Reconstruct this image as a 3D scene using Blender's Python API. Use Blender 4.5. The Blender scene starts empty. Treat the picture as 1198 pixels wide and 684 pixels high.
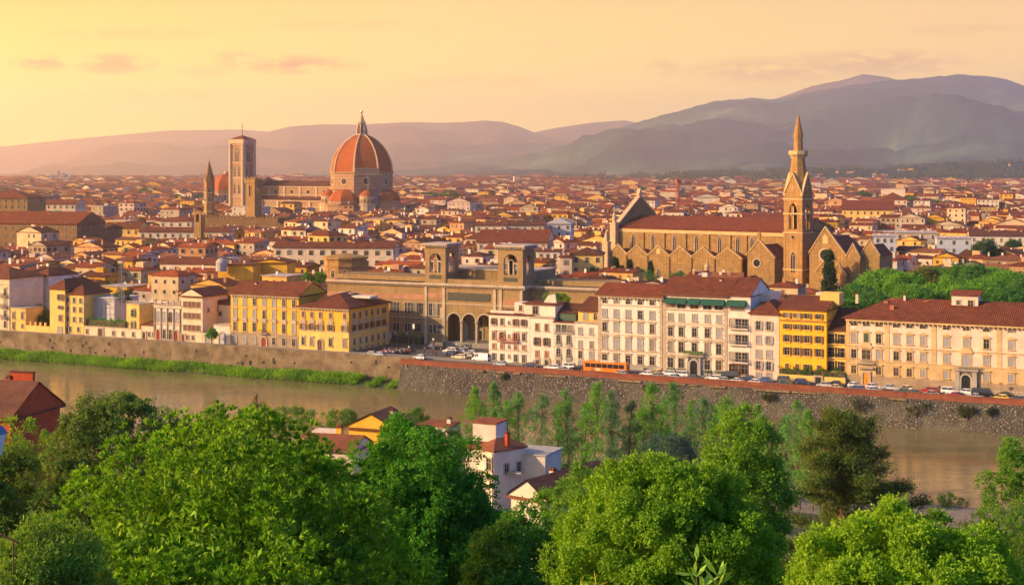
import bpy, bmesh, math, random
import numpy as np
from mathutils import Vector, noise

# ------------------------------------------------------------------ camera, sky, sun, exposure
SC = bpy.context.scene
COL = SC.collection
H, FPX, CX, HY = 55.0, 1700.0, 599.0, 197.0       # eye height over the town, focal length, picture centre, horizon
cam = bpy.data.cameras.new('camera')
cam.sensor_width = 36.0
cam.lens = 36.0 * FPX / 1198.0
cam.shift_y = (HY - 342.0) / 1198.0
cam.clip_start, cam.clip_end = 0.5, 90000.0
camo = bpy.data.objects.new('camera', cam); COL.objects.link(camo)
camo.location = (0, 0, H); camo.rotation_euler = (math.radians(90), 0, 0)
SC.camera = camo

SUN_DIR = Vector((-0.88, -0.27, 0.39)).normalized()
sun = bpy.data.lights.new('sun', 'SUN'); sun.energy = 4.4; sun.angle = math.radians(0.6); sun.color = (1.0, 0.70, 0.36)
suno = bpy.data.objects.new('sun', sun); COL.objects.link(suno)
suno.rotation_euler = SUN_DIR.to_track_quat('Z', 'Y').to_euler()

world = bpy.data.worlds.new('World'); SC.world = world; world.use_nodes = True
SC.view_settings.view_transform = 'Standard'; SC.view_settings.look = 'None'
SC.view_settings.exposure = 0.74; SC.view_settings.gamma = 1.0
SC.cycles.use_denoising = True
SC.cycles.max_bounces = 6; SC.cycles.diffuse_bounces = 3; SC.cycles.glossy_bounces = 3
SC.cycles.transmission_bounces = 4; SC.cycles.volume_bounces = 1; SC.cycles.sample_clamp_indirect = 4.0
HAZE_DENSITY, HAZE_COLOR, HAZE_G = 6.8e-5, (0.68, 0.81, 1.0, 1), 0.57

class NT:
    """small node helper"""
    def __init__(s, tree): s.t = tree; s.n = tree.nodes; s.l = tree.links
    def new(s, typ, **kw):
        nd = s.n.new(typ)
        for k, v in kw.items(): setattr(nd, k, v)
        return nd
    def put(s, sock, v):
        if isinstance(v, bpy.types.NodeSocket): s.l.new(v, sock)
        elif v is not None: sock.default_value = v
    def math(s, op, a, b=None, c=None, clamp=False):
        nd = s.new('ShaderNodeMath', operation=op, use_clamp=clamp)
        for i, v in enumerate((a, b, c)):
            if v is not None: s.put(nd.inputs[i], v)
        return nd.outputs[0]
    def mix(s, f, a, b, mode='MIX'):
        nd = s.new('ShaderNodeMix', data_type='RGBA', blend_type=mode)
        s.put(nd.inputs[0], f); s.put(nd.inputs[6], c4(a)); s.put(nd.inputs[7], c4(b))
        return nd.outputs[2]
    def ramp(s, f, stops):
        nd = s.new('ShaderNodeValToRGB'); r = nd.color_ramp
        while len(r.elements) < len(stops): r.elements.new(0.5)
        for e, (p, c) in zip(r.elements, stops): e.position = p; e.color = c4(c)
        s.put(nd.inputs[0], f); return nd.outputs[0]
    def maprange(s, v, a, b, c=0.0, d=1.0, smooth=False):
        nd = s.new('ShaderNodeMapRange'); nd.clamp = True
        if smooth: nd.interpolation_type = 'SMOOTHSTEP'
        for i, x in enumerate((v, a, b, c, d)): s.put(nd.inputs[i], x)
        return nd.outputs[0]
    def noise(s, vec, scale, detail=4.0, rough=0.55, out=0):
        nd = s.new('ShaderNodeTexNoise'); s.put(nd.inputs['Vector'], vec)
        nd.inputs['Scale'].default_value = scale; nd.inputs['Detail'].default_value = detail; nd.inputs['Roughness'].default_value = rough
        return nd.outputs[out]
    def scale(s, vec, xyz):
        nd = s.new('ShaderNodeVectorMath', operation='MULTIPLY'); s.put(nd.inputs[0], vec); nd.inputs[1].default_value = xyz
        return nd.outputs[0]
def c4(c):
    if isinstance(c, bpy.types.NodeSocket) or not hasattr(c, '__len__'): return c
    return tuple(c) if len(c) == 4 else (c[0], c[1], c[2], 1.0)

def build_world():
    N = NT(world.node_tree); N.n.clear()
    d = N.new('ShaderNodeTexCoord').outputs['Generated']
    sp = N.new('ShaderNodeSeparateXYZ'); N.l.new(d, sp.inputs[0]); x, y, z = sp.outputs
    sky = N.new('ShaderNodeTexSky', sky_type='NISHITA'); sky.sun_disc = False
    sky.sun_elevation = math.asin(SUN_DIR.z); sky.sun_rotation = math.atan2(SUN_DIR.x, SUN_DIR.y)
    sky.air_density = 1.2; sky.dust_density = 0.6; sky.ozone_density = 3.0
    nish = N.mix(1.0, sky.outputs[0], (SKY_S, SKY_S, SKY_S), 'MULTIPLY')
    az = N.math('ARCTAN2', x, y)
    side = N.maprange(az, -0.40, 0.40)                       # evening glow: yellow towards the sun, peach away from it
    hor = N.ramp(side, [(0, (1.25, 0.84, 0.09)), (0.45, (1.15, 0.78, 0.12)), (1, (1.22, 0.74, 0.09))])
    upc = N.ramp(side, [(0, (0.64, 0.43, 0.06)), (0.45, (0.64, 0.48, 0.14)), (1, (0.74, 0.44, 0.16))])
    warm = N.mix(N.maprange(z, 0.01, 0.12), hor, upc)
    warm = N.mix(N.maprange(az, -0.37, -0.80, 0, 1, True), warm, GLOW)      # sunset glow out of frame, strengthened to warm the haze
    # evening cloud streaks, placed by direction
    u = N.math('DIVIDE', x, N.math('MAXIMUM', y, 0.05)); e = N.math('DIVIDE', z, N.math('MAXIMUM', y, 0.05))
    cv = N.new('ShaderNodeCombineXYZ'); N.put(cv.inputs[0], u); N.put(cv.inputs[1], N.math('MULTIPLY', e, 3.0))
    nz = N.noise(cv.outputs[0], 42.0, 5.0, 0.62)
    tot = None
    for (px, py, a, b, s) in [(48, 74, 44, 11, 1), (135, 75, 58, 15, 1), (340, 76, 95, 13, 1), (275, 68, 30, 9, .7), (240, 84, 40, 9, .5), (775, 80, 26, 12, .55),
                              (900, 83, 110, 18, .6), (1020, 74, 130, 18, .65), (150, 40, 120, 9, .3), (560, 96, 120, 9, .3), (420, 30, 140, 8, .25), (200, 110, 150, 8, .25), (1120, 34, 90, 8, .3), (640, 52, 40, 6, .25)]:
        du = N.math('MULTIPLY', N.math('SUBTRACT', u, (px - CX) / FPX), FPX / a)
        de = N.math('MULTIPLY', N.math('SUBTRACT', e, (HY - py) / FPX), FPX / b)
        r2 = N.math('ADD', N.math('MULTIPLY', du, du), N.math('MULTIPLY', de, de))
        bl = N.math('MULTIPLY', N.math('SUBTRACT', 1.0, r2, clamp=True), s)
        tot = bl if tot is None else N.math('MAXIMUM', tot, bl)
    cf = N.math('MULTIPLY', tot, N.maprange(nz, 0.36, 0.56, 0, 1, True))
    warm = N.mix(N.math('MULTIPLY', cf, 0.75), warm, N.mix(side, (0.36, 0.13, 0.05), (0.42, 0.18, 0.09)))
    # where the glow gives way to the open sky
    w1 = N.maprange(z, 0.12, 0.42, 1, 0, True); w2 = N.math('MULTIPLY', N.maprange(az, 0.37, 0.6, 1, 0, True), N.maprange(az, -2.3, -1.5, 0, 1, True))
    blue_fill = N.math('MULTIPLY', N.maprange(az, 0.38, 0.75, 0, 1, True), N.maprange(z, 0.8, 0.2, 0, 1, True))
    nish = N.mix(blue_fill, nish, BLUE_FILL)                              # blue put into the unseen right-hand sky to cool the haze
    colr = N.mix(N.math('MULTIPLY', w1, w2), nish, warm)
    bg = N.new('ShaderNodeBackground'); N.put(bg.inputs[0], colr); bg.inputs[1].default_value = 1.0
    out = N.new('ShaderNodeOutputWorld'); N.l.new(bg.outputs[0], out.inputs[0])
SKY_S, GLOW, BLUE_FILL = 0.11, (19.0, 5.4, 0.0), (0.06, 0.24, 0.92)
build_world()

# ------------------------------------------------------------------ frames of reference
A = math.atan(0.48); SA, CA = math.sin(A), math.cos(A)       # the river bank runs at this angle
def bank(s, v): return (s * CA + v * SA, -s * SA + v * CA)    # s along the bank, v away from the camera
def bank_at(px, v):
    k = (px - CX) / FPX; Y = v / (k * SA + CA); X = k * Y
    return X * CA - Y * SA, X, Y
def at(px, Y): return (px - CX) / FPX * Y
def zat(py, Y): return H - (py - HY) * Y / FPX
def px_of(x, y): return CX + FPX * x / y
def py_of(z, y): return HY + FPX * (H - z) / y
TERR = [(-400, 54), (-5, 53), (8, 49), (20, 45), (35, 39), (55, 31), (85, 21), (120, 13), (160, 6), (200, 3), (238, 0.5), (270, -3.5), (286, -6.2), (311, -7.05), (318, -9)]
def ground_z(x, y):
    w = y + 0.48 * x
    if w >= 318: return 0.0
    return float(np.interp(w, [t[0] for t in TERR], [t[1] for t in TERR]))

# ------------------------------------------------------------------ objects
def tag(o, label=None, cat=None, group=None, kind=None):
    if label: o['label'] = label
    if cat: o['category'] = cat
    if group: o['group'] = group
    if kind: o['kind'] = kind
    return o
def thing(name, label, cat, loc=(0, 0, 0), rz=0.0, group=None):
    o = bpy.data.objects.new(name, None); COL.objects.link(o); o.empty_display_size = 0.5
    o.location = loc; o.rotation_euler = (0, 0, rz)
    return tag(o, label, cat, group)
def link(name, me, parent=None, loc=(0, 0, 0), rz=0.0, scale=None):
    o = bpy.data.objects.new(name, me); COL.objects.link(o); o.parent = parent
    o.location = loc; o.rotation_euler = (0, 0, rz)
    if scale: o.scale = scale
    return o
def copy_tree(o, parent=None, loc=None, rz=None, scale=None, label=None, mat=None):
    c = o.copy(); COL.objects.link(c); c.parent = parent
    if loc is not None: c.location = loc
    if rz is not None: c.rotation_euler = (0, 0, rz)
    if scale is not None: c.scale = (scale,) * 3 if isinstance(scale, (int, float)) else scale
    if label: c['label'] = label
    for ch in KIDS.get(o.name, []) if o.name in KIDS else o.children: copy_tree(ch, c)
    return c
KIDS = {}

class MB:
    """collects polygons of ONE part"""
    def __init__(s): s.v = []; s.f = []; s.m = []
    def poly(s, pts, m=0):
        i = len(s.v); s.v.extend([tuple(p) for p in pts]); s.f.append(tuple(range(i, i + len(pts)))); s.m.append(m)
    def box(s, x0, x1, y0, y1, z0, z1, m=0, bottom=True):
        a = [(x0, y0), (x1, y0), (x1, y1), (x0, y1)]
        for i in range(4):
            p, q = a[i], a[(i + 1) % 4]
            s.poly([(p[0], p[1], z0), (q[0], q[1], z0), (q[0], q[1], z1), (p[0], p[1], z1)], m)
        s.poly([(p[0], p[1], z1) for p in a], m)
        if bottom: s.poly([(p[0], p[1], z0) for p in a[::-1]], m)
        return s
    def prism(s, xz, y0, y1, m=0):
        n = len(xz)
        s.poly([(x, y0, z) for x, z in xz], m); s.poly([(x, y1, z) for x, z in xz[::-1]], m)
        for i in range(n):
            (xa, za), (xb, zb) = xz[i], xz[(i + 1) % n]
            s.poly([(xa, y1, za), (xb, y1, zb), (xb, y0, zb), (xa, y0, za)], m)
        return s
    def prism_x(s, yz, x0, x1, m=0):
        n = len(yz)
        s.poly([(x0, y, z) for y, z in yz[::-1]], m); s.poly([(x1, y, z) for y, z in yz], m)
        for i in range(n):
            (ya, za), (yb, zb) = yz[i], yz[(i + 1) % n]
            s.poly([(x0, ya, za), (x0, yb, zb), (x1, yb, zb), (x1, ya, za)], m)
        return s
    def extr(s, xy, z0, z1, m=0, top=True):
        n = len(xy)
        for i in range(n):
            p, q = xy[i], xy[(i + 1) % n]
            s.poly([(p[0], p[1], z0), (q[0], q[1], z0), (q[0], q[1], z1), (p[0], p[1], z1)], m)
        if top: s.poly([(x, y, z1) for x, y in xy], m)
        return s
    def lathe(s, prof, n=12, cx=0.0, cy=0.0, a0=0.0, a1=None, m=0, sx=1.0):
        full = a1 is None; a1 = a0 + 2 * math.pi if full else a1
        k = n if full else n + 1; i0 = len(s.v)
        for r, z in prof:
            for j in range(k):
                a = a0 + (a1 - a0) * j / n
                s.v.append((cx + r * math.cos(a) * sx, cy + r * math.sin(a), z))
        for i in range(len(prof) - 1):
            for j in range(n):
                j2 = (j + 1) % k if full else j + 1
                s.f.append((i0 + i * k + j, i0 + i * k + j2, i0 + (i + 1) * k + j2, i0 + (i + 1) * k + j)); s.m.append(m)
        return s
    def tube(s, pts, rad, n=6, m=0):
        pts = [Vector(p) for p in pts]; i0 = len(s.v); L = len(pts)
        for i, p in enumerate(pts):
            d = (pts[min(i + 1, L - 1)] - pts[max(i - 1, 0)])
            d = d.normalized() if d.length > 1e-9 else Vector((0, 0, 1))
            a = d.cross(Vector((0, 0, 1)) if abs(d.z) < 0.9 else Vector((1, 0, 0))).normalized(); b = d.cross(a)
            r = rad[i] if hasattr(rad, '__len__') else rad
            for j in range(n):
                t = 2 * math.pi * j / n; s.v.append(tuple(p + a * (r * math.cos(t)) + b * (r * math.sin(t))))
        for i in range(L - 1):
            for j in range(n):
                j2 = (j + 1) % n
                s.f.append((i0 + i * n + j, i0 + i * n + j2, i0 + (i + 1) * n + j2, i0 + (i + 1) * n + j)); s.m.append(m)
        s.f.append(tuple(i0 + j for j in range(n))[::-1]); s.m.append(m)
        s.f.append(tuple(i0 + (L - 1) * n + j for j in range(n))); s.m.append(m)
        return s
    def arched_wall(s, x0, x1, z0, z1, ops, y=0.0, t=0.5, m=0, seg=8, pointed=False):
        """wall in the xz plane with arched openings ops = [(xc, w, zbottom, zspring)] and reveals of depth t"""
        ops = sorted(ops); cur = x0
        Q = lambda a, b, c, d: s.poly([(a[0], y, a[1]), (b[0], y, b[1]), (c[0], y, c[1]), (d[0], y, d[1])], m)
        for xc, w, zb, zs in ops:
            l, r = xc - w / 2, xc + w / 2
            if l > cur: Q((cur, z0), (l, z0), (l, z1), (cur, z1))
            if zb > z0: Q((l, z0), (r, z0), (r, zb), (l, zb))
            arc = arch_pts(xc, w, zs, seg, pointed)
            for i in range(len(arc) - 1):
                p, q = arc[i], arc[i + 1]; Q(p, q, (q[0], z1), (p[0], z1))
            loop = [(l, zb)] + arc + [(r, zb)]
            for i in range(len(loop)):
                p, q = loop[i], loop[(i + 1) % len(loop)]
                s.poly([(p[0], y, p[1]), (q[0], y, q[1]), (q[0], y + t, q[1]), (p[0], y + t, p[1])], m)
            cur = r
        if cur < x1: Q((cur, z0), (x1, z0), (x1, z1), (cur, z1))
        return s
    def turn(s, rz, off=(0, 0, 0)):
        c, n = math.cos(rz), math.sin(rz)
        s.v = [(x * c - y * n + off[0], x * n + y * c + off[1], z + off[2]) for x, y, z in s.v]; return s
    def add(s, o):
        i0 = len(s.v); s.v += o.v; s.f += [tuple(i + i0 for i in f) for f in o.f]; s.m += o.m; return s
    def mesh(s, name, mats, tint=None, smooth=False):
        me = bpy.data.meshes.new(name); me.from_pydata(s.v, [], s.f)
        for mt in (mats if isinstance(mats, (list, tuple)) else [mats]): me.materials.append(mt)
        me.polygons.foreach_set('material_index', s.m)
        if smooth: me.polygons.foreach_set('use_smooth', [True] * len(s.f))
        if tint is not None: set_tint(me, np.tile(np.array([*tint, 1.0], dtype=np.float32), (len(s.v), 1)))
        me.update(); return me
    def build(s, name, mats, parent=None, loc=(0, 0, 0), rz=0.0, tint=None, smooth=False):
        return link(name, s.mesh(name, mats, tint, smooth), parent, loc, rz)
def arch_pts(xc, w, zs, seg=8, pointed=False):
    out = []
    for i in range(seg + 1):
        t = i / seg
        if pointed:
            f = abs(2 * t - 1); z = zs + w * 0.95 * math.sqrt(max(0, 1 - ((f + 0.0) ** 2) * 1.0)) * (1 - 0.25 * (1 - f))
            x = xc - w / 2 + w * t; z = zs + w * math.sqrt(max(0.0, 1 - ((f * 0.5 + 0.5) ** 2))) * 1.0
            out.append((x, z))
        else:
            a = math.pi * (1 - t); out.append((xc + w / 2 * math.cos(a), zs + w / 2 * math.sin(a)))
    return out
def set_tint(me, arr):
    a = me.color_attributes.new('tint', 'FLOAT_COLOR', 'POINT'); a.data.foreach_set('color', np.ascontiguousarray(arr, dtype=np.float32).ravel())
def np_mesh(name, V, Fq, mats, tint=None, mi=None):
    me = bpy.data.meshes.new(name); n, q = len(V), len(Fq); k = Fq.shape[1]
    me.vertices.add(n); me.vertices.foreach_set('co', np.ascontiguousarray(V, dtype=np.float32).ravel())
    me.loops.add(q * k); me.loops.foreach_set('vertex_index', np.ascontiguousarray(Fq, dtype=np.int32).ravel())
    me.polygons.add(q); me.polygons.foreach_set('loop_start', np.arange(0, q * k, k, dtype=np.int32))
    me.polygons.foreach_set('loop_total', np.full(q, k, dtype=np.int32))
    for mt in (mats if isinstance(mats, (list, tuple)) else [mats]): me.materials.append(mt)
    if mi is not None: me.polygons.foreach_set('material_index', np.ascontiguousarray(mi, dtype=np.int32))
    if tint is not None: set_tint(me, tint)
    me.update(calc_edges=True); return me

# ------------------------------------------------------------------ materials
M = {}
def new_mat(name):
    m = bpy.data.materials.new(name); m.use_nodes = True; N = NT(m.node_tree); b = N.n['Principled BSDF']
    M[name] = m; return m, N, b
def world_pos(N): return N.new('ShaderNodeNewGeometry').outputs['Position']
def tint_of(N): return N.new('ShaderNodeAttribute', attribute_name='tint').outputs['Color']
def mul(c, k): return (min(c[0] * k, 1), min(c[1] * k, 1), min(c[2] * k, 1))
def plaster(name, col=None, var=0.14, rough=0.9, scale=0.35, streak=0.18, bump=0.0):
    m, N, b = new_mat(name); p = world_pos(N)
    base = tint_of(N) if col is None else col
    n1 = N.noise(p, scale, 5.0, 0.6); n2 = N.noise(N.scale(p, (1.2, 1.2, 0.12)), 1.0, 4.0, 0.6)
    if col is None:
        hi = N.mix(1.0, base, (1.08, 1.08, 1.08), 'MULTIPLY'); lo = N.mix(1.0, base, (1 - 2 * var, 1 - 2.1 * var, 1 - 2.3 * var), 'MULTIPLY')
    else: hi, lo = mul(col, 1.0 + var * 0.6), mul(col, 1 - 2 * var)
    c = N.mix(N.maprange(n1, 0.3, 0.7), lo, hi)
    st = N.math('MULTIPLY', N.maprange(n2, 0.56, 0.75), streak * 2)
    c = N.mix(st, c, N.mix(1.0, c, (0.62, 0.58, 0.54), 'MULTIPLY'))
    N.put(b.inputs['Base Color'], c); b.inputs['Roughness'].default_value = rough; b.inputs['Specular IOR Level'].default_value = 0.2
    if bump:
        bp = N.new('ShaderNodeBump'); bp.inputs['Strength'].default_value = bump; bp.inputs['Distance'].default_value = 0.2
        N.put(bp.inputs['Height'], N.noise(p, 3.0, 4.0)); N.l.new(bp.outputs[0], b.inputs['Normal'])
    return m
def masonry(name, col, dark, bw=1.1, bh=0.45, mort=0.03, var=0.25, obj=False, scale=0.2):
    m, N, b = new_mat(name)
    p = N.new('ShaderNodeTexCoord').outputs['Object'] if obj else world_pos(N)
    sp = N.new('ShaderNodeSeparateXYZ'); N.l.new(p, sp.inputs[0])
    cv = N.new('ShaderNodeCombineXYZ'); N.put(cv.inputs[0], N.math('ADD', sp.outputs[0], N.math('MULTIPLY', sp.outputs[1], 0.93))); N.put(cv.inputs[1], sp.outputs[2])
    br = N.new('ShaderNodeTexBrick'); N.l.new(cv.outputs[0], br.inputs['Vector'])
    br.inputs['Color1'].default_value = c4(col); br.inputs['Color2'].default_value = c4(mul(col, 1 - var)); br.inputs['Mortar'].default_value = c4(dark)
    br.inputs['Scale'].default_value = 1.0; br.inputs['Brick Width'].default_value = bw; br.inputs['Row Height'].default_value = bh; br.inputs['Mortar Size'].default_value = mort
    n1 = N.noise(p, scale, 5.0, 0.6)
    c = N.mix(N.maprange(n1, 0.35, 0.7, 0, 0.75), br.outputs['Color'], dark)
    n2 = N.noise(N.scale(p, (0.9, 0.9, 0.16)), 1.0, 5.0, 0.65); c = N.mix(N.maprange(n2, 0.52, 0.72, 0, 0.55), c, N.mix(1.0, c, (0.4, 0.38, 0.36), 'MULTIPLY'))
    N.put(b.inputs['Base Color'], c); b.inputs['Roughness'].default_value = 0.92; b.inputs['Specular IOR Level'].default_value = 0.15
    return m
def tiles(name, col=None, period=0.0, var=0.35):
    m, N, b = new_mat(name); p = world_pos(N)
    base = tint_of(N) if col is None else col
    n1 = N.noise(p, 0.5, 6.0, 0.7); n2 = N.noise(p, 0.06, 3.0, 0.5); n3 = N.noise(p, 2.6, 3.0, 0.6)
    lo = N.mix(1.0, base, (1 - var * 1.5, 1 - var * 1.6, 1 - var * 1.5), 'MULTIPLY')
    c = N.mix(N.maprange(n1, 0.32, 0.68), lo, base)
    c = N.mix(N.maprange(n3, 0.55, 0.75, 0, 0.4), c, N.mix(1.0, base, (1.35, 1.45, 1.5), 'MULTIPLY'))
    c = N.mix(N.maprange(n2, 0.45, 0.7, 0, 0.35), c, N.mix(1.0, c, (0.75, 0.72, 0.75), 'MULTIPLY'))
    if period:
        o = N.new('ShaderNodeTexCoord').outputs['Object']; wv = N.new('ShaderNodeTexWave', bands_direction='X')
        N.put(wv.inputs['Vector'], o); wv.inputs['Scale'].default_value = 0.314 / period; wv.inputs['Distortion'].default_value = 0.6; wv.inputs['Detail'].default_value = 1
        c = N.mix(N.maprange(wv.outputs['Fac'], 0.0, 0.6, 0.65, 0.0), c, N.mix(1.0, c, (0.3, 0.28, 0.28), 'MULTIPLY'))
        bp = N.new('ShaderNodeBump'); bp.inputs['Strength'].default_value = 0.7; bp.inputs['Distance'].default_value = 0.1
        N.put(bp.inputs['Height'], wv.outputs['Fac']); N.l.new(bp.outputs[0], b.inputs['Normal'])
    N.put(b.inputs['Base Color'], c); b.inputs['Roughness'].default_value = 0.88; b.inputs['Specular IOR Level'].default_value = 0.2
    return m
def simple(name, col, rough=0.6, metal=0.0, spec=0.4, coat=0.0, var=0.0):
    m, N, b = new_mat(name)
    if var: N.put(b.inputs['Base Color'], N.mix(N.maprange(N.noise(world_pos(N), 1.5, 4), 0.3, 0.7), mul(col, 1 - var), mul(col, 1 + var)))
    else: b.inputs['Base Color'].default_value = c4(col)
    b.inputs['Roughness'].default_value = rough; b.inputs['Metallic'].default_value = metal; b.inputs['Specular IOR Level'].default_value = spec
    b.inputs['Coat Weight'].default_value = coat; return m
def leaf(name, gain=1.0, trans=0.35, rough=0.5):
    m, N, b = new_mat(name); t = N.mix(1.0, tint_of(N), (gain, gain, gain), 'MULTIPLY')
    N.put(b.inputs['Base Color'], t); b.inputs['Roughness'].default_value = rough; b.inputs['Specular IOR Level'].default_value = 0.25
    tr = N.new('ShaderNodeBsdfTranslucent'); N.put(tr.inputs[0], N.mix(1.0, t, (1.25, 1.55, 0.5), 'MULTIPLY'))
    mx = N.new('ShaderNodeMixShader'); mx.inputs[0].default_value = trans
    N.l.new(b.outputs[0], mx.inputs[1]); N.l.new(tr.outputs[0], mx.inputs[2]); N.l.new(mx.outputs[0], N.n['Material Output'].inputs[0]); return m

plaster('house_plaster'); tiles('house_tiles')
plaster('hotel_cream', (0.74, 0.63, 0.52), 0.10, streak=0.22); plaster('palazzo_pink', (0.72, 0.54, 0.42), 0.11, streak=0.22)
plaster('palazzo_ochre', (0.55, 0.40, 0.20), 0.12); plaster('golden_plaster', (0.78, 0.42, 0.045), 0.08, streak=0.14)
plaster('deep_yellow', (0.80, 0.44, 0.025), 0.07, streak=0.12); plaster('soft_yellow', (0.78, 0.50, 0.14), 0.1); plaster('grey_plaster', (0.42, 0.37, 0.30), 0.14)
plaster('cream_plaster', (0.68, 0.54, 0.36), 0.1); plaster('white_plaster', (0.64, 0.57, 0.47), 0.10, streak=0.2); plaster('base_brown', (0.34, 0.26, 0.17), 0.15)
plaster('trim_stone', (0.44, 0.36, 0.26), 0.12); plaster('trim_grey', (0.36, 0.33, 0.28), 0.12); plaster('red_plaster', (0.46, 0.075, 0.024), 0.16, streak=0.25)
masonry('library_stone', (0.36, 0.245, 0.115), (0.22, 0.15, 0.07), 1.3, 0.5, 0.025, 0.18)
masonry('church_stone', (0.45, 0.285, 0.11), (0.19, 0.118, 0.047), 0.7, 0.35, 0.05, 0.35, scale=0.5)
masonry('brown_stone', (0.32, 0.185, 0.08), (0.16, 0.095, 0.042), 0.8, 0.4, 0.05, 0.3, scale=0.4)
masonry('tower_stone', (0.46, 0.28, 0.10), (0.24, 0.14, 0.053), 0.7, 0.35, 0.05, 0.3, scale=0.45)
masonry('marble', (0.44, 0.265, 0.145), (0.25, 0.155, 0.085), 4.2, 3.0, 0.28, 0.12, obj=True, scale=0.06)
plaster('white_marble', (0.52, 0.365, 0.22), 0.1)
masonry('parapet_brick', (0.29, 0.095, 0.055), (0.15, 0.065, 0.045), 1.6, 0.5, 0.03, 0.35, scale=0.35)
masonry('quay_stone', (0.34, 0.25, 0.15), (0.13, 0.10, 0.06), 2.2, 0.9, 0.12, 0.5, scale=0.22)
tiles('dome_tiles', (0.36, 0.095, 0.024), 0, 0.18); tiles('roof_russet', (0.21, 0.066, 0.032), 0.5); tiles('roof_brown', (0.16, 0.062, 0.036), 0.5); tiles('roof_red', (0.26, 0.07, 0.028), 0.5)
tiles('near_tiles_dark', (0.20, 0.085, 0.055), 0.32, 0.3); tiles('near_tiles_red', (0.33, 0.12, 0.06), 0.32, 0.3)
simple('glass_dark', (0.025, 0.025, 0.028), 0.12, spec=0.6); simple('glass_warm', (0.08, 0.055, 0.03), 0.2, spec=0.5)
simple('shutter_blue', (0.30, 0.30, 0.32), 0.7, var=0.15); simple('shutter_brown', (0.16, 0.075, 0.04), 0.7, var=0.2); simple('shutter_red', (0.34, 0.12, 0.06), 0.7, var=0.2)
simple('shutter_green', (0.06, 0.10, 0.06), 0.7, var=0.2); simple('window_white', (0.26, 0.24, 0.22), 0.6); simple('dark_wood', (0.09, 0.045, 0.02), 0.6, var=0.2)
simple('orange_door', (0.75, 0.25, 0.02), 0.5); simple('red_door', (0.28, 0.03, 0.015), 0.5); simple('awning_green', (0.008, 0.075, 0.05), 0.8, var=0.1)
simple('iron', (0.05, 0.05, 0.05), 0.5, 0.6); simple('crane_red', (0.33, 0.08, 0.055), 0.5); simple('letter_brown', (0.30, 0.20, 0.13), 0.8); simple('plaque_dark', (0.045, 0.05, 0.038), 0.5)
simple('sheet_grey', (0.52, 0.47, 0.44), 0.8, var=0.1); simple('copper_green', (0.12, 0.32, 0.2), 0.7, var=0.2); simple('lamp_glass', (0.75, 0.72, 0.6), 0.3); simple('roof_grey', (0.36, 0.33, 0.31), 0.8, var=0.2)
simple('rubber', (0.02, 0.02, 0.02), 0.8); simple('chrome', (0.5, 0.5, 0.5), 0.3, 0.8); simple('headlight', (0.85, 0.85, 0.8), 0.15); simple('taillight', (0.5, 0.02, 0.02), 0.3)
simple('bark', (0.11, 0.075, 0.045), 0.95, var=0.4); simple('pale_blue_paint', (0.42, 0.45, 0.50), 0.6, var=0.1)
leaf('leaf_gloss', 1.95, 0.24, 0.6); leaf('leaf_soft', 1.45, 0.32, 0.7)
plaster('quay_old', (0.22, 0.168, 0.105), 0.30, scale=0.3, streak=0.42, bump=0.6); leaf('needle', 1.25, 0.2, 0.7)
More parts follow.
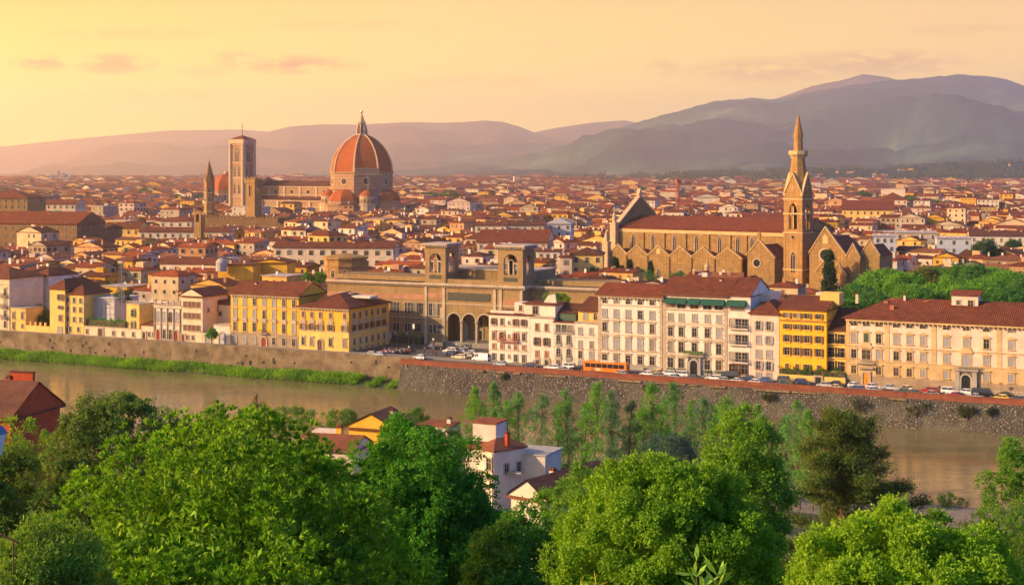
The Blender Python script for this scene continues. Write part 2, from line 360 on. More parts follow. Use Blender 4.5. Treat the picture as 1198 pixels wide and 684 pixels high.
# ------------------------------------------------------------------ ground, river, hills
def ground_mats():
    m, N, b = new_mat('earth'); p = world_pos(N)
    c = N.ramp(N.noise(p, 0.25, 6, 0.65), [(0.3, (0.05, 0.045, 0.02)), (0.5, (0.06, 0.085, 0.02)), (0.7, (0.10, 0.12, 0.035))])
    N.put(b.inputs['Base Color'], c); b.inputs['Roughness'].default_value = 0.95
    m, N, b = new_mat('gravel'); p = world_pos(N)
    c = N.mix(N.maprange(N.noise(p, 1.6, 6, 0.7), 0.3, 0.7), (0.10, 0.075, 0.05), (0.34, 0.27, 0.2))
    N.put(b.inputs['Base Color'], c); b.inputs['Roughness'].default_value = 0.95
    m, N, b = new_mat('town_paving'); p = world_pos(N)
    c = N.mix(N.maprange(N.noise(p, 0.08, 6, 0.6), 0.3, 0.7), (0.13, 0.10, 0.075), (0.22, 0.17, 0.12))
    N.put(b.inputs['Base Color'], c); b.inputs['Roughness'].default_value = 0.9
    m, N, b = new_mat('asphalt'); p = world_pos(N)
    c = N.mix(N.maprange(N.noise(p, 0.6, 6, 0.65), 0.3, 0.7), (0.055, 0.053, 0.055), (0.10, 0.095, 0.092))
    N.put(b.inputs['Base Color'], c); b.inputs['Roughness'].default_value = 0.85
    m, N, b = new_mat('pavement'); p = world_pos(N)
    c = N.mix(N.maprange(N.noise(p, 0.9, 5, 0.6), 0.3, 0.7), (0.17, 0.15, 0.125), (0.28, 0.25, 0.21))
    N.put(b.inputs['Base Color'], c); b.inputs['Roughness'].default_value = 0.85
    simple('road_paint', (0.7, 0.68, 0.62), 0.7)
    m, N, b = new_mat('river_water'); p = world_pos(N)
    big = N.noise(N.scale(p, (0.02, 0.05, 0.02)), 1.0, 4, 0.6)
    N.put(b.inputs['Base Color'], N.mix(N.maprange(big, 0.35, 0.65), (0.135, 0.118, 0.052), (0.20, 0.17, 0.082)))
    b.inputs['Roughness'].default_value = 0.06; b.inputs['IOR'].default_value = 1.33
    n1 = N.noise(N.scale(p, (0.55, 1.0, 1.0)), 1.1, 4, 0.6); n2 = N.noise(N.scale(p, (0.08, 0.2, 0.1)), 1.0, 3, 0.55)
    bp = N.new('ShaderNodeBump'); bp.inputs['Strength'].default_value = 0.28; bp.inputs['Distance'].default_value = 0.25
    N.put(bp.inputs['Height'], N.math('MULTIPLY', n1, N.maprange(n2, 0.35, 0.65, 0.25, 1.0))); N.l.new(bp.outputs[0], b.inputs['Normal'])
    m, N, b = new_mat('rubble'); p = world_pos(N)
    vo = N.new('ShaderNodeTexVoronoi'); N.put(vo.inputs['Vector'], N.scale(p, (1.0, 1.0, 1.25))); vo.inputs['Scale'].default_value = 2.7; vo.inputs['Randomness'].default_value = 1.0
    sp = N.new('ShaderNodeSeparateColor'); N.l.new(vo.outputs['Color'], sp.inputs[0])
    c = N.ramp(sp.outputs[0], [(0, (0.055, 0.053, 0.052)), (0.45, (0.105, 0.099, 0.092)), (0.80, (0.145, 0.136, 0.122)), (0.9, (0.30, 0.275, 0.235)), (1, (0.5, 0.46, 0.40))])
    c = N.mix(N.maprange(vo.outputs['Distance'], 0.25, 0.6), c, (0.04, 0.032, 0.024))
    n1 = N.noise(p, 0.12, 4, 0.6); c = N.mix(N.maprange(n1, 0.42, 0.68, 0, 0.6), c, (0.13, 0.125, 0.085))
    N.put(b.inputs['Base Color'], c); b.inputs['Roughness'].default_value = 0.95
    bp = N.new('ShaderNodeBump'); bp.inputs['Strength'].default_value = 1.0; bp.inputs['Distance'].default_value = 0.25; bp.invert = True
    N.put(bp.inputs['Height'], vo.outputs['Distance']); N.l.new(bp.outputs[0], b.inputs['Normal'])
ground_mats()
def build_ground():
    ws = [-9000, -1500] + [t[0] for t in TERR] + [326, 385, 403.4]
    wz = [54, 54] + [t[1] for t in TERR] + [-9, -9, -9]
    ws += [403.6, 600, 2000, 8000, 60000]; wz += [-0.02, -0.02, -0.02, -0.02, -0.02]
    ss = [-60000, -9000, -2500, -700] + list(range(-400, 401, 10)) + [700, 2500, 9000, 60000]
    V, Fq, mi = [], [], []
    for i, w in enumerate(ws):
        for s in ss:
            x, y = bank(s - w * CA * SA, w * CA)
            j = 0.0
            if -5 <= w < 262 and abs(s) < 380: j = noise.noise(Vector((x * 0.05, y * 0.05, 0))) * min(3.0, max(0.3, w * 0.04))
            if 262 <= w <= 312 and abs(s) < 380: j = 0.5 * noise.noise(Vector((x * 0.12, y * 0.12, 3)))
            if w > 318: j = 0
            V.append((x, y, wz[i] + j))
    n = len(ss)
    for i in range(len(ws) - 1):
        for k in range(n - 1):
            Fq.append((i * n + k, i * n + k + 1, (i + 1) * n + k + 1, (i + 1) * n + k))
            mi.append(1 if 269 <= ws[i] < 403.3 else (2 if ws[i] >= 403.3 else 0))
    o = link('ground', np_mesh('ground', np.array(V), np.array(Fq), [M['earth'], M['gravel'], M['town_paving']], mi=mi)); tag(o, kind='structure')
    # water
    V = []; 
    xs = [-9000, -3000, -900] + list(range(-400, 401, 20)) + [900, 3000, 9000]
    for s in xs:
        for v in (306 * CA, 330 * CA, 360 * CA, 399 * CA): V.append((*bank(s - v * SA, v), -7.0))
    Fq = [(i * 4 + j, i * 4 + 4 + j, i * 4 + 5 + j, i * 4 + 1 + j) for i in range(len(xs) - 1) for j in range(3)]
    tag(link('river_water', np_mesh('river_water', np.array(V), np.array(Fq), M['river_water'])), kind='structure')
build_ground()
def strip(name, s0, s1, v0, v1, z0, z1, mat, parent=None, kind='structure'):
    mb = MB(); a = [bank(s0, v0), bank(s1, v0), bank(s1, v1), bank(s0, v1)]; mb.extr(a, z0, z1)
    o = mb.build(name, mat, parent)
    if kind and parent is None: tag(o, kind=kind)
    return o
SCORN = bank_at(472, 358)[0]                       # where the two quay walls meet
S_L, S_R = bank_at(0, 362)[0] - 260, bank_at(1198, 357)[0] + 160
strip('road', S_L, SCORN, 362.8, 367.6, -0.5, 0.02, M['asphalt'])
strip('road', SCORN, S_R, 358.2, 367.6, -0.5, 0.02, M['asphalt'])
strip('pavement', S_L, S_R, 367.6, 372.0, -0.5, 0.14, M['pavement'])
strip('square', bank_at(440, 385)[0] - 14, bank_at(585, 385)[0] + 2, 372.0, 399.0, -0.5, 0.05, M['asphalt'])
strip('pavement', SCORN, S_R, 357.4, 358.9, -0.5, 0.12, M['pavement'])
for i in range(70):
    s = SCORN + 4 + i * 6.0
    strip('road_marking', s, s + 2.5, 363.4, 363.55, 0.0, 0.026, M['road_paint'])

def quay_walls():
    w = thing('quay_wall', 'dark rubble stone embankment with red brick parapet along the right river side', 'embankment wall', (*bank(SCORN, 357), 0), -A)
    L = S_R - SCORN; mb = MB(); n = 150
    for i in range(n):            # battered, uneven rubble face
        for j in range(8):
            q = []
            for (a, c) in ((i, j), (i + 1, j), (i + 1, j + 1), (i, j + 1)):
                x = L * a / n; t = c / 8; z = -8.6 + t * 8.4
                y = -3.2 * (1 - t) + (0.35 * noise.noise(Vector((x * 0.5, z * 0.5, 1))) if 0 < c < 8 else 0)
                q.append((x, y, z))
            mb.poly(q)
    mb.poly([(0, -3.2, -8.6), (0, 0, -0.2), (0, 6, -0.2), (0, 6, -8.6)])
    mb.poly([(0, 0, -0.2), (L, 0, -0.2), (L, 1.2, -0.2), (0, 1.2, -0.2)])
    mb.build('rubble_face', M['rubble'], w, smooth=False)
    MB().box(-0.4, L, -0.05, 0.4, -0.45, 1.05).build('parapet', M['parapet_brick'], w)
    MB().box(-0.45, L, -0.12, 0.47, 1.05, 1.17).build('coping', M['parapet_brick'], w)
    mb = MB()
    x = 2.0; rng = random.Random(5)
    while x < L - 3:
        l = rng.uniform(2, 9)
        if rng.random() < 0.6: mb.box(x, x + l, -0.55 - rng.random() * 0.3, -0.02, -0.75 - rng.random() * 0.2, -0.47)
        x += l + rng.uniform(0.5, 4)
    mb.build('ledge', M['quay_stone'], w)
    w = thing('quay_wall', 'tall tan stone river wall above the green bank on the left', 'embankment wall', (*bank(SCORN, 362), 0), -A)
    L = SCORN - S_L
    MB().box(-L, 1.5, 0, 0.9, -9, -0.35).build('stone_face', M['quay_old'], w)
    rq = random.Random(3)
    for i in range(34): x = -rq.uniform(4, L - 230); z = rq.uniform(-4.6, -1.2); MB().box(x, x + rq.uniform(.5, 1.1), -0.03, 0.02, z, z + rq.uniform(.5, 1.3)).build('drain_hole', M['glass_dark'], w)
    MB().box(-L, 1.5, -0.08, 0.45, -0.35, 1.0).build('parapet', M['quay_old'], w)
    mb = MB().box(1.4, 1.9, -5.5, 0.95, -9, -0.3); mb.build('return_wall', M['quay_stone'], w)
quay_walls()

def hill_mat(name, stops, fscale):
    m, N, b = new_mat(name); p = world_pos(N)
    f = N.noise(p, fscale, 8, 0.62); g = N.noise(p, fscale * 6, 5, 0.6)
    c = N.ramp(f, stops); c = N.mix(N.maprange(g, 0.4, 0.65, 0, 0.5), c, N.mix(1.0, c, (0.45, 0.5, 0.5), 'MULTIPLY'))
    N.put(b.inputs['Base Color'], c); b.inputs['Roughness'].default_value = 1.0; b.inputs['Specular IOR Level'].default_value = 0.0; return m
hill_mat('hill_woods', [(0.35, (0.012, 0.035, 0.035)), (0.5, (0.018, 0.05, 0.045)), (0.56, (0.05, 0.11, 0.07)), (0.66, (0.15, 0.19, 0.12))], 0.0009)
hill_mat('hill_far', [(0.3, (0.09, 0.06, 0.035)), (0.6, (0.14, 0.09, 0.05))], 0.0006)
def hill(name, prof, Yc, Wf, mat, amp, power=1.0, seed=0, rows=26, step=5):
    xs = [p[0] for p in prof]; ys = [p[1] for p in prof]
    cols = np.arange(xs[0], xs[-1] + 1, step); V = []; n = rows + 7
    for px in cols:
        k = (px - CX) / FPX; zc = max(2.0, zat(float(np.interp(px, xs, ys)), Yc))
        for j in range(n):
            if j <= rows: t = j / rows; Y = Yc - Wf * (1 - t); z = zc * (t ** power)
            else: t = 1 - (j - rows) / 6; Y = Yc + Wf * 0.5 * (1 - t); z = zc * max(t, 0)
            X = k * Y; env = min(1.0, 4 * t * (1.02 - t)) if j <= rows else 0.3
            q = Vector((X * 0.0007, Y * 0.0007, seed))
            z += amp * env * (noise.fractal(q, 0.9, 2.1, 6) * min(1, zc / 200)) 
            if j == rows: z += amp * 0.035 * noise.fractal(Vector((X * 0.012, 7, seed)), 0.8, 2.0, 3)
            V.append((X, Y, max(z, -3.0) if 0 < j < n - 1 else -8.0))
    Fq = [(i * n + j, (i + 1) * n + j, (i + 1) * n + j + 1, i * n + j + 1) for i in range(len(cols) - 1) for j in range(n - 1)]
    o = link(name, np_mesh(name, np.array(V), np.array(Fq), mat)); tag(o, kind='structure')
    o.data.polygons.foreach_set('use_smooth', [True] * len(o.data.polygons)); return o
hill('hills', [(-700, 215), (-60, 213), (0, 209), (40, 195), (75, 185), (110, 176), (140, 169), (170, 168), (220, 166), (265, 162), (300, 157), (340, 148), (375, 146), (420, 146), (470, 143), (520, 144),
      (570, 141), (590, 143), (610, 149), (625, 155), (650, 160), (900, 185), (1500, 200)], 18500, 7000, M['hill_far'], 170, 1.2, 3)
hill('hills', [(500, 190), (600, 160), (650, 150), (690, 144), (730, 141), (745, 144), (800, 150), (1500, 170)], 19500, 5000, M['hill_far'], 120, 1.2, 9)
hill('hills', [(-900, 200), (-200, 186), (0, 172), (80, 163), (140, 158), (200, 153), (280, 152), (400, 160), (700, 190)], 20500, 2500, M['hill_far'], 90, 1.2, 5)
hill('hills', [(800, 150), (870, 125), (910, 115), (950, 101), (985, 94), (1010, 87), (1035, 90), (1060, 96), (1300, 120), (1500, 150)], 16500, 3000, M['hill_far'], 120, 1.1, 12)
hill('hills', [(230, 207), (300, 205), (340, 195), (400, 186), (470, 179), (520, 173), (560, 171), (600, 169), (640, 168), (680, 172), (800, 190), (1000, 200)], 15000, 4500, M['hill_woods'], 150, 1.1, 20)
hill('hills', [(420, 208), (520, 200), (600, 186), (640, 178), (665, 170), (700, 157), (750, 141), (800, 128), (840, 117), (880, 114), (910, 115), (950, 106), (990, 100), (1040, 93), (1080, 90), (1120, 86), (1150, 88),
      (1175, 91), (1198, 100), (1300, 120), (1500, 110), (1900, 190)], 13500, 6000, M['hill_woods'], 270, 1.35, 31, 40, 4)
FOOT = [(640, 209), (720, 207), (800, 205), (860, 203), (950, 200), (1040, 199), (1120, 194), (1198, 190), (1400, 186), (1900, 205)]
hill('hills', FOOT, 5600, 1700, M['hill_woods'], 25, 1.3, 44, 12, 6)

def build_haze():
    m = bpy.data.materials.new('haze'); m.use_nodes = True; N = NT(m.node_tree); N.n.clear()
    pv = N.new('ShaderNodeVolumePrincipled'); pv.inputs['Color'].default_value = HAZE_COLOR; pv.inputs['Density'].default_value = HAZE_DENSITY; pv.inputs['Anisotropy'].default_value = HAZE_G
    out = N.new('ShaderNodeOutputMaterial'); N.l.new(pv.outputs[0], out.inputs['Volume'])
    m.cycles.homogeneous_volume = True
    mb = MB().box(-30000, 30000, -9000, 22500, -12, 1060)
    o = mb.build('haze', m); tag(o, kind='stuff')
build_haze()
# ------------------------------------------------------------------ windows and riverside buildings
WCACHE = {}
def window_meshes(w, h, style, fill, fr):
    key = (round(w, 2), round(h, 2), style, fill, fr)
    if key in WCACHE: return WCACHE[key]
    arch = 'arch' in style; t = 0.16 if 'thin' in style else 0.24
    mb = MB()
    if arch:
        zs = h - w / 2; inner = [(-w / 2, 0)] + arch_pts(0, w, zs, 8) + [(w / 2, 0)]
        outer = [(-w / 2 - t, 0)] + arch_pts(0, w + 2 * t, zs, 8) + [(w / 2 + t, 0)]
        for i in range(len(inner) - 1):
            a, b, c, d = outer[i], outer[i + 1], inner[i + 1], inner[i]
            for y0, y1 in ((-0.14, None),):
                mb.poly([(a[0], -0.14, a[1]), (b[0], -0.14, b[1]), (c[0], -0.14, c[1]), (d[0], -0.14, d[1])])
            mb.poly([(a[0], 0.02, a[1]), (b[0], 0.02, b[1]), (b[0], -0.14, b[1]), (a[0], -0.14, a[1])])
            mb.poly([(d[0], 0.02, d[1]), (c[0], 0.02, c[1]), (c[0], -0.14, c[1]), (d[0], -0.14, d[1])])
        pane = inner
    else:
        mb.box(-w / 2 - t, -w / 2, -0.14, 0.02, 0, h); mb.box(w / 2, w / 2 + t, -0.14, 0.02, 0, h); mb.box(-w / 2 - t, w / 2 + t, -0.145, 0.02, h, h + t)
        pane = [(-w / 2, 0), (-w / 2, h), (w / 2, h), (w / 2, 0)]
    if 'ped' in style:
        b = h + t + 0.18; mb.box(-w / 2 - t - 0.22, w / 2 + t + 0.22, -0.36, 0.02, b - 0.12, b + 0.02)
        mb.prism([(-w / 2 - t - 0.25, b + 0.02), (w / 2 + t + 0.25, b + 0.02), (0, b + 0.55)], -0.34, 0.02)
    if 'cur' in style:
        b = h + t + 0.18; mb.prism([(-w / 2 - t - 0.25, b)] + [(x, z) for x, z in arch_pts(0, w + 2 * t + 0.5, b, 8)][1:-1] + [(w / 2 + t + 0.25, b)], -0.34, 0.02)
    if 'cap' in style: mb.box(-w / 2 - t - 0.2, w / 2 + t + 0.2, -0.34, 0.02, h + t + 0.12, h + t + 0.32)
    frame = mb.mesh('window', M[fr])
    pm = MB(); pm.poly([(x, -0.03, z) for x, z in pane], 0)
    if fill in ('glass_dark', 'glass_warm', 'curtain'):
        pm.box(-0.05, 0.05, -0.07, -0.035, 0.0, h * 0.98, 1); pm.box(-w / 2, w / 2, -0.069, -0.036, h * 0.62, h * 0.62 + 0.08, 1)
    else:
        for i in range(int(h / 0.22)): pm.box(-w / 2 + 0.06, w / 2 - 0.06, -0.07, -0.036, i * 0.22 + 0.03, i * 0.22 + 0.13, 0)
        pm.box(-0.03, 0.03, -0.09, -0.036, 0, h * 0.97, 0)
    pane_me = pm.mesh('pane', [M[fill], M['window_white']])
    sill = MB().box(-w / 2 - t - 0.15, w / 2 + t + 0.15, -0.32, 0.02, -0.2, -0.002).mesh('sill', M[fr])
    sh = {}
    for c in ('shutter_brown', 'shutter_blue', 'shutter_red', 'shutter_green'):
        b = MB().box(-w / 4, w / 4, -0.05, 0.0, 0.02, h - 0.02)
        for i in range(int(h / 0.25)): b.box(-w / 4 + 0.06, w / 4 - 0.06, -0.07, -0.052, 0.06 + i * 0.25, 0.18 + i * 0.25)
        sh[c] = b.mesh('shutter', M[c])
    WCACHE[key] = (frame, pane_me, sill, sh); return WCACHE[key]
WR = random.Random(12)
def window(root, x, z, w, h, style='plain', fill='glass_dark', fr='trim_stone', shutters=None, y=0.0, side=0, W=0.0):
    r = WR.random()                    # some panes curtained, some shutters left open
    if fill == 'glass_dark' and r < 0.3: fill = 'glass_warm' if r < 0.17 else 'curtain'
    elif fill == 'shutter_blue' and r < 0.14: fill = 'glass_dark' if r < .08 else 'shutter_green'
    if shutters and r > 0.9: shutters = None; fill = 'shutter_brown' if shutters == 'shutter_brown' else fill
    frame, pane, sill, sh = window_meshes(w, h, style, fill, fr)
    loc, rz = ((x, y, z), 0.0) if side == 0 else (((W, x, z), math.pi / 2) if side == 1 else ((0, x, z), -math.pi / 2))
    o = link('window', frame, root, loc, rz); link('pane', pane, o)
    if 'nosill' not in style: link('sill', sill, o)
    if shutters:
        for sx in (-1, 1): link('shutter', sh[shutters], o, (sx * (w * 0.75 + 0.06), -0.15, 0))
    return o
def door(root, x, w, h, mat, arch=False, fr='trim_stone', y=0.0, z=0.0):
    mb = MB(); t = 0.45
    if arch:
        zs = h - w / 2; inner = [(-w / 2, 0)] + arch_pts(0, w, zs, 10) + [(w / 2, 0)]; outer = [(-w / 2 - t, 0)] + arch_pts(0, w + 2 * t, zs, 10) + [(w / 2 + t, 0)]
        for i in range(len(inner) - 1):
            a, b, c, d = outer[i], outer[i + 1], inner[i + 1], inner[i]
            mb.poly([(p[0], -0.25, p[1]) for p in (a, b, c, d)])
            for p, q in ((a, b), (d, c)): mb.poly([(p[0], 0.02, p[1]), (q[0], 0.02, q[1]), (q[0], -0.25, q[1]), (p[0], -0.25, p[1])])
    else:
        inner = [(-w / 2, 0), (-w / 2, h), (w / 2, h), (w / 2, 0)]
        mb.box(-w / 2 - t, -w / 2, -0.25, 0.02, 0, h); mb.box(w / 2, w / 2 + t, -0.25, 0.02, 0, h); mb.box(-w / 2 - t, w / 2 + t, -0.26, 0.02, h, h + t)
    o = mb.build('door', M[fr], root, (x, y, z))
    lf = MB(); lf.poly([(a, -0.05, b) for a, b in inner]); lf.box(-0.03, 0.03, -0.12, -0.055, 0, h * 0.9); lf.build('door_leaf', M[mat], o)
    MB().box(0.12, 0.2, -0.14, -0.055, h * 0.42, h * 0.48).build('handle', M['iron'], o); return o
def roof_mesh(mb, W, D, z, kind, rise, o=0.7, th=0.28):
    x0, x1, y0, y1 = -o, W + o, -o, D + o
    e = [(x0, y0), (x1, y0), (x1, y1), (x0, y1)]
    mb.extr(e, z, z + th, top=False); mb.poly([(x, y, z) for x, y in e[::-1]])
    z += th
    if kind == 'hip':
        i = min(D + 2 * o, W + 2 * o) / 2
        if W >= D:
            a, b = (x0 + i, (y0 + y1) / 2, z + rise), (x1 - i, (y0 + y1) / 2, z + rise)
            mb.poly([(x0, y0, z), (x1, y0, z), b, a]); mb.poly([(x1, y1, z), (x0, y1, z), a, b]); mb.poly([(x1, y0, z), (x1, y1, z), b]); mb.poly([(x0, y1, z), (x0, y0, z), a])
        else:
            a, b = ((x0 + x1) / 2, y0 + i, z + rise), ((x0 + x1) / 2, y1 - i, z + rise)
            mb.poly([(x0, y0, z), (x1, y0, z), a]); mb.poly([(x1, y0, z), (x1, y1, z), b, a]); mb.poly([(x1, y1, z), (x0, y1, z), b]); mb.poly([(x0, y1, z), (x0, y0, z), a, b])
    elif kind == 'gable':
        ym = (y0 + y1) / 2; b = .25; mb.prism_x([(y0, z), (y1, z), (y1, z + .02), (ym, z + rise + .02), (y0, z + .02)], x0 + b, x1 - b, 1)
        for q in ([(x0, y0, z + .03), (x1, y0, z + .03), (x1, ym, z + rise + .03), (x0, ym, z + rise + .03)], [(x1, y1, z + .03), (x0, y1, z + .03), (x0, ym, z + rise + .03), (x1, ym, z + rise + .03)]): mb.poly(q); mb.poly([(x, y, h + .16) for x, y, h in q])
    elif kind == 'gable_y':
        xm = (x0 + x1) / 2; b = .25; mb.prism([(x0, z), (x1, z), (x1, z + .02), (xm, z + rise + .02), (x0, z + .02)], y0 + b, y1 - b, 1)
        for q in ([(x0, y0, z + .03), (x0, y1, z + .03), (xm, y1, z + rise + .03), (xm, y0, z + rise + .03)], [(x1, y0, z + .03), (x1, y1, z + .03), (xm, y1, z + rise + .03), (xm, y0, z + rise + .03)]): mb.poly(q); mb.poly([(x, y, h + .16) for x, y, h in q])
    elif kind == 'shed': mb.prism_x([(y0, z), (y1, z), (y1, z + rise)], x0, x1)
    elif kind == 'shed_x': mb.prism([(x0, z), (x1, z), (x0, z + rise)], y0, y1)
    else: mb.poly([(x, y, z) for x, y in e])
    return mb
def gable_wall(mb, W, D, z, rise):       # masonry triangles under a gable roof with little overhang
    for x in (0.0, W): mb.poly([(x, 0, z), (x, D, z), (x, D / 2, z + rise)])
def chimney(root, x, y, z, h=1.6, w=0.7, mat='cream_plaster', d=None):
    d = d or w
    c = MB().box(-w / 2, w / 2, -d / 2, d / 2, -0.8, h).build('chimney', M[mat], root, (x, y, z))
    MB().box(-w / 2 - 0.12, w / 2 + 0.12, -d / 2 - 0.12, d / 2 + 0.12, h, h + 0.12).box(-w / 2 + 0.1, w / 2 - 0.1, -d / 2 + 0.1, d / 2 - 0.1, h + 0.12, h + 0.4).build('cap', M['roof_russet'], c); return c
def skylight(root, x, y, z, pitch=0.3):
    o = MB().box(-0.6, 0.6, -0.45, 0.45, 0, 0.16).build('skylight', M['pale_blue_paint'], root, (x, y, z)); o.rotation_euler = (pitch, 0, 0); return o
def antenna(root, x, y, z, h=2.6):
    mb = MB().tube([(0, 0, -0.5), (0, 0, h)], 0.05, 4).tube([(-0.7, 0, h - 0.1), (0.7, 0, h - 0.1)], 0.035, 4)
    for i in range(5): mb.tube([(-0.6 + i * 0.3, -0.35, h - 0.1), (-0.6 + i * 0.3, 0.35, h - 0.1)], 0.025, 4)
    return mb.build('antenna', M['iron'], root, (x, y, z))
def balcony(root, x, z, w, d=1.0, mat='trim_grey', green=False, rail='iron', y=0.0):
    o = MB().box(-w / 2, w / 2, -d, 0.02, -0.25, 0).build('balcony', M[mat], root, (x, y, z))
    mb = MB().box(-w / 2, w / 2, -d, -d + 0.08, 0.85, 0.95).box(-w / 2, -w / 2 + 0.08, -d + 0.08, 0, 0.85, 0.95).box(w / 2 - 0.08, w / 2, -d + 0.08, 0, 0.85, 0.95)
    k = max(3, int(w / 0.35))
    for i in range(k + 1): mb.box(-w / 2 + (w - 0.07) * i / k, -w / 2 + (w - 0.07) * i / k + 0.07, -d + 0.005, -d + 0.075, 0, 0.85)
    mb.build('railing', M[rail], o)
    return o

class Bld:
    """a building fronting the river street: local x along the street, y away from the river"""
    def __init__(s, name, label, px0, px1, v=370.0, depth=14.0, py=None, h=None, mat='cream_plaster', z0=0.0, cat='building', pyat=None, gap=0.02, group=None):
        s0, X0, Y0 = bank_at(px0, v); s1, X1, Y1 = bank_at(px1, v)
        s.W = s1 - s0 - gap; s.D = depth; s.X0, s.Y0, s.v, s.s0 = X0, Y0, v, s0
        Ym = (Y0 + Y1) / 2
        s.h = h if h is not None else zat(py, Ym if pyat is None else pyat) - z0
        s.root = thing(name, label, cat, (*bank(s0, v), z0), -A, group); s.mat = mat; s.z0 = z0; s.wall = MB()
    def lx(s, px): return bank_at(px, s.v)[0] - s.s0              # picture column -> local x on the front
    def lz(s, py, px=None):                                       # picture row -> local z on the front
        Y = bank_at(px, s.v)[2] if px is not None else (s.Y0 + bank_at(0, s.v)[2] * 0)
        return zat(py, Y) - s.z0
    def walls(s, gable=0.0, name='wall'):
        s.wall.box(0, s.W, 0, s.D, -0.4, s.h, bottom=False)
        if gable: gable_wall(s.wall, s.W, s.D, s.h, gable)
        s.wall_o = s.wall.build(name, M[s.mat], s.root); return s
    def roof(s, kind='hip', rise=3.0, mat='roof_russet', o=0.7):
        mb = MB(); s.rf = roof_mesh(mb, s.W, s.D, s.h, kind, rise, o).build('roof', [M[mat], M[s.mat]], s.root); s.rise = rise; s.kind = kind
        return s
    def row(s, xs, z, w, h, **kw):
        for x in xs: window(s.root, x, z, w, h, **kw)
        return s
    def band(s, z, hh=0.22, d=0.18, mat='trim_stone', right=True):
        MB().box(-0.0, s.W + (d if right else 0), -d, 0.01, z, z + hh).build('string_course', M[mat], s.root); return s
    def side_band(s, z, hh=0.22, d=0.18, mat='trim_stone'):
        MB().box(s.W - 0.01, s.W + d, 0.0, s.D, z, z + hh).build('string_course', M[mat], s.root); return s
    def quoins(s, mat='trim_stone', w=0.9, at_x=None):
        for x in (at_x if at_x is not None else (0.0, s.W - w)):
            mb = MB(); z = 0.4; i = 0
            while z < s.h - 0.9:
                ww = w if i % 2 else w * 0.7
                mb.box(x + (w - ww if x > s.W / 2 else 0), x + (w if x > s.W / 2 else ww), -0.09, 0.01, z, z + 0.62); z += 0.68; i += 1
            mb.build('quoin', M[mat], s.root)
        return s
    def cornice(s, mat='trim_stone', d=0.55, hh=0.45):
        mb = MB().box(-0.05, s.W + d * 0.8, -d, 0.01, s.h - hh, s.h - 0.005); x = 0.6
        while x < s.W - 0.3: mb.box(x, x + 0.25, -d * 0.9, 0.0, s.h - hh - 0.4, s.h - hh); x += 1.1
        mb.build('cornice', M[mat], s.root); return s
    def plinth(s, hh, mat='trim_grey', d=0.08, right=False):
        MB().box(0.0, s.W + (d if right else 0), -d, 0.01, -0.35, hh).build('plinth', M[mat], s.root); return s
def spread(W, n, m): return [m + (W - 2 * m) * i / (n - 1) for i in range(n)] if n > 1 else [W / 2]

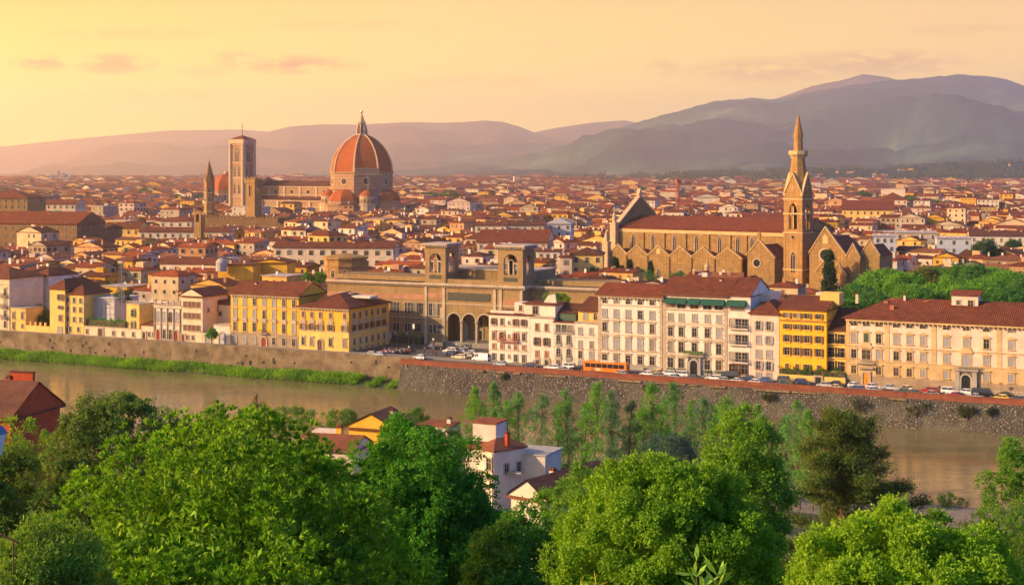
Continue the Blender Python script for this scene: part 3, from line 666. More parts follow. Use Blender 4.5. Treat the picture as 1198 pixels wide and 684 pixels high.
def riverside():
    BB = 'riverside buildings'
    # ---- far left
    b = Bld('apartment_building', 'tall cream apartment house with balconies, cut off at the left picture edge', -60, 11, 371, 16, h=17.5, mat='cream_plaster').walls().roof('hip', 3.2, 'roof_russet')
    for z in (1.0, 4.6, 8.3, 12.0): b.row(spread(b.W, 6, 1.8), z, 1.1, 2.1, style='cap', shutters=None, fill='glass_dark' if z < 5 else 'shutter_blue')
    for z in (4.3, 8.0, 11.7): balcony(b.root, b.W - 2.6, z, 3.6)
    b.band(4.0).band(7.7).band(15.4)
    b = Bld('town_house', 'low yellow two storey pavilion between cream apartment house and dark garden', 12.5, 30, 371, 8, h=7.6, mat='soft_yellow').walls().roof('flat', 0, 'trim_stone', 0.25)
    b.row(spread(b.W, 2, 1.4), 4.2, 1.0, 2.0, style='cap'); b.row([1.4], 0.6, 1.0, 2.4); b.row([b.W - 1.4], 1.2, 0.8, 1.2)
    b = Bld('apartment_building', 'broad plain cream house with bare gable rising behind the yellow pavilion', 8, 36, 384, 20, h=16.0, mat='cream_plaster')
    b.walls(2.4).roof('gable_y', 2.6, 'roof_russet', 0.3); b.row([2.4, 5.2], 11.5, 0.9, 1.2, fill='shutter_blue'); b.row([3.0], 7.6, 1.2, 0.9)
    b = Bld('apartment_building', 'plain cream block with two square windows left of the yellow four storey house', 37, 57, 388, 15, h=17.2, mat='white_plaster').walls().roof('hip', 2.2, 'roof_russet', 0.3)
    b.row([b.W * 0.42], 12.6, 1.5, 1.6, fill='shutter_blue'); b.row([b.W * 0.42], 8.0, 1.5, 1.6, fill='shutter_blue')
    for x in (4, 9): window(b.root, x, 12.4, 1.1, 1.6, side=1, W=b.W, fill='shutter_blue')
    b = Bld('garden_wall', 'low yellow garden wall with posts below the dark garden trees', 30.3, 58, 371, 0.5, h=2.2, mat='soft_yellow', cat='wall').walls(name='masonry')
    for i in range(4): MB().box(-0.3, 0.3, -0.05, 0.55, 2.2, 3.4).build('post', M['soft_yellow'], b.root, (2 + i * (b.W - 4) / 3, 0, 0))
    b = Bld('town_house', 'narrow yellow four storey house with brown shutters beside the grey scaffold sheet', 58.3, 76, 371, 16, h=14.8, mat='soft_yellow').walls().roof('hip', 3.0, 'roof_russet')
    for z, f in ((11.2, 'glass_dark'), (8.3, 'glass_dark'), (4.3, 'shutter_brown')): b.row([b.W * 0.72], z, 1.5 if z != 8.3 else 1.2, 1.9 if z != 8.3 else 1.0, fill=f, shutters='shutter_brown' if f == 'glass_dark' else None)
    b.row([b.W * 0.68], 0.3, 1.8, 2.0, fill='shutter_blue'); chimney(b.root, 3, 8, 16.5)
    b = Bld('town_house', 'yellow house with three columns of green shuttered windows against the scaffold sheet', 76.2, 98, 372, 13, h=13.2, mat='soft_yellow').walls().roof('hip', 2.6, 'roof_russet')
    for z in (10.4, 7.4, 4.1): b.row(spread(b.W, 3, 1.3), z, 1.0, 1.6, fill='shutter_green' if z != 7.4 else 'glass_dark', style='plain')
    b.row(spread(b.W, 2, 2.2), 0.9, 0.9, 1.5); door(b.root, 0.9, 1.0, 2.2, 'dark_wood')
    t = Bld('scaffolding', 'house front wrapped in pale grey scaffold sheeting beside the yellow house', 99, 134, 377, 12, h=11.8, mat='sheet_grey', cat='scaffold')
    t.walls(name='sheeting'); mb = MB()
    for i in range(8): mb.tube([(t.W * i / 7, -0.25, 0), (t.W * i / 7, -0.25, 12.6)], 0.06, 4)
    for z in (2.2, 4.4, 6.6, 8.8, 11): mb.tube([(0, -0.26, z), (t.W, -0.26, z)], 0.05, 4)
    mb.build('poles', M['chrome'], t.root); MB().box(-0.3, t.W + 0.3, -0.5, 12.4, 11.82, 12.1).build('roof_cover', M['sheet_grey'], t.root)
    m = MB()
    for dx, dy in ((0, 0), (1.2, 0), (1.2, 1.2), (0, 1.2)): m.tube([(dx, dy, 0), (dx, dy, 24)], 0.07, 4)
    for i in range(24):
        m.tube([(0, 0, i), (1.2, 0, i + 1)], 0.04, 3); m.tube([(1.2, 0, i), (1.2, 1.2, i + 1)], 0.04, 3); m.tube([(0, 0, i), (0, 1.2, i + 1)], 0.04, 3); m.tube([(1.2, 1.2, i), (0, 1.2, i + 1)], 0.04, 3)
    s, x, y = bank_at(139, 376); c = thing('hoist_mast', 'slim pale lattice hoist mast standing at the right end of scaffold sheet', 'lattice mast', (x, y, 0), -A); m.build('lattice', M['chrome'], c)
    MB().box(-0.2, 1.4, -0.2, 1.4, 23.9, 24.4).build('mast_head', M['chrome'], c)
    b = Bld('garden_wall', 'long low cream wall with gate and small openings under the green hedge', 98.5, 165, 371, 0.6, h=3.0, mat='cream_plaster', cat='wall').walls(name='masonry')
    MB().box(0, b.W, -0.15, 0.75, 3.0, 3.2).build('coping', M['trim_stone'], b.root)
    door(b.root, b.lx(118), 1.8, 2.5, 'dark_wood', False)
    for px in (102, 133, 144, 156): window(b.root, b.lx(px), 0.7, 0.9, 1.3, fill='glass_warm')
    b = Bld('town_house', 'small two storey yellow turret house with shuttered windows and flat parapet', 148, 163, 374, 7, h=10.6, mat='soft_yellow').walls().roof('flat', 0, 'trim_stone', 0.2)
    b.row([b.W * 0.55], 6.7, 1.0, 2.2, style='cap', shutters='shutter_green'); b.row([b.W * 0.55], 2.0 + 0.9, 1.0, 2.0, style='cap', shutters='shutter_green')
    mb = MB(); [mb.box(x, x + 0.2, 0.0, 0.2, 10.9, 11.6) for x in np.linspace(0, b.W - 0.2, 8)]; mb.box(0, b.W, 0, 0.25, 11.6, 11.75); mb.build('balustrade', M['trim_stone'], b.root)
    b = Bld('garden_wall', 'high bare grey brown wall behind the turret house and arched white house', 163, 214, 381, 1.0, h=10.8, mat='grey_plaster', cat='wall').walls(name='masonry')
    rng = random.Random(3); mb = MB(); x = 0
    while x < b.W - 1: w = rng.uniform(1, 2.4); mb.box(x, x + w * 0.9, 0.05, 0.9, 10.8, 10.8 + rng.uniform(0.2, 0.9)); x += w
    mb.build('broken_coping', M['white_plaster'], b.root)
    b = Bld('outbuilding', 'low cream outbuilding with dark doors between the long wall and arched house', 165.3, 179.5, 371, 5, h=4.4, mat='cream_plaster').walls().roof('shed', 0.8, 'roof_russet', 0.2)
    door(b.root, 1.2, 1.1, 2.3, 'dark_wood'); b.row([3.2, 5.0], 1.0, 0.8, 1.4)
    b = Bld('loggia_house', 'ornate white house with four tall arched windows and statues on parapet', 180, 212, 371, 11, h=11.2, mat='white_plaster').walls().roof('flat', 0, 'trim_stone', 0.35)
    xs = spread(b.W, 4, 1.9)
    b.row(xs, 6.0, 1.5, 3.2, style='arch', fill='shutter_blue').band(5.0, 0.35, 0.25).band(10.3, 0.3, 0.25)
    for x in xs[1:3]: window(b.root, x, 0.6, 1.2, 3.0, style='arch')
    for x in (xs[0], xs[3]): door(b.root, x, 1.4, 3.4, 'red_door', True)
    mb = MB()
    for i in range(5): mb.lathe([(0.22, 0.6), (0.2, 9.9), (0.3, 10.2)], 8, 0.4 + i * (b.W - 0.8) / 4, -0.2)
    mb.build('pilasters', M['white_marble'], b.root)
    for i in range(5): MB().lathe([(0.3, 0), (0.32, 0.5), (0.16, 0.6), (0.25, 1.0), (0.2, 1.4), (0.1, 1.5), (0.13, 1.7), (0, 1.85)], 8).build('statue', M['white_marble'], b.root, (0.6 + i * (b.W - 1.2) / 4, 0.2, 11.48))
    b = Bld('town_house', 'cream three storey house with bands of dark shuttered windows beside arched white house', 212.3, 237, 371, 13, h=14.4, mat='cream_plaster').walls().roof('gable_y', 2.2, 'roof_russet', 0.8)
    for z in (11.1, 7.5, 3.7): b.row(spread(b.W, 4, 1.6), z, 1.5, 1.7, fill='shutter_brown', style='thin')
    b.row([b.W * 0.3, b.W * 0.55], 0.8, 0.9, 1.3); door(b.root, 0.8, 1.1, 2.3, 'red_door')
    for y in (3, 8): window(b.root, y, 9.6, 0.9, 1.2, side=1, W=b.W, style='arch')
    b = Bld('town_house', 'plain cream house with sloping roof left of the yellow palazzo', 239, 269, 379, 14, h=11.4, mat='cream_plaster')
    b.walls().roof('shed_x', 2.6, 'roof_russet', 0.3); b.row([b.W * 0.62], 8.0, 1.1, 1.2, style='arch'); b.row([b.W * 0.62], 4.2, 1.1, 1.2, style='arch'); chimney(b.root, 3, 6, 13)
    b = Bld('garden_wall', 'low cream wall with grey gate left of the small white pavilion', 237.5, 249.5, 371, 0.6, h=3.2, mat='cream_plaster', cat='wall').walls(name='masonry'); door(b.root, b.W / 2, 1.8, 2.4, 'shutter_blue')
    b = Bld('pavilion', 'small white pavilion with one arched door left of the yellow palazzo', 250, 269.5, 371, 6, h=5.8, mat='white_plaster', cat='pavilion').walls().roof('flat', 0, 'trim_stone', 0.2)
    door(b.root, b.W * 0.5, 1.7, 3.6, 'pale_blue_paint', True, 'trim_stone')
    # ---- yellow palazzo
    b = Bld('palazzo', 'tall yellow four storey palazzo with seven window columns and red central door', 270, 349.5, 371, 14, h=15.9, mat='golden_plaster', cat='palazzo').walls(2.6).roof('gable', 3.4, 'roof_russet', 0.8)
    xs = spread(b.W, 7, 1.7); rs = random.Random(2)
    MB().box(-0.04, b.W + 0.02, -0.10, 0.01, -0.3, 3.9).build('base_course', M['base_brown'], b.root)
    for i, x in enumerate(xs):
        window(b.root, x, 12.7, 1.15, 2.1, style='plain', fill='shutter_blue' if i < 5 else 'glass_dark')
        window(b.root, x, 8.7, 1.15, 2.5, style='cap', fill='shutter_blue' if i < 5 else 'glass_dark')
        window(b.root, x, 4.6, 1.25, 2.6, style='cur', fill='glass_dark' if i not in (4, 6) else 'shutter_blue')
        if i != 3: window(b.root, x, 0.8, 1.15, 2.2, style='plain', fill='shutter_blue' if i < 3 else 'glass_dark', y=-0.10)
    door(b.root, xs[3], 1.7, 3.0, 'red_door', True, y=-0.10); balcony(b.root, xs[3], 4.35, 3.2, 1.0)
    b.band(4.0, 0.22).band(8.2, 0.2).band(12.2, 0.2).cornice(); chimney(b.root, 6, 5, 17.5); chimney(b.root, 17, 9, 17.5); antenna(b.root, 11, 7, 19)
    b = Bld('palazzo', 'yellow three storey corner palazzo with hipped roof facing river and square', 350, 408, 371, 23.5, h=12.9, mat='golden_plaster', cat='palazzo').walls().roof('hip', 3.6, 'roof_russet', 0.8)
    xs = [b.lx(p) for p in (355, 365, 375, 387, 403.5)]
    MB().box(0, b.W + 0.1, -0.10, 0.01, -0.3, 5.7).build('base_course', M['soft_yellow'], b.root); MB().box(b.W - 0.01, b.W + 0.10, 0.01, b.D, -0.3, 5.7).build('base_course', M['soft_yellow'], b.root)
    for i, x in enumerate(xs):
        window(b.root, x, 9.9, 1.0, 1.6, style='plain', fill='shutter_brown'); window(b.root, x, 6.2, 1.25, 1.7, style='cur', fill='glass_dark', shutters='shutter_brown')
        if i != 2: window(b.root, x, 1.5, 1.1, 2.2, style='cap', fill='glass_dark', y=-0.10)
    door(b.root, xs[2], 1.6, 3.3, 'shutter_brown', True, y=-0.10)
    for i in range(6):
        y = 3.0 + i * 3.5
        window(b.root, y, 9.9, 1.1, 1.6, side=1, W=b.W, shutters='shutter_brown' if i > 1 else None, fill='shutter_brown'); window(b.root, y, 6.2, 1.2, 1.7, style='cur', side=1, W=b.W, shutters='shutter_brown')
        window(b.root, y, 2.0, 0.9, 1.7, side=1, W=b.W + 0.1); window(b.root, y, 0.2, 0.8, 0.6, side=1, W=b.W + 0.1, style='nosill')
    b.band(5.75, 0.2).side_band(5.75, 0.2).cornice()
    tr = MB().box(0, 7.5, 0, 5, 0, 0.5).box(0.2, 7.3, 0.2, 4.8, 0.5, 0.6).build('roof_terrace', M['white_plaster'], b.root, (11, 11, 15.2)); skylight(b.root, 7, 5, 14.4)
    MB().box(0, 4.5, 0, 3, 0, 1.5).build('roof_hut', M['white_plaster'], b.root, (6, 12.5, 15.0))
    # ---- white houses in front of the library
    b = Bld('town_house', 'white four storey house with long balcony and roof terrace, nearest the square', 572, 620, 370.5, 12, h=13.6, mat='hotel_cream', cat='house').walls().roof('flat', 0, 'roof_russet', 0.6)
    xs = [b.lx(p) for p in (578, 587.5, 603.5, 613)]
    for i, x in enumerate(xs):
        window(b.root, x, 10.7, 0.95, 1.7, shutters='shutter_brown'); window(b.root, x, 6.5, 1.0, 2.0, shutters='shutter_red' if i in (1, 2) else None, fill='shutter_brown' if i == 0 else 'glass_dark', style='cap')
        window(b.root, x, 3.9, 0.95, 1.3, fill='shutter_red'); window(b.root, x, 0.5, 1.0, 1.9, fill='glass_dark', fr='trim_grey')
    for z in (11, 7.2, 4.2, 1.5): window(b.root, b.lx(595.5), z, 0.45, 0.8, style='thin')
    balcony(b.root, b.lx(595), 6.1, 6.4, 0.9, 'shutter_red', rail='shutter_red'); b.band(3.3, .12, .1).band(10.1, .14, .1)
    MB().box(0.3, b.W - 5, 0.4, 0.55, 13.9, 14.7).build('terrace_rail', M['white_plaster'], b.root); t = MB().box(0, 4.2, 0, 5, 0, 3.0).build('penthouse', M['white_plaster'], b.root, (b.W - 6, 2.5, 13.9)); window(t, 2.0, 0.8, 0.9, 1.4, y=0)
    b = Bld('town_house', 'white house with two window columns, red middle shutters and wide flat penthouse', 620.3, 648, 370.5, 12, h=13.2, mat='hotel_cream', cat='house').walls().roof('flat', 0, 'trim_stone', 0.4)
    for x in (b.lx(628.5), b.lx(639.5)):
        window(b.root, x, 9.6, 0.95, 1.9, fill='shutter_brown'); window(b.root, x, 5.5, 1.05, 2.1, shutters='shutter_brown'); window(b.root, x, 2.1, 0.95, 1.8, fill='shutter_red')
    MB().box(0, b.W, -0.07, 0.01, -0.3, 1.6).build('base_course', M['white_plaster'], b.root); window(b.root, b.lx(629), 0.2, 1.2, 1.2, style='nosill', y=-0.07); door(b.root, b.lx(640), 1.0, 1.5, 'dark_wood', y=-0.07)
    t = MB().box(0, b.W + 2.2, 0, 8, 0, 3.3).build('penthouse', M['hotel_cream'], b.root, (-2.3, 1.2, 13.5)); window(t, 3.4, 0.5, 1.6, 2.2, y=0); MB().box(-0.6, b.W + 2.9, -0.7, 8.5, 3.3, 3.6).build('eaves', M['roof_russet'], t)
    MB().prism([(0, 0), (4.0, 0), (3.6, 2.6), (1.4, 2.2)], 0, 0.3).build('terrace_awning', M['white_plaster'], b.root, (2.2, 4.2, 17.0))
    b = Bld('town_house', 'narrow grey white house with round-arched windows and green roof terrace', 648.3, 672.5, 370.5, 11, h=12.2, mat='white_plaster', cat='house').walls().roof('flat', 0, 'roof_russet', 0.35)
    for x in (b.lx(653.5), b.lx(665.5)):
        window(b.root, x, 6.2, 1.15, 2.5, style='arch', fr='trim_grey'); window(b.root, x, 2.6, 1.15, 2.4, style='arch', fr='trim_grey'); window(b.root, x, 0.2, 1.2, 1.4, style='cap', fr='trim_grey')
        balcony(b.root, x, 6.0, 1.7, 0.35, rail='trim_grey'); balcony(b.root, x, 2.4, 1.7, 0.35, rail='trim_grey')
    b.row(spread(b.W, 3, 1.3), 9.6, 1.3, 1.9, fill='glass_dark', fr='trim_grey', style='thin'); balcony(b.root, b.W / 2, 9.4, b.W - 0.3, 0.4, rail='trim_grey'); b.band(5.3, 0.18, 0.14, 'trim_grey').band(8.9, .18, .14, 'trim_grey')
    MB().box(0, 5.2, 0, 4.5, 0, 2.0).build('roof_hut', M['shutter_green'], b.root, (0.4, 2.2, 12.5)); MB().prism_x([(0, 0), (6, 0), (6, 2.4)], 0, 5.6).build('hut_roof', M['roof_brown'], b.root, (0.2, 2.0, 14.5))
    b = Bld('town_house', 'slim cream house with pale blue shutters and attic, left of the big hotel', 672.8, 699.5, 370.3, 11, h=12.3, mat='hotel_cream', cat='house').walls().roof('flat', 0, 'trim_stone', 0.3)
    for x in (b.lx(679), b.lx(692)):
        window(b.root, x, 9.2, 0.95, 1.8, fill='shutter_blue'); window(b.root, x, 5.4, 0.9, 1.9, fill='glass_dark' if x > 4 else 'shutter_blue'); window(b.root, x, 2.6, 1.05, 2.0, fill='shutter_blue'); window(b.root, x, 0.1, 1.0, 1.8, fill='shutter_blue', style='nosill')
    b.band(8.3, .14, .1).band(5.0, .14, .1); t = MB().box(0, b.W - 0.2, 0, 8, 0, 2.8).build('attic', M['soft_yellow'], b.root, (0.1, 2.0, 12.6)); window(t, 2.2, 0.6, 1.0, 1.7, fill='shutter_blue', y=0); window(t, 5.2, 0.6, 0.9, 1.7, fill='glass_dark', y=0)
    MB().prism_x([(-0.7, 0), (8.5, 0), (8.5, 3.4)], -0.3, b.W + 0.1).build('attic_roof', M['roof_brown'], t, (0, 0, 2.8))
    # ---- the hotel, two blocks
    b = Bld('hotel', 'cream five storey palazzo with quoins and five window columns behind the orange bus', 700, 775, 370, 15, h=20.2, mat='hotel_cream', cat='hotel').walls().roof('gable', 2.6, 'roof_red', 0.8)
    xs = [b.lx(p) for p in (707.5, 721, 735, 749, 763)]; rs = random.Random(8)
    b.plinth(1.7, 'trim_grey').quoins('trim_stone', 1.0)
    for i, x in enumerate(xs):
        window(b.root, x, 18.1, 1.25, 1.3, fill='glass_dark', style='plain nosill'); window(b.root, x, 14.3, 1.2, 2.1, fill='shutter_blue' if i != 3 else 'glass_dark', fr='trim_grey')
        window(b.root, x, 10.5, 1.25, 2.4, style='cap', fill='shutter_blue' if i not in (0, 4) else 'glass_dark'); window(b.root, x, 5.9, 1.35, 2.9, style='ped', fill='shutter_blue' if i < 4 else 'glass_dark'); window(b.root, x, 2.0, 1.35, 2.2, style='cap', fill='glass_dark')
        if i in (1, 3): window(b.root, x + 1.5, 0.5, 0.9, 0.7, style='nosill', y=-0.08)
    b.band(5.2, 0.25, 0.2).band(9.6, 0.18, 0.16).band(13.5, 0.18, 0.16).band(17.6, 0.18, 0.16).cornice(); skylight(b.root, 8, 3, 21.2); chimney(b.root, 4, 9, 22.4, 1.2, 1.2, 'white_plaster'); antenna(b.root, 12, 8, 22.8)
    b = Bld('hotel', 'cream hotel block with lettered front, green awnings and arched entrance under balcony', 775.5, 851, 370, 17, h=20.9, mat='hotel_cream', cat='hotel'); b.W += 0
    b.walls().roof('gable', 4.2, 'roof_russet', 0.5); xs = [b.lx(p) for p in (784.5, 797, 812.5, 827.5, 841)]
    b.plinth(1.5, 'trim_grey').quoins('trim_stone', 1.1)
    for i, x in enumerate(xs):
        aw = MB().prism_x([(-1.5, 18.9), (-1.45, 19.05), (0.0, 20.4), (0.0, 18.9)][::-1], -1.65, 1.65); aw.build('awning', M['awning_green'], b.root, (x, 0, 0))
        window(b.root, x, 17.6, 2.2, 1.6, style='thin nosill', fill='glass_dark'); window(b.root, x, 14.2, 1.15, 1.9, fill='shutter_blue' if i else 'window_white', fr='trim_stone')
        window(b.root, x, 10.2, 1.25, 2.3, style='cap', fill='glass_dark' if i < 4 else 'shutter_blue'); window(b.root, x, 5.9, 1.35, 2.7, style='ped', fill='glass_dark')
        if i != 2: window(b.root, x, 1.7, 1.5, 2.5, style='ped', fill='glass_dark'); MB().box(-0.9, 0.9, -0.6, -0.1, 0, 0.35).build('flower_box', M['leafy_green'], b.root, (x, 0, 1.1))
    dr = door(b.root, xs[2], 2.0, 4.0, 'glass_dark', True, 'trim_grey', y=-0.5); MB().box(-1.9, -1.45, -0.75, 0.0, 0, 5.0).box(1.45, 1.9, -0.75, 0.0, 0, 5.0).box(-1.45, 1.45, -0.5, 0.0, 4.45, 5.0).build('porch', M['trim_grey'], b.root, (xs[2], 0, 0))
    bl = balcony(b.root, xs[2], 5.3, 5.6, 1.3, 'trim_grey', rail='trim_grey'); MB().box(-2.7, 2.7, -1.35, -1.0, 0.5, 1.25).build('planting', M['leafy_green'], bl)
    b.band(5.0, 0.2, 0.18).band(9.4, 0.18, 0.16).band(13.4, 0.18, 0.16).band(17.1, 0.25, 0.25)
    for word, p0, p1 in (('PLAZA', 780.5, 795), ('HOTEL', 801.5, 815.5), ('LUCCHESI', 822, 846.5)):
        cu = bpy.data.curves.new('lettering', 'FONT'); cu.body = word; cu.size = 0.62; cu.extrude = 0.05; cu.align_x = 'CENTER'; cu.materials.append(M['letter_brown'])
        w = b.lx(p1) - b.lx(p0); cu.space_character = max(1.0, w / (0.42 * len(word)))
        tmp = bpy.data.objects.new('tmp', cu); COL.objects.link(tmp); bpy.context.view_layer.update()
        me = bpy.data.meshes.new_from_object(tmp.evaluated_get(bpy.context.evaluated_depsgraph_get())); me.name = 'lettering'
        bpy.data.objects.remove(tmp); bpy.data.curves.remove(cu)
        o = link('lettering', me, b.root, (b.lx((p0 + p1) / 2), -0.06, 8.72)); o.rotation_euler = (math.pi / 2, 0, 0)
    for x in (4, 11, 17): skylight(b.root, x, 4.0, 23.0, 0.42)
    chimney(b.root, 8, 12, 24, 2.6, 1.6, 'white_plaster'); chimney(b.root, 14, 7, 24.3, 0.8, 0.6); antenna(b.root, 5, 9, 25)
    b = Bld('hotel', 'modern cream hotel wing with stacked recessed balconies right of the lettered front', 851.3, 878, 370, 19, h=21.2, mat='hotel_cream', cat='hotel').walls(3.9).roof('gable', 4.1, 'roof_russet', 0.12)
    mb = MB().prism_x([(-1.5, 18.9), (-1.45, 19.05), (0.0, 20.4), (0.0, 18.9)][::-1], -2.6, 2.6); mb.build('awning', M['awning_green'], b.root, (b.W * 0.4, 0, 0)); window(b.root, b.W * 0.42, 17.5, 3.6, 1.7, style='thin nosill')
    for z in (13.0, 8.8, 4.2):
        for i in range(3): window(b.root, b.W * (0.2 + 0.28 * i), z, 1.6, 2.5, style='thin nosill', fill='glass_dark' if i else 'grey_plaster')
        balcony(b.root, b.W * 0.48, z, b.W * 0.86, 0.9, 'hotel_cream', rail='chrome')
    b.row([b.W * 0.2, b.W * 0.48, b.W * 0.76], 1.2, 1.5, 2.2, fill='glass_dark', style='thin', fr='shutter_brown'); b.plinth(0.9, 'trim_stone')
    MB().box(0, 3.2, 0, 9, 0, 2.2).build('roof_hut', M['white_plaster'], b.root, (b.W + 0.0, 9.0, 19.5)); chimney(b.root, 4, 12, 24.2, 1.2)
    b = Bld('town_house', 'narrow lower cream house with blue grey shutters between hotel and bright yellow house', 878.3, 911.5, 370, 13, h=17.0, mat='palazzo_pink', cat='house').walls().roof('hip', 3.0, 'roof_russet', 0.7)
    for x in (b.lx(887.5), b.lx(899.5)):
        window(b.root, x, 13.0, 1.05, 2.1, shutters='shutter_blue'); window(b.root, x, 9.3, 1.1, 2.0, shutters='shutter_blue' if x > 4 else None, fill='glass_dark' if x > 4 else 'shutter_blue')
        window(b.root, x, 5.6, 1.3, 2.0, fill='shutter_blue'); window(b.root, x, 2.6, 1.1, 2.1, shutters='shutter_blue'); window(b.root, x, 0.2, 1.2, 1.5, fill='shutter_blue', style='nosill')
    # ---- yellow house
    b = Bld('town_house', 'bright yellow five storey house with four rows of dark shutters beside long palazzo', 912, 967, 370, 20, h=18.3, mat='deep_yellow', cat='house').walls(2.4).roof('gable', 2.8, 'roof_russet', 0.3)
    xs = [b.lx(p) for p in (921, 933, 944.5, 958)]
    for z, hh in ((16.4, 1.3), (13.5, 1.3), (10.2, 1.8), (6.8, 2.0), (2.9, 1.7)):
        for i, x in enumerate(xs): window(b.root, x, z, 1.1, hh, shutters='shutter_brown' if (z > 4 or i == 2) else None, fill='glass_dark' if (z > 4 or i == 2) else 'shutter_brown', style='thin', fr='soft_yellow')
    b.band(15.6, 0.25, 0.3, 'shutter_red').side_band(15.6, 0.25, 0.3, 'shutter_red').band(9.6, 0.14, 0.1, 'soft_yellow').band(6.2, 0.14, 0.1, 'soft_yellow')
    for z in (13, 9.4, 6): window(b.root, 3, z, 0.6, 0.9, side=1, W=b.W, style='thin')
    MB().box(0, 5, 0, 5, 0, 3.0).build('roof_room', M['soft_yellow'], b.root, (9, 6.5, 19.6)); MB().box(0, 5, 0, 4, 0, 2.3).build('roof_terrace', M['white_plaster'], b.root, (6.5, 12, 19.8)); antenna(b.root, 12, 10, 22)
    b = Bld('garden_wall', 'low yellow wall with gate under the ivy hedge before yellow house', 911, 989, 368.6, 0.5, h=1.9, mat='soft_yellow', cat='wall').walls(name='masonry'); door(b.root, b.lx(957.5), 1.5, 1.75, 'iron')
    b = Bld('gallery_house', 'narrow house of three open dark galleries wedged between yellow house and palazzo', 967.5, 989.5, 371.5, 12, h=13.4, mat='soft_yellow', cat='house').walls().roof('shed', 4.6, 'roof_brown', 0.5)
    for z in (10.2, 6.7, 3.2):
        for i in range(2): window(b.root, b.W * (0.28 + 0.42 * i), z, 2.5, 2.4, style='thin nosill', fr='soft_yellow')
        balcony(b.root, b.W / 2, z, b.W - 0.3, 0.4, 'soft_yellow')
    # ---- long palazzo on the right
    b = Bld('palazzo', 'long pink and ochre three storey palazzo with pedimented windows on the right', 990, 1290, 370, 19, h=16.9, mat='palazzo_pink', cat='palazzo').walls().roof('hip', 4.6, 'roof_russet', 1.0)
    x2 = b.lx(1137.5)
    xs = [b.lx(p) for p in (999, 1013.5, 1028, 1048.5, 1064, 1080, 1107, 1130.5, 1154, 1183, 1204, 1226, 1250, 1272)]
    MB().box(0, b.W + 0.1, -0.12, 0.01, 2.6, 6.3).build('ground_storey', M['palazzo_ochre'], b.root); MB().box(-0.05, b.W + 0.16, -0.2, 0.02, -0.3, 2.6).build('base_course', M['base_brown'], b.root)
    for i, x in enumerate(xs):
        big = i in (1, 7)
        window(b.root, x, 15.2, 1.5, 0.75, style='thin nosill', fill='glass_dark'); window(b.root, x, 11.0, 1.25, 2.3, style='ped', fill='shutter_blue' if i != 8 else 'glass_dark', fr='palazzo_ochre')
        window(b.root, x, 7.0 if not big else 6.5, 1.25 if not big else 2.1, 2.1 if not big else 2.7, style='ped' if not big else 'cur', fill='glass_dark' if i in (0, 1, 3, 4) else 'shutter_blue', fr='palazzo_ochre')
        if not big: window(b.root, x, 3.1, 1.25, 2.0, style='cap', fill='shutter_blue' if i > 4 else 'glass_warm', fr='palazzo_ochre', y=-0.12)
    door(b.root, xs[1], 1.5, 3.3, 'orange_door', False, 'trim_stone', y=-0.2); balcony(b.root, xs[1], 6.0, 4.2, 1.1, 'trim_grey', rail='trim_grey')
    MB().box(-1.9, 1.9, -0.8, 0, 4.5, 4.9).build('door_canopy', M['trim_grey'], b.root, (xs[1], -0.2, 0))
    door(b.root, xs[7], 2.1, 4.4, 'glass_dark', True, 'trim_grey', y=-0.6); MB().box(-2.6, -1.5, -0.95, 0.0, 0, 5.4).box(1.5, 2.6, -0.95, 0.0, 0, 5.4).box(-1.5, 1.5, -0.62, 0.0, 4.9, 5.4).box(-3.0, 3.0, -1.3, 0, 5.4, 5.75).build('porch', M['trim_grey'], b.root, (xs[7], 0, 0))
    mb = MB(); [mb.box(xs[7] - 2.9 + i * 0.5, xs[7] - 2.75 + i * 0.5, -1.2, -1.05, 5.75, 6.5) for i in range(12)]; mb.box(xs[7] - 3.0, xs[7] + 3.0, -1.25, -1.0, 6.5, 6.65); mb.build('balustrade', M['trim_grey'], b.root)
    for p in (1037.5, 1092.5, 1169, 1238): MB().box(-0.6, 0.6, -0.1, 0.01, 6.5, 16.2).build('pilaster', M['palazzo_ochre'], b.root, (b.lx(p), 0, 0))
    MB().box(0, 0.9, -0.09, 0.01, 6.5, 16.3).build('pilaster', M['palazzo_ochre'], b.root, (0, 0, 0))
    for z in (6.31, 10.0): b.band(z, 0.25, 0.25, 'palazzo_ochre')
    b.cornice('palazzo_ochre', 0.8, 0.5)
    t = MB().box(0, 6.4, 0, 5, -1, 3.6).build('roof_room', M['palazzo_pink'], b.root, (b.lx(1108), 7, 19.6)); window(t, 4.6, 0.4, 1.2, 2.0, y=0); window(t, 1.6, 1.3, 0.8, 1.0, y=0); MB().prism_x([(-0.5, 3.6), (5.5, 3.6), (5.5, 4.6)], -0.4, 6.8).build('room_roof', M['roof_red'], t)
    chimney(b.root, 0.8, 9, 20.8, 1.6, 0.7); antenna(b.root, b.lx(1047), 10, 21.5, 4.0); chimney(b.root, b.lx(1047) + 0.8, 8.5, 20.8, 1.8, 0.5, 'white_plaster')
    for px, yy in ((1030, 7.0), (1036, 9.0), (1040, 4.0), (1076, 8.5), (1080, 9.2)): MB().box(-0.5, 0.5, -0.4, 0.4, -0.5, 0.9).build('roof_dormer', M['shutter_red'], b.root, (b.lx(px), yy, 18.4 + yy * 0.25))
    for px in (1142, 1163): skylight(b.root, b.lx(px), 4.0, 19.0, 0.42)
_m, _N, _b = new_mat('leafy_green'); _N.put(_b.inputs['Base Color'], _N.mix(_N.maprange(_N.noise(world_pos(_N), 3.0, 4), 0.35, 0.65), (0.02, 0.05, 0.01), (0.09, 0.17, 0.03))); _b.inputs['Roughness'].default_value = 0.8
simple('curtain', (0.20, 0.17, 0.13), 0.5, var=0.3)
riverside()
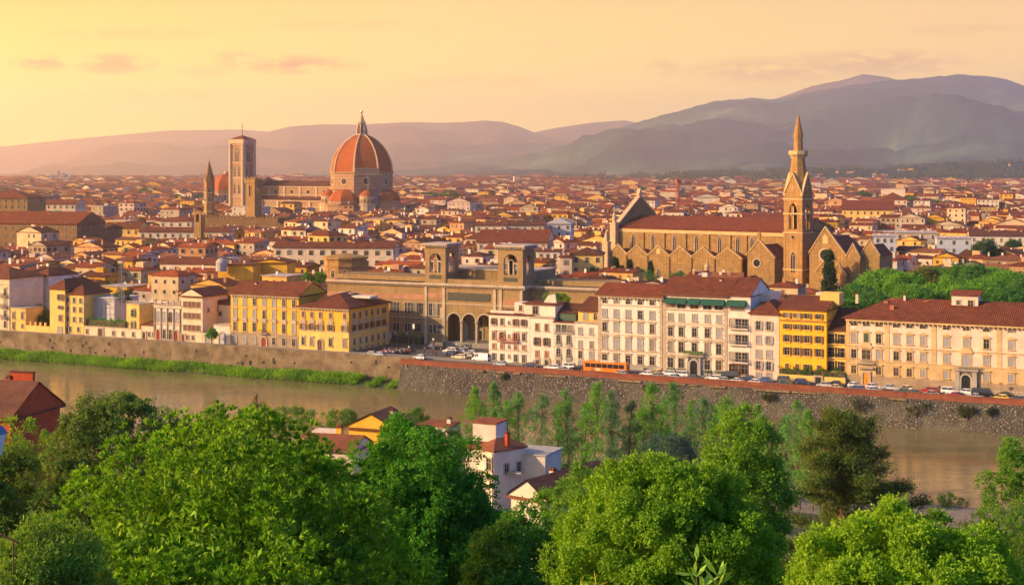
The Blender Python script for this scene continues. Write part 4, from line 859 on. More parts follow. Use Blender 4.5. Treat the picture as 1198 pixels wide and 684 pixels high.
# ------------------------------------------------------------------ landmarks
def ang_pts(n, r, a0, cx=0.0, cy=0.0): return [(cx + r * math.cos(a0 + 2 * math.pi * i / n), cy + r * math.sin(a0 + 2 * math.pi * i / n)) for i in range(n)]
def disc(mb, cx, cz, r, y, m=0, n=16): mb.poly([(cx + r * math.cos(2 * math.pi * i / n), y, cz + r * math.sin(2 * math.pi * i / n)) for i in range(n)], m)
def ring(mb, cx, cz, r0, r1, y0, y1, m=0, n=16):
    for i in range(n):
        a, b = 2 * math.pi * i / n, 2 * math.pi * (i + 1) / n
        P = lambda r, t, y: (cx + r * math.cos(t), y, cz + r * math.sin(t))
        mb.poly([P(r0, a, y0), P(r0, b, y0), P(r1, b, y0), P(r1, a, y0)], m); mb.poly([P(r1, a, y0), P(r1, b, y0), P(r1, b, y1), P(r1, a, y1)], m)
def round_window(root, x, z, r, y=0.0, rz=0.0, mat='trim_stone', W=None):
    f = MB(); ring(f, 0, 0, r, r * 1.3, -0.25, 0.02); o = f.build('round_window', M[mat], root, (x, y, z), rz)
    p = MB(); disc(p, 0, 0, r, -0.06); p.build('pane', M['glass_dark'], o); return o
def lancet(root, x, z, w, h, y=0.0, rz=0.0, mat='trim_stone', side=None):
    zs = h - w * 0.87; f = MB(); inner = [(-w / 2, 0)] + arch_pts(0, w, zs, 8, True) + [(w / 2, 0)]; t = 0.22
    outer = [(-w / 2 - t, 0)] + arch_pts(0, w + 2 * t, zs, 8, True) + [(w / 2 + t, 0)]
    for i in range(len(inner) - 1):
        a, b, c, d = outer[i], outer[i + 1], inner[i + 1], inner[i]
        f.poly([(q[0], -0.14, q[1]) for q in (a, b, c, d)])
        for p, q in ((a, b), (d, c)): f.poly([(p[0], 0.02, p[1]), (q[0], 0.02, q[1]), (q[0], -0.14, q[1]), (p[0], -0.14, p[1])])
    f.box(-0.09, 0.09, -0.13, -0.06, 0, h * 0.75); ring(f, 0, zs + w * 0.15, w * 0.18, w * 0.27, -0.12, -0.06, n=10)
    o = f.build('window', M[mat], root, (x, y, z), rz); p = MB(); p.poly([(a, -0.05, b) for a, b in inner]); p.build('pane', M['glass_dark'], o); return o
def crenel(mb, x0, x1, y0, y1, z, w=1.2, h=1.2, t=0.6):
    for (a, b, c, d, ax) in ((x0, x1, y0, y0 + t, 0), (x0, x1, y1 - t, y1, 0), (x0, x0 + t, y0 + t, y1 - t, 1), (x1 - t, x1, y0 + t, y1 - t, 1)):
        L = (b - a) if ax == 0 else (d - c); n = max(2, int(L / (2 * w)))
        for i in range(n + (1 if ax == 0 else 0)):
            p = (L - w) * i / n if ax == 0 else L * (i + 0.5) / n - w / 2
            if ax == 0: mb.box(a + p, a + p + w, c, d, z, z + h)
            else: mb.box(a, b, c + p, c + p + w, z, z + h)

def library():
    s0, X, Y = bank_at(497, 398.2); r = thing('library', 'long brown stone library with twin belvedere towers and three-arched portico on the square', 'library', (*bank(s0, 398.2), 0), -A)
    L = lambda px, v=398.2: bank_at(px, v)[0] - s0
    W = L(612); aL, aR = L(521), L(577); st = M['library_stone']; zc = 18.7
    # central block with portico
    mb = MB(); cen = [L(531), L(548.7), L(566.5)]; aw = (cen[1] - cen[0]) - 0.9
    mb.arched_wall(0.0, W, -0.4, zc, [(c, aw, -0.4, 7.9) for c in cen], 0.0, 1.0, seg=12)
    mb.poly([(W, 0, -0.4), (W, 26, -0.4), (W, 26, zc), (W, 0, zc)]); mb.poly([(0, 0, -0.4), (0, 26, -0.4), (0, 26, zc), (0, 0, zc)]); mb.poly([(0, 26, -0.4), (W, 26, -0.4), (W, 26, zc), (0, 26, zc)])
    mb.poly([(aL - 0.5, 7, -0.4), (aR + 1, 7, -0.4), (aR + 1, 7, 12.5), (aL - 0.5, 7, 12.5)]); mb.poly([(aL - 0.5, 0.98, 12.4), (aR + 1, 0.98, 12.4), (aR + 1, 7, 12.4), (aL - 0.5, 7, 12.4)])
    mb.poly([(aL - 0.5, 1.0, 0), (aL - 0.5, 7, 0), (aL - 0.5, 7, 12.4), (aL - 0.5, 1.0, 12.4)]); mb.poly([(aR + 1, 1.0, 0), (aR + 1, 7, 0), (aR + 1, 7, 12.4), (aR + 1, 1.0, 12.4)]); mb.poly([(0, 0, zc), (W, 0, zc), (W, 26, zc), (0, 26, zc)])
    mb.build('wall', st, r)
    for c in [cen[0] + aw / 2 + 0.45, cen[1] + aw / 2 + 0.45]: MB().lathe([(0.75, 0.0), (0.75, 0.7), (0.5, 0.9), (0.44, 7.2), (0.7, 7.6), (0.75, 8.0)], 12).build('column', M['trim_stone'], r, (c, 0.3, 0))
    for i in range(4): MB().box(aL - 1 - (3 - i) * 0.4, aR + 1 + (3 - i) * 0.4, -2.4 + i * 0.6, 7.0, -0.3 + i * 0.42, 0.12 + i * 0.42 - 0.004).build('step', M['pavement'], r)
    for c in cen: ring_ = MB(); [ring_.poly([(p[0], -0.08, p[1]), (q[0], -0.08, q[1]), (q2[0], -0.08, q2[1]), (p2[0], -0.08, p2[1])]) for p, q, p2, q2 in zip(arch_pts(c, aw, 7.9, 12)[:-1], arch_pts(c, aw, 7.9, 12)[1:], arch_pts(c, aw + 0.9, 7.9, 12)[:-1], arch_pts(c, aw + 0.9, 7.9, 12)[1:])]; ring_.build('archivolt', M['trim_stone'], r)
    door(r, cen[0], 2.0, 5.0, 'shutter_blue', True, y=6.98, z=1.2); round_window(r, cen[0], 7.6, 0.7, 6.98)
    for c in cen[1:]: window(r, c, 5.4, 2.6, 3.2, y=6.98); door(r, c, 2.2, 3.2, 'glass_dark', y=6.98, z=1.2)
    for px in (498.5, 519.5, 579, 586, 610): MB().box(-0.45, 0.45, -0.28, 0.01, -0.3, zc - 0.5).build('pilaster', M['trim_stone'], r, (L(px), 0, 0))
    for z in (8.1, 12.9): MB().box(-0.2, aL - 0.3, -0.2, 0.01, z, z + 0.3).build('string_course', M['trim_stone'], r)
    MB().box(aL - 0.2, W, -0.2, 0.01, 12.9, 13.25).build('string_course', M['trim_stone'], r)
    MB().box(L(524), L(573.5), -0.22, 0.01, 14.2, 16.6).build('plaque', M['plaque_dark'], r)
    MB().box(L(509) - 2.6, L(509) + 2.6, -0.1, 0.01, 14.6, 16.2).build('terracotta_panel', M['red_pale'], r); MB().box(L(598) - 3, L(598) + 3, -0.1, 0.01, 13.0, 15.0).build('terracotta_panel', M['red_pale'], r)
    for px in (504, 509, 514): window(r, L(px), 9.1, 1.2, 3.8, style='thin'); window(r, L(px), 3.6, 1.2, 2.6, style='thin')
    MB().box(-0.2, W + 0.2, -0.3, 0.01, 8.2, 8.5).box(-0.2, 0.9, -0.35, 0.01, -0.3, 8.2).build('string_course', M['trim_stone'], r) if False else None
    MB().box(aL - 1.7, aL - 0.3, -0.3, 0.01, 8.5, 11.8).build('relief', M['white_marble'], r)
    def cornice(root, x0, x1, y, z, d=0.9):
        mb = MB().box(x0, x1, y - d, y + 0.01, z, z + 0.7); x = x0 + 0.2
        while x < x1 - 0.3: mb.box(x, x + 0.35, y - d * 0.8, y, z - 0.5, z); x += 0.85
        mb.build('cornice', M['trim_stone'], root)
    cornice(r, -0.6, W + 0.9, 0, zc); mb = MB().box(W - 0.01, W + 0.9, 0.01, 26, zc, zc + 0.7); y = 0.6
    while y < 25: mb.box(W, W + 0.7, y, y + 0.35, zc - 0.5, zc); y += 0.85
    mb.build('cornice', M['trim_stone'], r)
    MB().box(L(521), L(583), 0.3, 1.0, zc + 0.7, zc + 2.0).build('parapet', st, r)
    MB().box(0.3, W - 0.3, 8.5, 25, zc + 0.05, zc + 4.4).build('attic', st, r); MB().box(0.0, W, 8.2, 25.3, zc + 4.4, zc + 4.8).build('attic_cornice', M['trim_stone'], r)
    # belvedere towers
    for px0, px1, dep in ((497.5, 521.5, 8.8), (583, 612, 8.2)):
        x0, x1 = L(px0), L(px1); w = x1 - x0; z0, z1 = zc + 0.7, 30.6
        t = MB()
        t.arched_wall(0, w, z0, z1, [(w / 2, w * 0.55, z0 + 3.2, z0 + 7.2)], 0.0, 0.7); b = MB().arched_wall(0, dep, z0, z1, [(dep / 2, dep * 0.5, z0 + 3.2, z0 + 7.2)], 0.0, 0.7); b.turn(math.pi / 2, (w, 0, 0)); t.add(b)
        b = MB().arched_wall(0, w, z0, z1, [(w / 2, w * 0.55, z0 + 3.2, z0 + 7.2)], 0.0, 0.7).turn(math.pi, (w, dep, 0)); t.add(b); b = MB().arched_wall(0, dep, z0, z1, [(dep / 2, dep * 0.5, z0 + 3.2, z0 + 7.2)], 0.0, 0.7).turn(-math.pi / 2, (0, dep, 0)); t.add(b)
        t.poly([(0.05, 0.05, z0 + 3.0), (w - 0.05, 0.05, z0 + 3.0), (w - 0.05, dep - 0.05, z0 + 3.0), (0.05, dep - 0.05, z0 + 3.0)])
        to = t.build('tower', st, r, (x0, -0.15, 0))
        mb = MB().box(-0.9, w + 0.9, -0.9, dep + 0.9, z1 + 0.5, z1 + 1.0); mb.box(-0.4, w + 0.4, -0.4, dep + 0.4, z1, z1 + 0.5)
        for i in range(12): mb.box(-0.7 + i * (w + 1) / 11.5, -0.4 + i * (w + 1) / 11.5, -0.75, -0.4, z1 - 0.1, z1 + 0.5); mb.box(w + 0.4, w + 0.75, -0.6 + i * (dep + 1) / 11.5, -0.3 + i * (dep + 1) / 11.5, z1 - 0.1, z1 + 0.5)
        mb.build('cornice', M['trim_stone'], to); MB().extr([(-0.9, -0.9), (w + 0.9, -0.9), (w + 0.9, dep + 0.9), (-0.9, dep + 0.9)], z1 + 1.0, z1 + 1.05).build('roof', M['roof_grey'], to)
        for (fx, fy, rz, ln) in ((0, 0.35, 0, w), (w - 0.35, 0, math.pi / 2, dep)):   # serliana inside each big arch
            mb = MB(); c = ln / 2; hw = ln * 0.26
            for k in (-1, -0.36, 0.36, 1): mb.box(c + k * hw - 0.2, c + k * hw + 0.2, 0, 0.3, z0 + 3.2, z0 + 6.4)
            mb.box(c - hw - 0.2, c - hw * 0.36 + 0.2, 0, 0.32, z0 + 6.4, z0 + 6.9); mb.box(c + hw * 0.36 - 0.2, c + hw + 0.2, 0, 0.32, z0 + 6.4, z0 + 6.9)
            a = arch_pts(c, hw * 0.72, z0 + 6.9, 8); o_ = arch_pts(c, hw * 0.72 + 0.5, z0 + 6.9, 8)
            for p, q, p2, q2 in zip(a[:-1], a[1:], o_[:-1], o_[1:]): mb.poly([(p[0], 0, p[1]), (q[0], 0, q[1]), (q2[0], 0, q2[1]), (p2[0], 0, p2[1])])
            mb.build('tracery', M['trim_stone'], to, (fx if rz == 0 else w - 0.35, fy if rz == 0 else 0, 0), rz)
        MB().box(w * 0.22, w * 0.78, -0.1, 0.01, z0 + 1.2, z0 + 2.4).build('plaque', M['plaque_dark'], to)
        MB().lathe([(0.5, 0), (0.45, 1.2), (0.25, 1.9), (0.3, 2.6), (0.12, 2.8), (0.17, 3.1), (0, 3.3)], 8).build('statue', M['copper_green'], to, (w / 2, dep / 2 - 1.5, z0 + 3.0))
    # left wing
    xl = L(383, 400.5); V0 = 2.3
    MB().box(xl, -0.02, V0, 20, -0.4, zc - 0.3).build('wing_wall', st, r); cornice(r, xl, -0.03, V0, zc - 0.3)
    MB().box(xl + 0.3, -0.3, V0 + 4, 19, zc + 0.4, zc + 1.8).build('attic', st, r)
    for px in (462, 479, 490):
        c = L(px, 400.5)
        for k in (-1.15, 0, 1.15): window(r, c + k, 9.0, 1.0, 3.6, style='thin', y=V0); window(r, c + k, 3.6, 1.0, 2.4, style='thin', y=V0)
        window(r, c, 7.2, 0.7, 0.7, style='thin nosill', y=V0)
    for px in (430, 445): window(r, L(px, 400.5), 9.0, 2.6, 3.6, y=V0)
    MB().box(xl, -0.03, V0 - 0.12, V0 + 0.01, 13.6, 15.2).build('terracotta_band', M['red_pale'], r); MB().box(xl, -0.03, V0 - 0.2, V0 + 0.01, 7.9, 8.2).build('string_course', M['trim_stone'], r)
    # right wing behind the white houses
    x1 = L(716, 403); MB().box(W + 0.02, x1, 5.5, 20, -0.4, zc - 0.2).build('wing_wall', st, r); cornice(r, W + 0.95, x1, 5.5, zc - 0.2)
    MB().box(W + 1, x1 - 0.3, 8.5, 19, zc + 0.5, zc + 2.0).build('attic', st, r)
    for px in (635, 650, 668, 684, 700): window(r, L(px, 403.6), 9.0, 2.4, 3.6, y=5.5)
plaster('red_pale', (0.42, 0.22, 0.13), 0.15)
library()

def gothic_church():
    AC = math.radians(-36); r = thing('gothic_church', 'long brown gothic church with red nave roof and a row of gabled side chapels', 'church', (46.3, 640, 0), AC)
    st = M['church_stone']; LN = 84.0; NW = 40.0; E = 28.7; RZ = 33.6
    def sx(px, v=0.0, Y0=640.0, X0=46.3):      # picture column -> local x on the line y = v
        k = (px - CX) / FPX; c, s = math.cos(AC), math.sin(AC); xo, yo = X0 - v * s, Y0 + v * c
        return (k * yo - xo) / (c - k * s)
    nv = MB().box(0, LN, 0, NW, -0.4, E, bottom=False); nv.build('nave_wall', st, r)
    rf = MB(); roof_mesh(rf, LN, NW, E, 'gable', RZ - E, 0.5, 0.3); rf.build('nave_roof', [M['roof_red'], st], r); MB().box(0, LN, -0.25, 0.01, E - 1.5, E - 0.05).build('eaves_band', M['soft_stone'], r)
    # west front seen from behind: thin white marble gable, rising over the roof
    f = MB().prism_x([(-2, 0), (NW + 2, 0), (NW + 2, 28), (NW / 2, 42), (-2, 28)], -1.6, 0.0); f.build('facade_wall', st, r)
    for s_ in (-1, 1):
        y0, y1 = (-2.4, NW / 2) if s_ < 0 else (NW + 2.4, NW / 2)
        MB().prism_x([(y0, 28.0), (y1, 42.3), (y1, 43.0), (y0, 28.7)], -1.9, 0.25).build('facade_coping', M['white_marble'], r)
    MB().prism_x([(NW / 2 - 1.4, 43), (NW / 2 + 1.4, 43), (NW / 2, 46)], -1.6, 0).build('finial', M['white_marble'], r)
    for (yy, zt, w) in ((-1.4, 30.6, 2.8), (NW + 1.4, 30.6, 2.8)):
        o = MB().box(-w / 2, w / 2, -w / 2, w / 2, 0, zt).build('buttress', M['white_marble'], r, (-0.6, yy, 0)); MB().box(-w / 2 - 0.3, w / 2 + 0.3, -w / 2 - 0.3, w / 2 + 0.3, zt, zt + 0.7).lathe([(1.0, zt + 0.7), (0.85, zt + 2.2), (1.0, zt + 2.4), (0.65, zt + 3.6), (0.12, zt + 6), (0.0, zt + 6.3)], 8).build('pinnacle', M['white_marble'], o)
    # clerestory windows and pilasters
    for px in (741, 764, 789, 815, 842, 863, 880): lancet(r, sx(px), 19.5, 1.5, 7.0)
    for px in (752.5, 777, 802, 829, 854, 873): MB().box(-0.5, 0.5, -0.5, 0.01, 0, E - 1.5).build('pilaster', st, r, (sx(px), 0, 0))
    # side chapels: gabled bays
    v = -9.0; peaks = [721, 745, 770, 796, 822.5, 849.5]; edges = [712.5, 733, 757.5, 783, 809, 836, 868]; ez, pz = 17.9, 22.1
    for i in range(6):
        a, b, c = sx(edges[i], v), sx(edges[i + 1], v), sx(peaks[i], v)
        c = (a + b) / 2
        w = MB().prism([(a, -0.4), (b, -0.4), (b, ez), (c, pz), (a, ez)], v, v + 0.8); o = w.build('chapel_wall', st, r)
        MB().prism([(a, ez - .5), (b, ez - .5), (b, ez - .1), (c, pz - 1.9), (a, ez - .1)], v + .8, -0.3).build('chapel_roof', M['roof_red'], r); MB().prism([(a - 0.1, ez + 0.02), (c, pz + 0.02), (b + 0.1, ez + 0.02), (b + 0.1, ez + 0.4), (c, pz + 0.42), (a - 0.1, ez + 0.4)], v - 0.2, v + .95).build('gable_coping', M['soft_stone'], r)
        MB().box(-0.3, 0.3, -0.45, 0.01, -0.4, ez - 0.3).build('buttress', M['brown_stone'], r, (b, v, 0))
        if i in (2, 3, 5): lancet(r, c, 6.5, 1.5, 6.0, y=v)
        if i == 1: MB().box(-0.8, 0.8, -0.3, 0.01, 2, 12).build('white_pier', M['white_marble'], r, (sx(742, v), v, 0))
        if i == 2: MB().prism([(-0.9, 18.8), (0.9, 18.8), (0.9, 20.4), (0, 21.2), (-0.9, 20.4)], -0.06, 0.01).build('blind_panel', M['soft_stone'], r, (c, v, 0))
    MB().poly([(0, 0, 0)] * 3)
    o = MB().box(-1.4, 1.4, -1.4, 1.4, 0, 22.5).build('buttress', M['white_marble'], r, (sx(709.5, v - 0.5), v - 0.5, 0)); MB().box(-1.7, 1.7, -1.7, 1.7, 22.5, 23.1).lathe([(1.3, 23.1), (1.0, 25), (0.15, 28.5), (0, 29)], 8).build('pinnacle', M['white_marble'], o)
    # sacristy block with big gable, right of the chapels
    v = -17.0; a, b = sx(874.5, v), sx(906, v); c = a + (b - a) * 0.42; hb = 20.2
    MB().prism([(a, -0.4), (b, -0.4), (b, hb - 1), (c, hb + 6.2), (a, hb)], v, v + .9).prism([(a, -.4), (b, -.4), (b, hb - 1.2), (a, hb - 1.2)], v + .9, 0).build('transept_wall', st, r)
    MB().prism([(a, hb - 1.18), (b + .3, hb - 1.18), (b + .3, hb - .9), (c, hb + 4.2), (a, hb - .3)], v + .9, 0.2).build('transept_roof', M['roof_red'], r); MB().prism([(a - 0.3, hb + 0.02), (c, hb + 6.22), (b + 0.3, hb - 0.98), (b + 0.3, hb - 0.5), (c, hb + 6.75), (a - 0.3, hb + 0.5)], v - 0.25, v + 1.0).build('gable_coping', M['soft_stone'], r); round_window(r, sx(885.5, v), 17.2, 1.5, v); lancet(r, sx(885, v), 5.6, 1.6, 4.6, y=v)
    MB().prism([(-0.7, 0), (0.7, 0), (0.7, 1.8), (0, 3.0), (-0.7, 1.8)], -0.4, 0.4).build('bell_cote', st, r, (c, v + 0.4, hb + 6.8))
    lancet(r, b, 6, 1.7, 9.0, y=v + 8, rz=math.pi / 2)
    # crossing end and eastern chapels beyond the bell tower
    v = -20.0; a, b = sx(947, v), sx(990, v); c = (a + b) / 2 - 1
    MB().prism([(a, -0.4), (b, -0.4), (b, 21), (c, 32.2), (a, 22)], v, v + 1).prism([(a, -.4), (b, -.4), (b, 20.6), (a, 20.6)], v + 1, v + 22).build('transept_wall', st, r); MB().prism([(a, 20.62), (b + .3, 20.62), (b + .3, 20.9), (c, 28.6), (a, 20.9)], v + 1, v + 22.3).build('transept_roof', M['roof_red'], r); MB().prism([(a - 0.3, 22.02), (c, 32.22), (b + 0.3, 21.02), (b + 0.3, 21.5), (c, 32.8), (a - 0.3, 22.5)], v - 0.25, v + 1.1).build('gable_coping', M['soft_stone'], r)
    round_window(r, sx(965.5, v), 21.6, 2.1, v); MB().prism([(-1, 26), (1, 26), (1, 28.5), (0, 29.8), (-1, 28.5)], -0.08, 0.01).build('blind_panel', M['soft_stone'], r, (c, v, 0))
    for px0, px1, vv, ee, pp in ((955, 972, -27, 15.5, 19.5), (972.5, 989, -27.5, 14.5, 19.0), (989.5, 1006, -24, 21.0, 26.4), (1006.5, 1029, -21, 22.0, 28.0)):
        a, b = sx(px0, vv), sx(px1, vv); c = (a + b) / 2
        MB().prism([(a, -0.4), (b, -0.4), (b, ee), (c, pp), (a, ee)], vv, vv + .9).prism([(a, -.4), (b, -.4), (b, ee - .3), (a, ee - .3)], vv + .9, vv + 13).build('chapel_wall', st, r); MB().prism([(a, ee - .28), (b + .2, ee - .28), (b + .2, ee), (c, pp - 1.8), (a, ee)], vv + .9, vv + 13.2).build('chapel_roof', M['roof_red'], r); MB().prism([(a - 0.2, ee + 0.02), (c, pp + 0.02), (b + 0.2, ee + 0.02), (b + 0.2, ee + 0.45), (c, pp + 0.5), (a - 0.2, ee + 0.45)], vv - 0.25, vv + 1).build('gable_coping', M['soft_stone'], r)
        lancet(r, c, 3.5, 1.7, 8.5, y=vv); lancet(r, b, 5, 1.4, 7, y=vv + 6, rz=math.pi / 2)
        if pp < 20: ring_ = MB(); ring(ring_, 0, 0, 0.5, 0.8, -0.12, 0.02); ring_.build('round_panel', M['soft_stone'], r, (c, vv, 14.2))
    # small domed chapel and court roofs in front
    v = -30.0; cx = sx(827, v); d = MB().lathe([(7.6, 0), (7.6, 9.6)], 16); d.build('chapel_drum', M['cream_plaster'], r, (cx, v, 0)); MB().lathe([(8.3, 9.3), (7.6, 10.4), (5.5, 12.2), (2.0, 13.4), (0.9, 13.8)], 16).build('chapel_dome', M['roof_brown'], r, (cx, v, 0)); MB().lathe([(0.9, 13.6), (0.9, 15.6), (1.2, 15.7), (0.3, 17.2), (0.1, 18.6), (0, 18.8)], 10).build('lantern', M['white_marble'], r, (cx, v, 0))
    for px0, px1, vv, hh in ((843, 866, -27, 8.2), (866, 884, -24, 8.6)):
        a, b = sx(px0, vv), sx(px1, vv); MB().prism([(a, -0.3), (b, -0.3), (b, hh), ((a + b) / 2, hh + 3), (a, hh)], vv, vv + 9).build('sacristy_wall', st, r); MB().prism([(a - 0.4, hh + 0.1), ((a + b) / 2, hh + 3.1), (b + 0.4, hh + 0.1), (b + 0.4, hh + 0.5), ((a + b) / 2, hh + 3.7), (a - 0.4, hh + 0.5)], vv + 0.5, vv + 9.3).build('sacristy_roof', M['roof_red'], r)
    # ---- bell tower
    v = -16.0; a = sx(917, v); k = (952 - CX) / FPX
    X, Y = 46.3 + a * math.cos(AC) - v * math.sin(AC), 640 + a * math.sin(AC) + v * math.cos(AC)
    AT = math.radians(-41); sc = Y / FPX; w = 34 * sc / (math.cos(AT) - math.sin(AT) * 0.98)
    t = thing('bell_tower', 'tall slender brown stone bell tower with pointed spire beside the gothic church', 'bell tower', (X, Y, 0), AT)
    Z = lambda py: zat(py, Y); z1, z2, z3 = Z(272), Z(229), Z(206); ts = M['tower_stone']
    MB().box(0, w, 0, w, -0.4, z1).build('shaft', ts, t)
    bel = MB()
    for q, off in ((0, (0, 0, 0)), (math.pi / 2, (w, 0, 0)), (math.pi, (w, w, 0)), (-math.pi / 2, (0, w, 0))):
        bel.add(MB().arched_wall(0, w, z1, z2, [(w / 2, w * 0.42, z1 + 1.4, z1 + (z2 - z1) * 0.60)], 0, 0.8, pointed=True).turn(q, off))
    bel.build('belfry', ts, t)
    for z in (z1, Z(233), Z(315), Z(250)): MB().box(-0.3, w + 0.3, -0.3, w + 0.3, z - 0.2, z + 0.3).build('string_course', M['soft_stone'], t)
    for xx in (-0.05, w - 0.85): MB().box(xx, xx + 0.9, -0.15, 0.0, 0, z1).build('corner_pilaster', ts, t)
    MB().box(w - 0.0, w + 0.15, -0.15, 0.75, 0, z1).box(w - 0.0, w + 0.15, w - 0.85, w, 0, z1).build('corner_pilaster', ts, t)
    for (fx, fy, rz) in ((w / 2, 0, 0), (w, w / 2, math.pi / 2)):
        o = MB().box(-0.16, 0.16, 0.25, 0.5, z1 + 1.4, z1 + (z2 - z1) * 0.72).build('mullion', M['soft_stone'], t, (fx, fy, 0), rz)
        lancet(t, fx, Z(318), 1.9, Z(294) - Z(318), fy, rz); round_window(t, fx, Z(277), 0.7, fy, rz); MB().box(-0.25, 0.25, -0.05, 0.01, Z(328), Z(325)).build('slit', M['glass_dark'], t, (fx, fy, 0), rz)
    for q, off in ((0, (0, 0, 0)), (math.pi / 2, (w, 0, 0)), (math.pi, (w, w, 0)), (-math.pi / 2, (0, w, 0))):
        g = MB().prism([(0.0, z2), (w, z2), (w / 2, z3 + 0.5)], 0.0, 0.7); MB().box(0, 0, 0, 0, 0, 0)
        g.turn(q, off).build('gable', ts, t); 
        e = MB().prism([(-0.2, z2 + 0.1), (w / 2, z3 + 0.7), (w + 0.2, z2 + 0.1), (w + 0.2, z2 + 0.7), (w / 2, z3 + 1.5), (-0.2, z2 + 0.7)], -0.25, 0.75); e.turn(q, off).build('gable_coping', M['soft_stone'], t)
        c = MB().box(w / 2 - 0.15, w / 2 + 0.15, -0.12, 0, z2 + 2.0, z2 + 4.4).box(w / 2 - 0.8, w / 2 + 0.8, -0.115, 0, z2 + 3.0, z2 + 3.35); c.turn(q, off).build('cross_panel', M['white_marble'], t)
    h = w / 2; zb, zg, zn, zt = Z(229) - 0.5, Z(181), Z(160), Z(134)
    sp = MB().lathe([(h * 1.1, zb), (h * 0.60, Z(184))], 8, h, h, math.pi / 8); sp.build('spire', ts, t)
    ga = MB().lathe([(h * 0.62, Z(186)), (h * 0.92, Z(180.5)), (h * 0.92, Z(176.5)), (h * 0.5, Z(176.4)), (h * 0.5, Z(178))], 8, h, h, math.pi / 8); gal = ga.build('gallery', M['soft_stone'], t)
    mb = MB(); [mb.box(h + h * 0.8 * math.cos(q) - 0.22, h + h * 0.8 * math.cos(q) + 0.22, h + h * 0.8 * math.sin(q) - 0.22, h + h * 0.8 * math.sin(q) + 0.22, Z(182.5), Z(181)) for q in np.linspace(0, 2 * math.pi, 17)[:-1]]; mb.build('corbel', M['brown_stone'], t)
    MB().lathe([(h * 0.44, Z(178)), (h * 0.40, zn)], 8, h, h, math.pi / 8).build('drum', ts, t); MB().lathe([(h * 0.50, zn - 0.2), (h * 0.48, zn + 0.3), (h * 0.12, Z(138)), (h * 0.12, Z(137.4)), (0.05, zt), (0, zt + 0.3)], 8, h, h, math.pi / 8).build('spirelet', ts, t)
plaster('soft_stone', (0.56, 0.39, 0.19), 0.1)
gothic_church()

